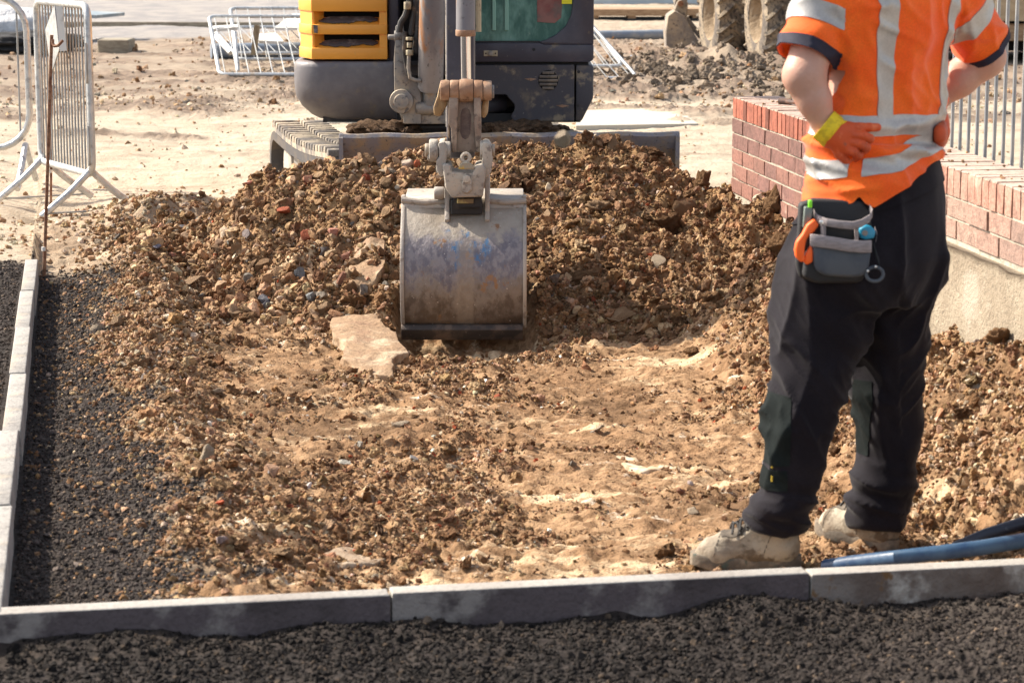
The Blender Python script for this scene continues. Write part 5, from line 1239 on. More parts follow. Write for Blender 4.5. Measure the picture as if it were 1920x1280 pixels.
NOTE = [
 (575, 446, 38, 'red', 'orange red broken brick in the left face of the heap, the brightest one', 0, (1,.8,.8)),
 (646, 530, 46, 'pink', 'rounded pinkish brown stone left of the bucket, at the foot of the heap', 0, (1,1,.8)),
 (495, 505, 70, 'brown', 'long flat brown stone at the left foot of the heap', 0, (1,.7,.5)),
 (524, 517, 44, 'brown', 'squat brown stone touching the long flat one at the heap foot', 0, (1,1,.8)),
 (444, 468, 38, 'tan', 'tan angular stone left of the long flat stone', 0, (1,1,.9)),
 (748, 392, 42, 'tan', 'large upright tan stone half hidden behind the bucket top left corner', 0, (.9,.8,1.5)),
 (661, 345, 34, 'tan', 'tan stone just below the left end of the blade', 0, (1,1,.9)),
 (706, 297, 38, 'tan', 'brown stone leaning on the blade left of the arm', 0, (1,1,.9)),
 (665, 312, 30, 'tan', 'small tan stone resting against the blade bottom left', 0, (1,1,.9)),
 (1055, 268, 54, 'pale', 'pale stone on the heap top, seen against the blade', 0, (1.1,.8,.75)),
 (1148, 284, 46, 'tan', 'long tilted stone on the heap top at the blade right half', 0, (.7,.8,1.3)),
 (1235, 500, 36, 'pale', 'pale cream wedge shaped stone in the right face of the heap', 0, (1,.8,1.0)),
 (1120, 398, 60, 'tan', 'big tan lump in the heap right of the bucket, half buried', 1, (1.3,1,.7)),
 (1285, 396, 58, 'brown', 'rounded brown boulder on the right shoulder of the heap', 0, (1.2,1,.8)),
 (1165, 595, 54, 'tan', 'low rounded stone at the right foot of the heap', 0, (1.2,1,.7)),
 (1210, 548, 16, 'red', 'small pinkish red stone at the right foot of the heap', 0, (1,1,.8)),
 (1112, 568, 22, 'red', 'red stone at the heap foot, right of the bucket', 0, (.7,1,1.1)),
 (1090, 532, 90, 'brown', 'wide brown clod near the foot of the heap right of the bucket', 1, (1.3,1,.8)),
 (1318, 352, 52, 'brown', 'upright brown clod on the skyline of the heap, next to the pale ground', 1, (.9,.9,1.1)),
 (1398, 352, 78, 'brown', 'big dark clod standing before the end of the brick wall', 1, (1,.9,1.1)),
 (1452, 398, 66, 'brown', 'tall slanting clod leaning towards the brick wall', 1, (.8,.8,1.4)),
 (1487, 400, 50, 'dkbrown', 'dark clod between the slanting one and the brick wall', 1, (.8,.8,1.1)),
 (1340, 400, 50, 'brown', 'knobbly upright clod right of the rounded boulder', 1, (.8,.8,1.2)),
 (1250, 430, 70, 'dkbrown', 'dark crumbling clod in the middle of the right heap face', 1, (1.2,1,.9)),
 (1330, 570, 60, 'brown', 'clod at the right foot of the heap, nearest the worker', 1, (1,1,.9)),
 (1465, 470, 70, 'brown', 'clod half hidden behind the tool pouch', 1, (1.1,1,.9)),
 (350, 505, 48, 'tan', 'round tan stone on the berm beside the dark gravel', 0, (1,1,.85)),
 (220, 612, 46, 'tan', 'larger round tan stone at the edge of the gravel strip', 0, (1,1,.8)),
 (183, 618, 34, 'pale', 'pale stone at the edge of the gravel strip, left of the round tan one', 0, (1,1,.8)),
 (262, 690, 50, 'tan', 'tan lump on the berm below the pair of round stones', 1, (1.1,1,.8)),
 (240, 824, 28, 'tan', 'single flat pale stone on the dark gravel edge', 0, (1.1,1,.5)),
 (530, 1040, 62, 'tan', 'half buried round lump near the front kerb', 1, (1,1,.6)),
 (575, 1052, 34, 'brown', 'brown stone right of the half buried lump near the front kerb', 0, (.8,1,.8)),
 (1000, 500, 30, 'brown', 'brown stone touching the right side of the bucket', 0, (1,1,.9)),
 (1300, 662, 40, 'brown', 'flat brown lump on the dug floor left of the worker', 1, (1.3,1,.6)),
 (1298, 960, 30, 'pale', 'small tan stone on the floor above the left boot toe', 0, (1.1,1,.6)),
 (1272, 1035, 34, 'dkbrown', 'dark flat stone right beside the left boot toe', 0, (1.1,1,.6)),
 (605, 583, 38, 'tan', 'tan egg shaped stone behind the big flat slab', 0, (1.1,1,.8)),
 (662, 572, 50, 'brown', 'brown clod between the big flat slab and the heap', 1, (1,1,.8)),
 (1600-1, 640, 3, 'brown', '', 0, (1,1,1)),
 (1838, 712, 44, 'tan', 'pale brown clod on the bank between the worker and the wall', 1, (1.1,1,.8)),
 (1800, 745, 30, 'tan', 'small angular stone on the bank right of the trousers', 0, (1,1,.8)),
 (1762, 722, 24, 'pale', 'small pale stone close to the right trouser leg', 0, (1.1,1,.7)),
 (1800, 600, 60, 'brown', 'rough clod on the bank below the rendered wall base', 1, (1.1,1,.9)),
 (1870, 640, 60, 'brown', 'rough clod on the bank at the right edge below the wall base', 1, (1.1,1,.8)),
 (545, 905, 34, 'dkbrown', 'dark pitted lump on the floor beside a red fragment', 0, (1.1,1,.6)),
 (545, 950, 34, 'red', 'flat red brick fragment on the floor, left of centre', 0, (1.1,.8,.3)),
 (860, 676, 16, 'pink', 'small orange stone on the floor below the bucket lip', 0, (1,1,.8)),
 (645, 870, 54, 'white', 'white chalky lump pressed into the floor', 0, (1.2,1,.3)),
]
for (px, py, wpx, c, lb, cl, sc) in NOTE:
    if lb: at_px(px, py, wpx*.92, c, lb, bool(cl), sc, name='soil_clod' if cl else 'stone', cat='clod' if cl else 'stone', rot=(rnd.uniform(-.25, .25), rnd.uniform(-.3, .3), rnd.uniform(-.5, .5)))
# flat slabs built to their outline
SLAB = M('slab_stone', (.29,.185,.105), .85, var=[(5, (.46,.35,.235), .50, .66, 6), (9, (.26,.155,.09), .50, .66, 5), (40, ('m', .7), .5, .65, 4)], bump=[(30, .010, 5), (90, .004, 3)])
def slab(pxs, z, th, label, mat=SLAB, tilt=.0):
    P = [G(a, b, z) for a, b in pxs] if z is not None else [Vector(hit(a, b))+Vector((0,-.02,.025)) for a, b in pxs]; c = sum(P, Vector())/len(P); t = bmesh.new()
    top_ = [t.verts.new(p+Vector((0,0,tilt*(p.y-c.y)))) for p in P]; bot = [t.verts.new(c+(p-c)*1.03-Vector((0,0,th))) for p in P]; n = len(P)
    t.faces.new(top_); t.faces.new(bot[::-1])
    for i in range(n): t.faces.new((top_[i], bot[i], bot[(i+1) % n], top_[(i+1) % n]))
    bmesh.ops.recalc_face_normals(t, faces=t.faces); bmesh.ops.bevel(t, geom=t.edges[:], offset=.006, segments=2, profile=.5, affect='EDGES')
    bmesh.ops.triangulate(t, faces=t.faces[:]); bmesh.ops.subdivide_edges(t, edges=t.edges[:], cuts=3, use_grid_fill=True); bmesh.ops.triangulate(t, faces=t.faces[:])
    V = np.array([v.co[:] for v in t.verts]); d = perlin(V*12, 3)*.016+perlin(V*40, 4)*.006; e = perlin(V*20+9, 6)*.016
    for v, a, b in zip(t.verts, d, e): v.co.z += a; v.co.x += b; v.co.y += b
    m = MB(); m._add(t); return tag(m.build('stone_slab', mat, sharp=50, loc=c), label, 'stone slab')
slab([(622, 607), (700, 600), (718, 612), (742, 630), (764, 656), (740, 668), (735, 690), (705, 690), (660, 678), (640, 665), (650, 645), (625, 632)], -.112, .06, 'big flat stone slab with a chalky top, lying left of the bucket lip', tilt=.05)
slab([(672, 462), (700, 455), (722, 462), (722, 500), (700, 540), (655, 545), (655, 510)], None, .05, 'pale brown slab lying on the slope of the heap just left of the bucket')
slab([(600, 1040), (650, 1024), (715, 1026), (722, 1042), (690, 1058), (640, 1060), (605, 1060)], -.140, .04, 'long flat grey stone on the floor near the front kerb', M('dirty_flat_stone', (.30,.22,.15), .9, var=[(9, (.42,.34,.25), .46, .62, 5), (20, (.20,.125,.07), .5, .62, 5)], bump=[(60, .006, 4)]))
slab([(1125, 846), (1170, 850), (1215, 872), (1240, 884), (1200, 884), (1150, 870)], -.158, .02, 'smear of white chalky rubble pressed into the floor left of the worker', M('chalk', (.58,.49,.37), .9, var=[(20, (.40,.29,.18), .42, .56, 5)]))
# the others on the heap, the berm, the floor and the bank: those alike share a label
KN = {'tan': 'tan', 'brown': 'brown', 'dkbrown': 'dark brown', 'pale': 'pale cream', 'grey': 'grey', 'bluegrey': 'blue grey', 'pink': 'pinkish', 'red': 'brick red', 'white': 'white'}
LM = [(n_, *hit(a, b)[:2]) for n_, a, b in [
 ('the left end of the dozer blade', 655, 335), ('the bucket left rim', 735, 480), ('the brick red fragment in the heap', 575, 446), ('the long flat stone at the heap foot', 495, 505),
 ('the big flat slab', 690, 640), ('the quick hitch', 780, 330), ('the foot of the heap by the bucket', 620, 560), ('the bucket right rim', 1010, 470), ('the bucket lip', 870, 690),
 ('the pale stone on the heap top', 1055, 275), ('the long tilted stone on the heap top', 1150, 300), ('the cream wedge shaped stone', 1235, 500), ('the rounded boulder on the heap shoulder', 1285, 396),
 ('the wide brown clod', 1090, 540), ('the big clod before the brick wall', 1398, 370), ('the slanting clod at the wall', 1452, 410), ('the tool pouch', 1440, 500), ('the heap foot near the worker', 1330, 590),
 ('the round stone on the berm', 350, 505), ('the left end of the heap', 440, 400), ('the pair of round stones by the gravel', 205, 625), ('the tan lump on the berm', 262, 690), ('the berm middle', 300, 820), ('the berm end by the front kerb', 380, 1000),
 ('the steel pins', 200, 500), ('the half buried lump', 530, 1040), ('the flat brick red fragment', 545, 945), ('the white chalky lump', 645, 870), ('the chalk smear', 1180, 870), ('the left boot', 1270, 1000), ('the trouser legs', 1380, 760),
 ('the middle of the dug floor', 950, 800), ('the near middle of the floor', 900, 980), ('the right boot', 1740, 1000), ('the rendered wall base', 1800, 590), ('the bank at the right edge', 1890, 720), ('the low bank by the trousers', 1780, 800), ('the blue pipe', 1850, 930)]]
def loose(n, box, f, lo, hi, al, names, probs, where, clod, seed):
    r = np.random.RandomState(seed); x, y = pts(n, *box, r, f); s = sizes(n, lo, hi, r, al); x_, y_, s_ = x, y, s; k = offkerb(x, y, s); nm = r.choice(names, n, p=np.array(probs)/sum(probs)); z = height(x, y)
    for i in range(n):
        if not k[i]: continue
        q = min(LM, key=lambda m_: (m_[1]-x[i])**2+(m_[2]-y[i])**2); dx, dy = x[i]-q[1], y[i]-q[2]
        where = ('left of' if dx < 0 else 'right of') if abs(dx) > abs(dy) else ('in front of' if dy < 0 else 'behind'); where = where+' '+q[0]; flat_ = ['thin ', '', 'tall '][int(np.clip((r.uniform()-.2)*2.5, 0, 2))]
        size_ = 'small' if s[i] < (lo*hi)**.5*.95 else 'large'; what = 'soil clod' if clod else 'stone'
        stone(x[i], y[i], z[i]+s[i]*.25, s[i], nm[i], '%s%s %s %s %s' % (flat_, size_, KN[nm[i]], what, where), '%s %s' % (what+'s', where), clod, sc=(r.uniform(.8, 1.2), r.uniform(.7, 1), {'thin ': .42, '': .72, 'tall ': 1.05}[flat_]), name='soil_clod' if clod else 'stone', cat='clod' if clod else 'stone')
loose(125, HB, heaprock, .027, .062, 2.6, ['brown','tan','dkbrown','pale','grey','pink','red'], [42,34,8,9,4,3,1.2], 'loose in the heap by the bucket', False, 21)
loose(70, HB, heapclod, .030, .062, 2.6, ['brown','dkbrown','tan'], [44,36,12], 'in the right side of the heap', True, 22)
loose(60, (-2.1, -.6, 5.6, 11.9), lambda x, y: bermf(x, y)*(x < 0), .020, .042, 2.6, ['tan','pale','brown','grey','pink'], [40,24,28,3,2], 'on the berm beside the gravel strip', False, 23)
loose(36, FL, lambda x, y: floorf(x, y)*(y < 9.4)*(np.hypot((x-.75)*1.2, y-6.) > .55), .016, .034, 2.6, ['tan','pale','brown','white','pink'], [36,22,30,6,4], 'scattered on the dug floor', False, 24)
loose(30, (.8, 1.9, 5.6, 9.6), lambda x, y: (1-sstep(.35, .6, wall_dist(x, y)))*(wall_dist(x, y) > .05)*1., .022, .05, 2.6, ['brown','tan','dkbrown'], [44,34,16], 'on the bank along the brick wall', True, 25)
for o in BIG+BIGC: bpy.data.objects.remove(o)
# ------------------------------------------------------------------ the worker: smooth distance fields turned into meshes
def surface_nets(F, lo, h):
    """F (nx,ny,nz) sampled field, negative inside -> vertices, triangles"""
    s = F < 0; nx, ny, nz = F.shape
    def c(i, j, k): return (slice(i, nx-1+i), slice(j, ny-1+j), slice(k, nz-1+k))
    cnt = sum(s[c(i,j,k)].astype(np.int8) for i in (0,1) for j in (0,1) for k in (0,1)); act = (cnt > 0) & (cnt < 8)
    I = np.argwhere(act); vid = -np.ones(act.shape, np.int64); vid[tuple(I.T)] = np.arange(len(I))
    P = np.zeros((len(I), 3)); n = np.zeros(len(I)); C = [(i,j,k) for i in (0,1) for j in (0,1) for k in (0,1)]
    for a in C:
        for ax in range(3):
            if a[ax]: continue
            b = list(a); b[ax] = 1; fa = F[I[:,0]+a[0], I[:,1]+a[1], I[:,2]+a[2]]; fb = F[I[:,0]+b[0], I[:,1]+b[1], I[:,2]+b[2]]
            m = (fa < 0) != (fb < 0); t = np.where(m, fa/(fa-fb+1e-12), 0); p = np.array(a, float)[None].repeat(len(I), 0); p[:,ax] += t
            P[m] += p[m]; n[m] += 1
    V = (I+P/n[:,None])*h+lo; Q = []
    for ax in range(3):
        o = [1,1,1]; o[ax] = 0; u, v = [q for q in range(3) if q != ax]
        sl0 = [slice(1, d-1) for d in F.shape]; sl0[ax] = slice(0, F.shape[ax]-1); sl1 = list(sl0); sl1[ax] = slice(1, F.shape[ax])
        a_ = s[tuple(sl0)]; b_ = s[tuple(sl1)]; E_ = np.argwhere(a_ != b_)
        base = E_+np.array([1 if q != ax else 0 for q in range(3)]); flip = a_[tuple(E_.T)]
        du = np.zeros(3, int); du[u] = 1; dv = np.zeros(3, int); dv[v] = 1
        g = lambda w_: vid[tuple((base-w_).T)]
        q = np.stack([g(du+dv), g(dv), g(du*0), g(du)], 1)
        if ax == 1: flip = ~flip
        q[~flip] = q[~flip][:, ::-1]; Q.append(q)
    Q = np.concatenate(Q); Q = Q[(Q >= 0).all(1)]
    return V, np.concatenate([Q[:, [0,1,2]], Q[:, [0,2,3]]])
def vnormals(V, T):
    n = np.cross(V[T[:,1]]-V[T[:,0]], V[T[:,2]]-V[T[:,0]]); N = np.zeros_like(V)
    for k in range(3): np.add.at(N, T[:,k], n)
    return N/(np.linalg.norm(N, axis=1)[:,None]+1e-12)
def smin(a, b, k):
    h = np.clip(.5+.5*(b-a)/k, 0, 1); return b*(1-h)+a*h-k*h*(1-h)
def rcone(P, a, b, ra, rb):
    a = np.array(a); b = np.array(b); ab = b-a; t = np.clip(((P-a)@ab)/(ab@ab), 0, 1)
    return np.linalg.norm(P-a-t[...,None]*ab, axis=-1)-(ra+(rb-ra)*t)
def ellipsoid(P, c, r, yaw=0):
    q = P-np.array(c); cs, sn = math.cos(yaw), math.sin(yaw); x = q[...,0]*cs+q[...,1]*sn; y = -q[...,0]*sn+q[...,1]*cs
    k = np.sqrt((x/r[0])**2+(y/r[1])**2+(q[...,2]/r[2])**2); return (k-1)*min(r)
def sections(P, S, yaw, ex_=2.3):
    """S rows (z, cx, cy, a, b) sorted by z"""
    S = np.array(sorted(S)); z = P[...,2]; cx, cy, a, b = [np.interp(z, S[:,0], S[:,k]) for k in (1,2,3,4)]
    yw = yaw if np.isscalar(yaw) else np.interp(z, S[:,0], yaw); cs, sn = np.cos(yw), np.sin(yw)
    q0 = P[...,0]-cx; q1 = P[...,1]-cy; x = np.abs(q0*cs+q1*sn)/a; y = np.abs(-q0*sn+q1*cs)/b
    r = (x**ex_+y**ex_)**(1/ex_); d = (r-1)*np.sqrt(a*b)
    return np.maximum(d, np.maximum(S[0,0]-z, z-S[-1,0]))
def grid(lo, hi, h, fn):
    lo = np.array(lo, float); n = np.ceil((np.array(hi)-lo)/h).astype(int)+1; F = np.empty(n, np.float32)
    ys = lo[1]+np.arange(n[1])*h; zs_ = lo[2]+np.arange(n[2])*h; st = 24
    for i in range(0, n[0], st):
        xs = lo[0]+np.arange(i, min(i+st, n[0]))*h; G_ = np.stack(np.meshgrid(xs, ys, zs_, indexing='ij'), -1); F[i:i+st] = fn(G_)
    F[0] = F[-1] = 1; F[:,0] = 1; F[:,-1] = 1; F[:,:,0] = 1; F[:,:,-1] = 1
    return surface_nets(F, lo, h)
def relax(V, T, n=2):
    for _ in range(n):
        S = np.zeros_like(V); c = np.zeros(len(V))
        for a, b in ((0,1),(1,2),(2,0)):
            np.add.at(S, T[:,a], V[T[:,b]]); np.add.at(c, T[:,a], 1); np.add.at(S, T[:,b], V[T[:,a]]); np.add.at(c, T[:,b], 1)
        V = V*.5+.5*S/np.maximum(c, 1)[:,None]
    return V
def clip_mesh(V, T, f):
    """keeps the part of a triangle mesh where f > 0, cutting along f = 0"""
    ins = f > 0; k = ins[T].sum(1); out = [T[k == 3]]; NV = [V]; base = len(V); cache = {}
    extra = []
    def cut(a, b):
        key = (min(a, b), max(a, b))
        if key not in cache:
            t = f[a]/(f[a]-f[b]); cache[key] = base+len(extra); extra.append(V[a]+(V[b]-V[a])*t)
        return cache[key]
    tr = []
    for t in T[(k == 1) | (k == 2)]:
        i = ins[t]
        if i.sum() == 1:
            j = int(np.argmax(i)); a, b, c = t[j], t[(j+1) % 3], t[(j+2) % 3]; tr.append((a, cut(a, b), cut(a, c)))
        else:
            j = int(np.argmin(i)); a, b, c = t[j], t[(j+1) % 3], t[(j+2) % 3]; p, q = cut(a, b), cut(a, c); tr.append((p, b, c)); tr.append((p, c, q))
    V2 = np.concatenate([V, np.array(extra).reshape(-1, V.shape[1])]); T2 = np.concatenate(out+([np.array(tr)] if tr else []))
    used = np.unique(T2); m = -np.ones(len(V2), int); m[used] = np.arange(len(used)); return V2[used], m[T2]
def shell(V, T, N, th, off):
    """gives a clipped surface real thickness"""
    n = len(V); e = np.concatenate([T[:,[0,1]], T[:,[1,2]], T[:,[2,0]]]); es = np.sort(e, 1); _, inv, cnt = np.unique(es, axis=0, return_inverse=True, return_counts=True); inv = inv.ravel()
    b = e[cnt[inv] == 1]; V2 = np.concatenate([V+N*off, V+N*(off-th)])
    side = np.concatenate([np.stack([b[:,0], b[:,0]+n, b[:,1]], 1), np.stack([b[:,1], b[:,0]+n, b[:,1]+n], 1)])
    return V2, np.concatenate([T, T[:, ::-1]+n, side])
SH = .07                                  # everything stands this much further than first measured
def WY(px, py, Y): return np.array(W(px, py, Y+SH))
def sec(rows, Y, ratio, yaw):
    """rows (py, left px, right px[, Y]) -> elliptical sections"""
    out = []
    for r in rows:
        Yc = r[3] if len(r) > 3 else Y; a = WY(r[1], r[0], Yc); b = WY(r[2], r[0], Yc); wdt = abs(b[0]-a[0])/2
        la = wdt/math.sqrt(math.cos(yaw)**2+(ratio*math.sin(yaw))**2); out.append((a[2], (a[0]+b[0])/2, a[1], la, la*ratio))
    return out
yT, yP = R(40), R(48)
LEG_L = sec([(993, 1402, 1508, 5.93), (982, 1397, 1512, 5.93), (958, 1397, 1520, 5.92), (920, 1424, 1532, 5.92), (860, 1429, 1546, 5.92), (800, 1428, 1562, 5.93), (760, 1434, 1574, 5.94), (720, 1444, 1588, 5.95), (660, 1450, 1612, 5.97), (600, 1449, 1636, 5.98), (540, 1454, 1656, 5.99), (480, 1474, 1676, 6.0), (430, 1500, 1690, 6.01)], 5.95, .95, R(20))
LEG_R = sec([(986, 1596, 1694, 6.13), (978, 1592, 1700, 6.13), (950, 1590, 1703, 6.13), (900, 1593, 1714, 6.13), (850, 1610, 1722, 6.13), (800, 1607, 1728, 6.13), (720, 1601, 1734, 6.12), (660, 1598, 1741, 6.11), (600, 1596, 1748, 6.10), (540, 1590, 1756, 6.09), (480, 1585, 1770, 6.08)], 6.12, .95, R(20))
PEL = sec([(560, 1520, 1735), (520, 1486, 1757), (480, 1483, 1771), (430, 1500, 1774), (380, 1518, 1772), (340, 1526, 1766), (305, 1534, 1758), (285, 1540, 1752)], 6.03, .74, yP)
def f_trousers(P, inset=0):
    l = sections(P, LEG_L, R(20), 2.2); r = sections(P, LEG_R, R(20), 2.2); p = sections(P, PEL, yP, 2.3)
    return smin(smin(l, p, .05), smin(r, p, .05), .012)+inset
TOR = sec([(400, 1520, 1768), (350, 1517, 1768), (300, 1513, 1764), (262, 1512, 1766), (215, 1524, 1769), (150, 1543, 1773), (100, 1541, 1782), (50, 1534, 1796), (10, 1530, 1806), (-20, 1536, 1800), (-45, 1562, 1782), (-62, 1610, 1742), (-75, 1632, 1716)], 6.03, .60, yT)
SHL, CFL, ELL, WRL = WY(1545, -2, 5.95), WY(1508, 104, 5.90), WY(1509, 142, 5.88), WY(1547, 242, 5.87)
SHR, CFR, ELR, WRR = WY(1790, 2, 6.13), WY(1846, 88, 6.20), WY(1846, 108, 6.21), WY(1748, 190, 6.20)
zpy0 = WY(1600, 400, 5.95)[2]
def f_torso(P): return sections(P, TOR, yT, 2.4)
def f_shirt(P):
    t = f_torso(P); l = smin(rcone(P, SHL, CFL, .073, .0655), rcone(P, CFL, CFL+(CFL-SHL)*.02, .0655, .0655), .01); r = rcone(P, SHR, CFR, .078, .064)
    pel = sections(P, PEL, yP, 2.3)-.019; t = smin(t, np.maximum(pel, zpy0-P[...,2]), .02)
    d = smin(smin(t, l, .035), r, .035)
    # cut the sleeves square at their cuffs
    return d
HD = WY(1660, -172, 6.03); NK = WY(1668, -55, 6.06); fdir = np.array([-math.sin(R(44)), math.cos(R(44)), -.18]); fdir /= np.linalg.norm(fdir); hl = np.array([-math.cos(R(44)), -math.sin(R(44)), 0]); hu = np.cross(fdir, -hl)
hu = hu if hu[2] > 0 else -hu
def f_head(P):
    q = P-HD; x = q@hl; y = q@fdir; z = q@hu
    cr = (np.sqrt((x/.077)**2+((y+.008)/.098)**2+((z-.03)/.088)**2)-1)*.077
    jaw = (np.sqrt((x/.058)**2+((y-.022)/.070)**2+((z+.055)/.062)**2)-1)*.058
    d = smin(cr, jaw, .03)
    nose = rcone(np.stack([x, y, z], -1), (0, .088, .005), (0, .106, -.026), .009, .013); d = smin(d, nose, .012)
    for s in (-1, 1):
        d = smin(d, -(-1)*(np.sqrt(((x-s*.077)/.010)**2+((y+.006)/.020)**2+((z+.012)/.032)**2)-1)*.010, .006)
        eye = np.sqrt((x-s*.030)**2+(y-.094)**2+(z-.004)**2)-.013; d = np.maximum(d, -eye)
        d = smin(d, np.sqrt((x-s*.030)**2+(y-.082)**2+(z-.004)**2)-.0115, .001)
    lip = rcone(np.stack([x, y, z], -1), (-.02, .084, -.062), (.02, .084, -.062), .008, .008); d = smin(d, lip, .006)
    return d
# ---- gloved left hand: palm and five separate fingers
def hp(px, py, Y): return WY(px, py, Y)
PALM = [(hp(1553, 243, 5.868), hp(1590, 246, 5.862), .034, .026), (hp(1556, 256, 5.866), hp(1592, 276, 5.862), .033, .024)]
FING = [ [(1592, 238, 5.858), (1612, 239, 5.852), (1630, 239, 5.856), (1645, 239, 5.864)],
         [(1598, 253, 5.852), (1618, 254, 5.838), (1631, 260, 5.845), (1626, 268, 5.862)],
         [(1594, 266, 5.852), (1613, 270, 5.838), (1625, 277, 5.846), (1618, 285, 5.862)],
         [(1588, 279, 5.852), (1602, 285, 5.842), (1611, 292, 5.850), (1604, 298, 5.863)],
         [(1562, 268, 5.858), (1574, 290, 5.862), (1588, 303, 5.870), (1600, 308, 5.878)] ]
FR_ = [.0098, .0100, .0096, .0088, .0105]
def f_handL(P, g=0):
    d = None
    for a, b, ra, rb in PALM:
        e = rcone(P, a, b, ra+g-.006, rb+g-.004); d = e if d is None else smin(d, e, .02)
    for ch, r in zip(FING, FR_):
        e = None
        for i in range(3):
            q = rcone(P, hp(*ch[i]), hp(*ch[i+1]), (r-.0006*i)+g, (r-.0006*(i+1))+g); e = q if e is None else smin(e, q, .004)
        d = smin(d, e, .0022)
    return d
FIR = [ [(1756, 232, 6.14), (1762, 236, 6.06), (1764, 242, 6.02), (1762, 247, 5.99)], [(1756, 244, 6.14), (1764, 249, 6.06), (1765, 253, 6.01), (1762, 257, 5.99)], [(1752, 256, 6.14), (1762, 260, 6.07), (1762, 264, 6.03), (1759, 267, 6.01)], [(1748, 266, 6.15), (1756, 270, 6.09), (1757, 272, 6.06), (1755, 275, 6.04)], [(1748, 222, 6.2), (1742, 215, 6.26), (1728, 222, 6.30), (1715, 232, 6.31)] ]
def f_handR(P, g=0):
    d = smin(rcone(P, hp(1750, 206, 6.20), hp(1752, 245, 6.16), .028+g, .034+g), rcone(P, hp(1748, 232, 6.18), hp(1750, 262, 6.16), .03+g, .026+g), .02)
    for ch in FIR:
        e = None
        for i in range(3):
            q = rcone(P, hp(*ch[i]), hp(*ch[i+1]), .0112+g, .0106+g); e = q if e is None else smin(e, q, .004)
        d = smin(d, e, .005)
    return d
def f_arms(P):
    ul = rcone(P, SHL, ELL, .055, .051); fl = smin(rcone(P, ELL+np.array((-.004,0,.0)), lerp(ELL, WRL, .45), .050, .041), rcone(P, lerp(ELL, WRL, .45), WRL, .040, .028), .02)
    mr = lerp(ELR, WRR, .5)
    ur = rcone(P, SHR, ELR, .056, .052); fr = smin(rcone(P, ELR, mr, .052, .045), rcone(P, mr, WRR, .044, .030), .02); fr2 = rcone(P, WRR, WY(1750, 206, 6.20), .031, .028)
    return smin(smin(ul, fl, .018), smin(ur, smin(fr, fr2, .02), .018), .004)
def f_legs(P):
    d = None
    for S, kz in ((LEG_L, 0), (LEG_R, 0)):
        S_ = sorted(S); an, kn_, hp_ = [np.array((q[1], q[2], q[0])) for q in (S_[0], S_[len(S_)//2-1], S_[-1])]; an = an+np.array((0,0,-.03))
        e = smin(rcone(P, an, kn_, .032, .045), rcone(P, kn_, hp_, .050, .070), .02); d = e if d is None else smin(d, e, .01)
    return smin(d, sections(P, PEL[3:], yP, 2.3)+.02, .03)
def f_body(P):
    t = f_torso(P)+.012; lg = f_legs(P); nk = rcone(P, NK, HD-np.array((0,0,.04)), .060, .055)
    d = smin(t, lg, .03); d = smin(d, f_arms(P), .03); d = smin(d, nk, .02); d = smin(d, f_head(P), .015)
    d = np.minimum(d, f_handR(P)); return smin(d, f_handL(P), .006)
SKIN = M('skin', (.50,.285,.21), .5, var=[(7, (.60,.30,.22), .42, .66, 4), (40, (.53,.31,.235), .45, .7, 4)], bump=[(180, .0008, 3)], spec=.4)
SKIN.node_tree.nodes['Principled BSDF'].inputs['Subsurface Weight'].default_value = .12; SKIN.node_tree.nodes['Principled BSDF'].inputs['Subsurface Scale'].default_value = .02
base_pt = (float((LEG_L[0][1]+LEG_R[0][1])/2), 6.1, -.13)
wk = empty('person', base_pt, 'worker in orange hi-vis polo and black trousers, seen from behind, hands on hips', 'person')
z_lo = -.06; V, T = grid((.45, 5.72, z_lo), (1.36, 6.48, 1.95), .0065, f_body); V = relax(V, T, 1)
mesh_obj('body', V, T, SKIN, wk)
# ---- trousers with folds
TRO = M('trouser_cloth', (.010,.008,.012), .85, var=[(6, (.014,.0115,.016), .42, .62, 4), (200, ('m', .75), .4, .6, 2), (9, (.06,.05,.04), .70, .80, 5)], bump=[(500, .0006, 2)], spec=.15)
TRO.node_tree.nodes['Principled BSDF'].inputs['Sheen Weight'].default_value = .10; TRO.node_tree.nodes['Principled BSDF'].inputs['Sheen Roughness'].default_value = .45
V, T = grid((.45, 5.72, -.12), (1.30, 6.45, 1.02), .0052, f_trousers)
N = vnormals(V, T)
def fold(p, freq, seed, sharp=2.0):
    n_ = perlin(p*np.array(freq), seed); return (1-np.abs(n_)*2.2).clip(0, 1)**sharp
zL = V[:,2]; zcuff = LEG_L[0][0]; knee = WY(1500, 770, 5.95)[2]; crotch = WY(1600, 620, 6.05)[2]
low = np.exp(-((zL-(zcuff+.06))/.07)**2); kn = np.exp(-((zL-knee)/.13)**2); cr = np.exp(-((zL-crotch)/.16)**2)
side_l = V[:,0] < 1.03-.10*(zL-0)      # which leg
diag = V.copy(); diag[:,2] = V[:,2]+(V[:,0]-.9)*np.where(side_l, 1.2, -1.0)
hz = V.copy(); hz[:,2] += .35*V[:,0]
D_ = .017*low*(fold(hz, (4,4,20), 3, 1.8)-.35) + .016*kn*(fold(diag, (4.5,4.5,9), 5, 2.4)-.3) + .012*cr*(fold(diag, (2.6,2.6,8), 8, 1.8)-.35)
vert = V.copy(); D_ += .013*(1-low)*(fold(vert*np.array((1,1,1)), (8,8,1.9), 12, 2.2)-.3)*sstep(.95, .7, zL)
D_ += .005*perlin(V*np.array((14,14,8)), 20)+.006*(fold(diag, (10,10,15), 25, 2.5)-.25)*(kn+.6*cr+.5*low)
D_ += .005*low*np.sin((zL-zcuff)*95+3*perlin(V*5, 33))*np.exp(-((zL-zcuff-.05)/.06)**2)
V = V+N*D_[:,None]; V = relax(V, T, 1); N = vnormals(V, T)
tr_o = mesh_obj('trousers', V, T, TRO, wk)
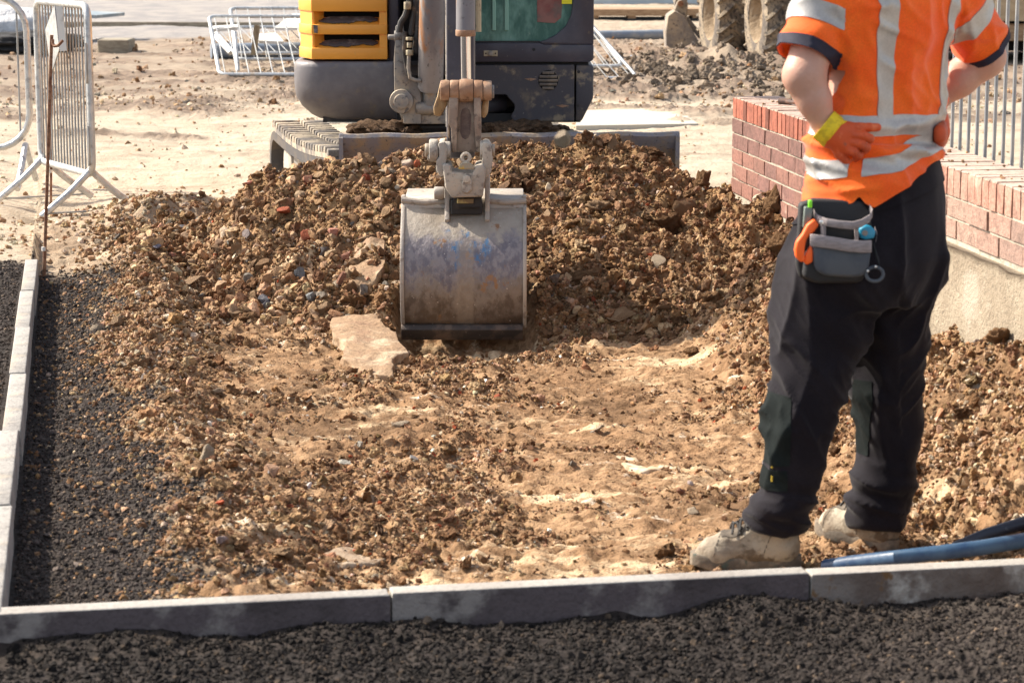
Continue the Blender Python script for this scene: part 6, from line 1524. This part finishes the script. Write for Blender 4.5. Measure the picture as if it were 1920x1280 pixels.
KP = M('knee_patch', (.005,.008,.008), .85, var=[(9, (.009,.013,.013), .45, .62)], bump=[(300, .0006, 2)], spec=.15)
SEAM = M('seam_thread', (.17,.17,.19), .8)
def patch_on(V, T, N, f, name, mat, off=.0022, th=.003, parent=wk, label=None):
    idx = np.arange(len(V)); Vc = np.hstack([V, N]); 
    keep = f > -.02; tk = keep[T].any(1); V_, T_ = clip6(Vc, T[tk], f); n_ = V_[:,3:]/np.linalg.norm(V_[:,3:], axis=1)[:,None]
    V2, T2 = shell(V_[:,:3], T_, n_, th, off); return mesh_obj(name, V2, T2, mat, parent, sharp=50)
def clip6(V, T, f): return clip_mesh(V, T, f)
YL_ = 5.95+SH
def leftleg_region(pxa, pxb, pya, pyb, Y, wob=0):
    a = W(pxa, (pya+pyb)/2, Y).x; b = W(pxb, (pya+pyb)/2, Y).x; z0 = W(pxa, pyb, Y).z; z1 = W(pxa, pya, Y).z; w_ = .004*perlin(V*np.array((9,9,30)), 40)
    return np.minimum(np.minimum(V[:,0]-a, b-V[:,0]), np.minimum(V[:,2]-z0, z1-V[:,2]))+w_
f = leftleg_region(1400, 1474, 732, 858, YL_); patch_on(V, T, N, f, 'knee_patch', KP)
f = leftleg_region(1402, 1468, 865, 905, YL_); patch_on(V, T, N, f, 'knee_patch', KP)
f = leftleg_region(1403, 1470, 800, 803, YL_); patch_on(V, T, N, f, 'seam', SEAM, .0045, .0015)
f = leftleg_region(1403, 1470, 861, 863.5, YL_); patch_on(V, T, N, f, 'seam', SEAM, .0035, .0015)
f = leftleg_region(1596, 1626, 705, 850, 6.12+SH); patch_on(V, T, N, f, 'knee_patch', KP)
YT_ = M('yellow_thread', (.6,.42,.04), .7)
for px, py, Y in ((1447, 872, 5.86), (1447, 897, 5.86)): MB().box(WY(px, py, Y), (.004, .006, .014)).build('yellow_tag', YT_, wk)
# waistband, belt loops, back pocket seam
zw = PEL[-1][0]
f = np.minimum(V[:,2]-(WY(1700, 352, 6)[2]+(V[:,0]-1.05)*.28), (V[:,2]*0+1)); patch_on(V, T, N, f, 'waistband', TRO, .0045, .004)
# ---- shirt
ORG = M('hivis_orange', (.96,.115,.006), .75, var=[(6, (.98,.155,.010), .42, .62, 4), (260, ('m', .88), .4, .6, 2)], bump=[(400, .0006, 2)], spec=.25)
ORG.node_tree.nodes['Principled BSDF'].inputs['Sheen Weight'].default_value = .25
NAV = M('navy_cuff', (.014,.013,.030), .8, bump=[(400, .0006, 2)])
REFL = M('reflective_strip', (.41,.395,.38), .42, .25, var=[(9, (.48,.46,.43), .4, .62, 3), (220, ('m', .9), .4, .6, 2)], bump=[(260, .0004, 2)])
V, T = grid((.50, 5.70, .80), (1.42, 6.50, 1.66), .0055, f_shirt)
# keep off: neck hole and sleeve ends are clipped below
N = vnormals(V, T)
def txy(V): q = V-np.array([TOR[4][1], TOR[4][2], 0]); return q[:,0]*math.cos(yT)+q[:,1]*math.sin(yT), -q[:,0]*math.sin(yT)+q[:,1]*math.cos(yT)
tu, tv = txy(V)
waist = WY(1640, 270, 6)[2]; arm = np.minimum(rcone(V, SHL, CFL, .085, .075), rcone(V, SHR, CFR, .085, .075)) < 0
dg = V.copy(); dg[:,2] += .55*tu
fw_ = V.copy(); fw_[:,2] -= 1.4*np.abs(tu-.02)
D_ = .015*np.exp(-((V[:,2]-(waist-.03))/.10)**2)*(fold(V*np.array((1,1,1))+np.array((0,0,0)), (3,3,15), 3, 1.5)-.4)
D_ += .016*sstep(waist-.05, waist+.12, V[:,2])*(fold(fw_, (6,6,2.6), 7, 1.6)-.35)*(~arm)
D_ += .009*arm*(fold(V, (6,6,14), 9, 1.4)-.4)
D_ += .003*perlin(V*np.array((12,12,8)), 23)+.009*(fold(dg, (9,9,14), 27, 2.6)-.2)
V = V+N*D_[:,None]; V = relax(V, T, 1)
# cuffs: cut square, hem: lower on the flank with a notch at the side seam
def plane_cut(V, c, d, r=.11):
    s = (V-c)@d; near = np.linalg.norm((V-c)-np.outer(s, d), axis=1) < r; return np.where(near & (s > -.12) & (s < .12), -s, 1.)
dL = (CFL-SHL)/np.linalg.norm(CFL-SHL); dR = (CFR-SHR)/np.linalg.norm(CFR-SHR)
dLc = dL+np.array((.0,0,-.0)); endL = CFL+dL*.002; endR = CFR+dR*.006
tu, tv = txy(V); P_px = (V[:,0]/(V[:,1]*math.cos(PITCH)-(V[:,2]-CAM_H)*math.sin(PITCH)))*FPX+960
cen = np.array([TOR[2][1], TOR[2][2]]); ang = np.arctan2(V[:,1]-cen[1], V[:,0]-cen[0])       # direction round the waist
# hem height as a function of that direction (towards the camera is -90 deg)
def zpy(py): return WY(1600, py, 5.95)[2]
ha = [R(-180), R(-150), R(-128), R(-112), R(-108), R(-104), R(-98), R(-80), R(-55), R(-25), R(0), R(60), R(120), R(180)]
hz_ = [zpy(388), zpy(384), zpy(378), zpy(371), zpy(358), zpy(370), zpy(379), zpy(354), zpy(326), zpy(303), zpy(300), zpy(310), zpy(350), zpy(388)]
hem = V[:,2]-np.interp(ang, ha, hz_)
fs = np.minimum(np.minimum(hem, plane_cut(V, endL, dL)), plane_cut(V, endR, dR)); neck = (rcone(V, NK-np.array((0,0,.02)), NK+np.array((0,0,.2)), .066, .066)); fs = np.minimum(fs, neck)
N = vnormals(V, T)
Vh = np.hstack([V, N]); Vs, Ts = clip_mesh(Vh, T, fs); Ns = Vs[:,3:]/np.linalg.norm(Vs[:,3:], axis=1)[:,None]; Vs = Vs[:,:3]
V2, T2 = shell(Vs, Ts, Ns, .003, 0)
mesh_obj('polo_shirt', V2, T2, ORG, wk, sharp=60)
V, T, N = Vs, Ts, Ns; tu, tv = txy(V); ang = np.arctan2(V[:,1]-cen[1], V[:,0]-cen[0])
armL = rcone(V, SHL, CFL, .082, .080); armR = rcone(V, SHR, CFR, .086, .080); body_only = np.minimum(np.minimum(armL, armR)*0+1, 1)
isarm = (np.minimum(rcone(V, lerp(SHL, CFL, .35), CFL, .085, .085), rcone(V, lerp(SHR, CFR, .30), CFR, .09, .09)) < 0) & (V[:,2] > waist+.1)
def band(z, zc, hw): return hw-np.abs(z-zc)
wob = .006*perlin(V*np.array((9,9,3)), 50)+.003*perlin(V*22, 51)
zb1 = zpy(238)+wob+.010*np.cos(ang+R(100)); f1 = np.where(isarm, -1, band(V[:,2], zb1, .0255)); patch_on(V, T, N, f1, 'reflective_strip', REFL)
zb2 = np.interp(ang, [R(-180), R(-130), R(-100), R(-75), R(-45), R(-10), R(180)], [zpy(312), zpy(314), zpy(305), zpy(298), zpy(276), zpy(268), zpy(312)])+wob*1.5
seam_gap = np.abs(ang-R(-112))-.085
f2 = np.where(isarm, -1, np.minimum(band(V[:,2], zb2, .0235), seam_gap*.13)); patch_on(V, T, N, f2, 'reflective_strip', REFL)
for uc, tilt in ((-.085, -.06), (.115, .03)):
    c_ = uc+tilt*(V[:,2]-waist)+.25*wob
    fv = np.where((tv < .02) & (~isarm), np.minimum(.0245-np.abs(tu-c_), V[:,2]-(zpy(219)+.0)), -1); patch_on(V, T, N, fv, 'reflective_strip', REFL, .0030)
aL = (V-SHL)@dL; aR = (V-SHR)@dR; LLn = np.linalg.norm(CFL-SHL); LRn = np.linalg.norm(CFR-SHR)
nearL = rcone(V, lerp(SHL, CFL, .2), CFL, .09, .09) < 0; nearR = rcone(V, lerp(SHR, CFR, .2), CFR, .09, .09) < 0
patch_on(V, T, N, np.where(nearL & (tu < -.1), band(aL, LLn*.36, .024), -1), 'reflective_strip', REFL)
patch_on(V, T, N, np.where(nearR & (tu > .1), band(aR, LRn*.30, .027), -1), 'reflective_strip', REFL)
patch_on(V, T, N, np.where(nearL, aL-(LLn-.028), -1), 'sleeve_cuff', NAV, .0025, .004)
patch_on(V, T, N, np.where(nearR, aR-(LRn-.012), -1), 'sleeve_cuff', NAV, .0025, .004)
# ---- gloves
GLO = M('orange_glove', (.62,.085,.015), .6, var=[(8, (.42,.07,.025), .42, .62, 4), (30, (.72,.16,.05), .55, .68, 4), (18, (.25,.09,.06), .64, .74, 4)], bump=[(160, .0012, 3)])
GLY = M('yellow_cuff', (.80,.58,.02), .8, var=[(60, (.62,.44,.02), .45, .6, 2, (1,1,1))], bump=[(300, .001, 2)])
gl = bpy.data.objects.new('glove', None); link(gl, wk); gl.location = Vector(WY(1580, 260, 5.87))-origin_of(wk)
lo = WY(1530, 330, 5.75); hi = WY(1665, 195, 6.0); V, T = grid((lo[0], 5.84+SH-.09, lo[2]), (hi[0], 5.84+SH+.12, hi[2]), .0023, lambda P: f_handL(P, .0022)); V = relax(V, T, 1)
wd_ = np.array(WY(1590, 262, 5.86)-WY(1550, 243, 5.868)); wd_ /= np.linalg.norm(wd_); cc_ = WY(1556, 246, 5.868)
Nh = vnormals(V, T); s_ = (V-cc_)@wd_
backpix = V[:,2]-(WY(1600, 232, 5.86)[2])
fy = s_-.004-1.1*np.clip(V[:,2]-(cc_[2]+.004), 0, 1)
Vg, Tg = clip_mesh(np.hstack([V, Nh]), T, fy); mesh_obj('palm_and_fingers', Vg[:,:3], Tg, GLO, gl)
Vg, Tg = clip_mesh(np.hstack([V, Nh]), T, -fy); mesh_obj('knitted_back', Vg[:,:3], Tg, GLY, gl)
m = MB(); c0_ = WRL+(WRL-ELL)/np.linalg.norm(WRL-ELL)*-.012; c1_ = cc_+wd_*.012
pts_ = [lerp(np.array(c0_), np.array(c1_), t) for t in np.linspace(0, 1, 9)]; m.tube(pts_, .04, 24, radii=[.042, .043, .0415, .043, .0415, .043, .042, .041, .037], cap=True)
m.build('knitted_cuff', GLY, gl, sharp=60)
gr_ = bpy.data.objects.new('glove', None); link(gr_, wk); gr_.location = Vector(WY(1752, 245, 6.15))-origin_of(wk)
lo = WY(1700, 300, 6.1); hi = WY(1790, 190, 6.2); V, T = grid((lo[0], 5.94+SH, lo[2]), (hi[0]+.03, 6.36+SH, hi[2]), .0035, lambda P: f_handR(P, .0055)); mesh_obj('palm_and_fingers', V, T, GLO, gr_)
# ---- hair, out of the picture but there
HAIR = M('hair', (.06,.035,.02), .7, var=[(60, ('m', .6), .4, .6)], bump=[(150, .003, 3)])
def f_hair(P):
    q = P-HD; x = q@hl; y = q@fdir; z = q@hu
    d = (np.sqrt((x/.083)**2+((y+.010)/.104)**2+((z-.032)/.094)**2)-1)*.083; return np.maximum(d, np.minimum(.035-z+np.maximum(y-.02, 0)*.9, 9)-np.maximum(-y, 0)*1.1)
V, T = grid(HD-.16, HD+.17, .006, f_hair); V = V+vnormals(V, T)*(.004*perlin(V*60, 3))[:,None]; mesh_obj('hair', V, T, HAIR, wk)
# ---- boots
BOOT = M('muddy_boot', (.25,.20,.145), .85, var=[(9, (.37,.32,.245), .42, .60, 6), (14, (.13,.095,.062), .52, .62, 5), (50, ('m', .75), .52, .66, 4)], bump=[(40, .003, 5), (160, .001, 3)])
SOLE = M('boot_sole', (.11,.09,.07), .9, var=[(12, (.24,.19,.14), .46, .62, 5), (30, (.06,.08,.065), .56, .68)], bump=[(60, .003, 4)])
TONG = M('boot_tongue', (.085,.07,.055), .9, var=[(30, (.16,.13,.10), .45, .62, 4)])
LACE = M('boot_lace', (.035,.032,.03), .8)
def boot(heel, toe, ankle, label):
    heel = np.array(heel, float); toe = np.array(toe, float); ax_ = toe-heel; L = np.linalg.norm(ax_[:2]); ax_ = ax_/np.linalg.norm(ax_); lt = np.array([-ax_[1], ax_[0], 0]); lt /= np.linalg.norm(lt)
    z0 = heel[2]; A = np.array(ankle, float)
    root = bpy.data.objects.new('boot', None); link(root, wk); root.location = Vector(heel)-origin_of(wk); root['label'] = label
    def pt(s, q, z): return heel+ax_*s+lt*q+np.array([0,0,z])
    def fb(P):
        d = rcone(P, pt(.042, 0, .052), pt(.12, 0, .052), .040, .040)
        d = smin(d, rcone(P, pt(.12, 0, .05), pt(L-.060, .004, .040), .040, .041), .02)
        d = smin(d, rcone(P, pt(L-.066, .008, .038), pt(L-.045, -.002, .034), .043, .039), .015)
        d = smin(d, rcone(P, pt(.085, 0, .10), pt(L-.10, 0, .058), .044, .032), .025)
        d = smin(d, rcone(P, pt(.062, 0, .06), lerp(pt(.07, 0, .18), A, .5), .045, .052), .03)
        return np.maximum(d, z0+.020-P[...,2])
    lo = np.minimum(pt(-.03, -.08, 0), pt(L+.03, .08, 0))-.05; hi = np.maximum(pt(-.03, -.08, .24), pt(L+.03, .08, .24))+.05
    V, T = grid(lo, hi, .0042, fb); N = vnormals(V, T); V = V+N*(.0036*perlin(V*28, 5)+.0075*(fold(V, (13,13,20), 9, 1.6)-.35)*sstep(z0+.03, z0+.09, V[:,2]))[:,None]; V = relax(V, T, 1); mesh_obj('upper', V, T, BOOT, root); N = vnormals(V, T); ss = (V-heel)@ax_; qq = np.abs((V-heel)@lt)
    patch_on(V, T, N, np.minimum(np.minimum(.027-qq, ss-.10), np.minimum(.205-ss, V[:,2]-z0-.075)), 'tongue', TONG, .0015, .003, root)
    patch_on(V, T, N, np.minimum(.0016-np.abs(ss-(L-.075)-qq*.5), V[:,2]-z0-.035), 'toe_cap_seam', TONG, .001, .002, root)
    patch_on(V, T, N, np.minimum(.0014-np.abs(ss-.115+.35*(V[:,2]-z0)), V[:,2]-z0-.035), 'side_seam', TONG, .001, .002, root)
    out = []
    for a in np.linspace(0, 2*math.pi, 60, endpoint=False):
        c, s = math.cos(a), math.sin(a); xx = L/2+.003+(L/2+.006)*np.sign(c)*abs(c)**.75; wdt = .041+.011*sstep(.45, .75, xx/L)-.004*sstep(.3, .45, xx/L)*(1-sstep(.45, .6, xx/L)); q = wdt*np.sign(s)*abs(s)**.8; out.append((xx, q))
    t = bmesh.new(); rings = []
    for z, k in ((.0, .94), (.004, .99), (.018, 1.0), (.030, 1.0), (.034, .95)):
        rings.append([t.verts.new(pt(x*1.0, q*k, z+.010*sstep(.8, 1.0, x/L)*(1 if z < .01 else .6))) for x, q in out])
    n = len(out)
    for A_, B_ in zip(rings, rings[1:]):
        for i in range(n): t.faces.new((A_[i], A_[(i+1) % n], B_[(i+1) % n], B_[i]))
    t.faces.new(rings[0][::-1]); t.faces.new(rings[-1]); bmesh.ops.recalc_face_normals(t, faces=t.faces); m = MB(); m._add(t)
    m.build('sole', SOLE, root, sharp=50)
    m = MB()
    for k in range(5):
        s = L-.112-.019*k; zz = .146-(s-.085)/.115*.055+.006; w_ = .026
        m.tube([pt(s-.004, -w_-.006, zz-.020), pt(s, -w_*.4, zz+.002), pt(s+.012, w_*.4, zz+.000), pt(s+.016, w_+.006, zz-.020)], .0034, 6); m.tube([pt(s-.004, w_+.006, zz-.020), pt(s, w_*.4, zz+.002), pt(s+.012, -w_*.4, zz+.000), pt(s+.016, -w_-.006, zz-.020)], .0034, 6)
    for sg in (-1, 1): m.tube([pt(L-.185, 0, .155), pt(L-.18, sg*.02, .165), pt(L-.165, sg*.035, .150), pt(L-.17, sg*.036, .12)], .0028, 6)
    m.build('laces', LACE, root)
zf = -.135
hL = G(1499, 1060, zf); tL = G(1300, 1062, zf); aLk = WY(1455, 960, 5.93)
boot((hL.x, hL.y-.035+.02, zf), (tL.x, tL.y-.0, zf), (aLk[0], 6.0, aLk[2]), 'muddy boot nearer the kerb')
hR = G(1680, 1035, zf); tR = G(1540, 1003, zf); aRk = WY(1648, 950, 6.13)
boot((hR.x, hR.y-.0, zf), (tR.x, tR.y+.02, zf), (aRk[0], 6.2, aRk[2]), 'muddy boot further from the kerb')
# ---- tool pouch hung on the left hip
PB = M('pouch_black', (.014,.014,.016), .7, bump=[(200, .0008, 2)]); PS = M('pouch_slate', (.050,.060,.078), .75, var=[(9, (.08,.09,.105), .42, .62, 4)], bump=[(260, .0008, 2)])
WEB = M('pouch_webbing', (.30,.26,.26), .85, var=[(50, ('m', .8), .45, .6, 2, (1,1,4))], bump=[(200, .0010, 2)]); OPL = M('orange_plastic', (1.0,.14,.015), .5); TEAL = M('teal_plastic', (.02,.26,.42), .4); LIME = M('lime_plastic', (.25,.85,.03), .5); SIL = M('silver_rivet', (.8,.8,.8), .3, .8)
tp_ = empty('tool_pouch', WY(1575, 460, 5.86), 'dark tool pouch with grey webbing and an orange tool hanging on the left hip', 'tool pouch')
YPo = 5.805
def pp_(pts, y0, y1, name, mat, bev=.004, parent=tp_):
    q = [(WY(a, b, YPo)[0], WY(a, b, YPo)[2]) for a, b in pts]; return MB().prism(q, 'y', YPo+SH+y0, YPo+SH+y1, bev, 2).build(name, mat, parent, sharp=50)
pp_([(1502, 385), (1530, 376), (1620, 380), (1634, 400), (1642, 440), (1652, 500), (1640, 522), (1600, 533), (1530, 534), (1502, 524), (1496, 500), (1500, 440)], .03, .07, 'back_panel', PB, .008)
pp_([(1512, 470), (1630, 474), (1630, 505), (1615, 530), (1530, 532), (1505, 520)], -.004, .045, 'lower_pocket', PB, .010)
pk = pp_([(1522, 452), (1632, 468), (1628, 500), (1618, 516), (1598, 519), (1545, 516), (1528, 506), (1524, 490)], -.020, .03, 'front_pocket', PS, .010)
def strip(pxs, w_, dy, name, mat, parent=tp_, r=None):
    P_s = [Vector(WY(a, b, YPo)) + Vector((0, dy if not hasattr(dy, '__len__') else dy[i], 0)) for i, (a, b) in enumerate(pxs)]
    t = bmesh.new(); rows = []
    for p in P_s: rows.append([t.verts.new(p+Vector((0, y, z))) for y, z in ((-.003, -w_/2), (-.003, w_/2), (.003, w_/2), (.003, -w_/2))])
    for A_, B_ in zip(rows, rows[1:]):
        for k in range(4): t.faces.new((A_[k], A_[(k+1) % 4], B_[(k+1) % 4], B_[k]))
    t.faces.new(rows[0][::-1]); t.faces.new(rows[-1]); bmesh.ops.recalc_face_normals(t, faces=t.faces); m = MB(); m._add(t, .0012, 1); return m.build(name, mat, parent, sharp=60)
strip([(1517, 448), (1530, 449), (1560, 453), (1590, 458), (1615, 460), (1632, 460)], .030, [-.020, -.024, -.027, -.027, -.025, -.020], 'webbing_trim', WEB)
strip([(1527, 400), (1533, 410), (1548, 415), (1570, 418), (1595, 420), (1612, 416), (1628, 408), (1636, 399), (1632, 391)], .019, [.03, .0, -.02, -.028, -.030, -.028, -.020, -.0, .02], 'rim_webbing', WEB)
for px in (1540, 1604): strip([(px, 420), (px+1, 436), (px+1, 448)], .012, [-.025, -.022, -.024], 'webbing_tab', WEB); 
pp_([(1537, 418), (1547, 418), (1547, 446), (1538, 446)], -.018, -.012, 'webbing_tab', WEB, .001); pp_([(1600, 424), (1608, 424), (1608, 450), (1601, 450)], -.020, -.013, 'webbing_tab', WEB, .001)
pp_([(1545, 420), (1600, 424), (1600, 452), (1545, 448)], -.006, .02, 'upper_pocket', PB, .004)
for px, py in ((1540, 417), (1603, 425), (1627, 508), (1642, 500)):
    c = WY(px, py, YPo-.030 if px < 1610 else YPo-.02); MB().cyl(c, c+np.array((0,.008,0)), .0055 if px < 1610 else .003, seg=14, bev=.001).build('rivet', SIL, tp_)
pp_([(1610, 428), (1622, 421), (1634, 424), (1641, 433), (1638, 446), (1622, 449), (1611, 446)], -.012, .02, 'tape_measure', TEAL, .005)
c = WY(1622, 437, YPo-.014); MB().cyl(c, c+np.array((0,.01,0)), .007, seg=14).build('tape_button', STL, tp_)
strip([(1640, 428), (1644, 440), (1642, 452)], .010, [-.0, -.004, .0], 'tape_hook', WEB)
pp_([(1526, 409), (1535, 421), (1523, 436), (1512, 446), (1508, 462), (1507, 478), (1509, 488), (1501, 491), (1491, 482), (1489, 468), (1492, 452), (1503, 438), (1512, 420)], -.015, .010, 'orange_handle', OPL, .005)
pp_([(1520, 458), (1524, 470), (1523, 490), (1512, 496), (1505, 490), (1510, 474)], -.012, .004, 'orange_handle', OPL, .004)
pp_([(1516, 376), (1523, 376), (1523, 390), (1516, 390)], .0, .014, 'marker_cap', LIME, .002); pp_([(1509, 388), (1524, 390), (1521, 425), (1506, 428)], .004, .022, 'marker_pen', M('grey_plastic', (.16,.19,.17), .4), .003)
ring = [WY(1640+14*math.cos(a)*1.15, 514+14*math.sin(a)*.95, YPo-.012) for a in np.linspace(0, 2*math.pi, 22, endpoint=False)]; MB().tube(ring, .0045, 8, closed=True).build('hammer_loop', PS, tp_)
strip([(1634, 440), (1640, 470), (1648, 495)], .022, [.01, .0, -.008], 'side_strap', PB)
# belt
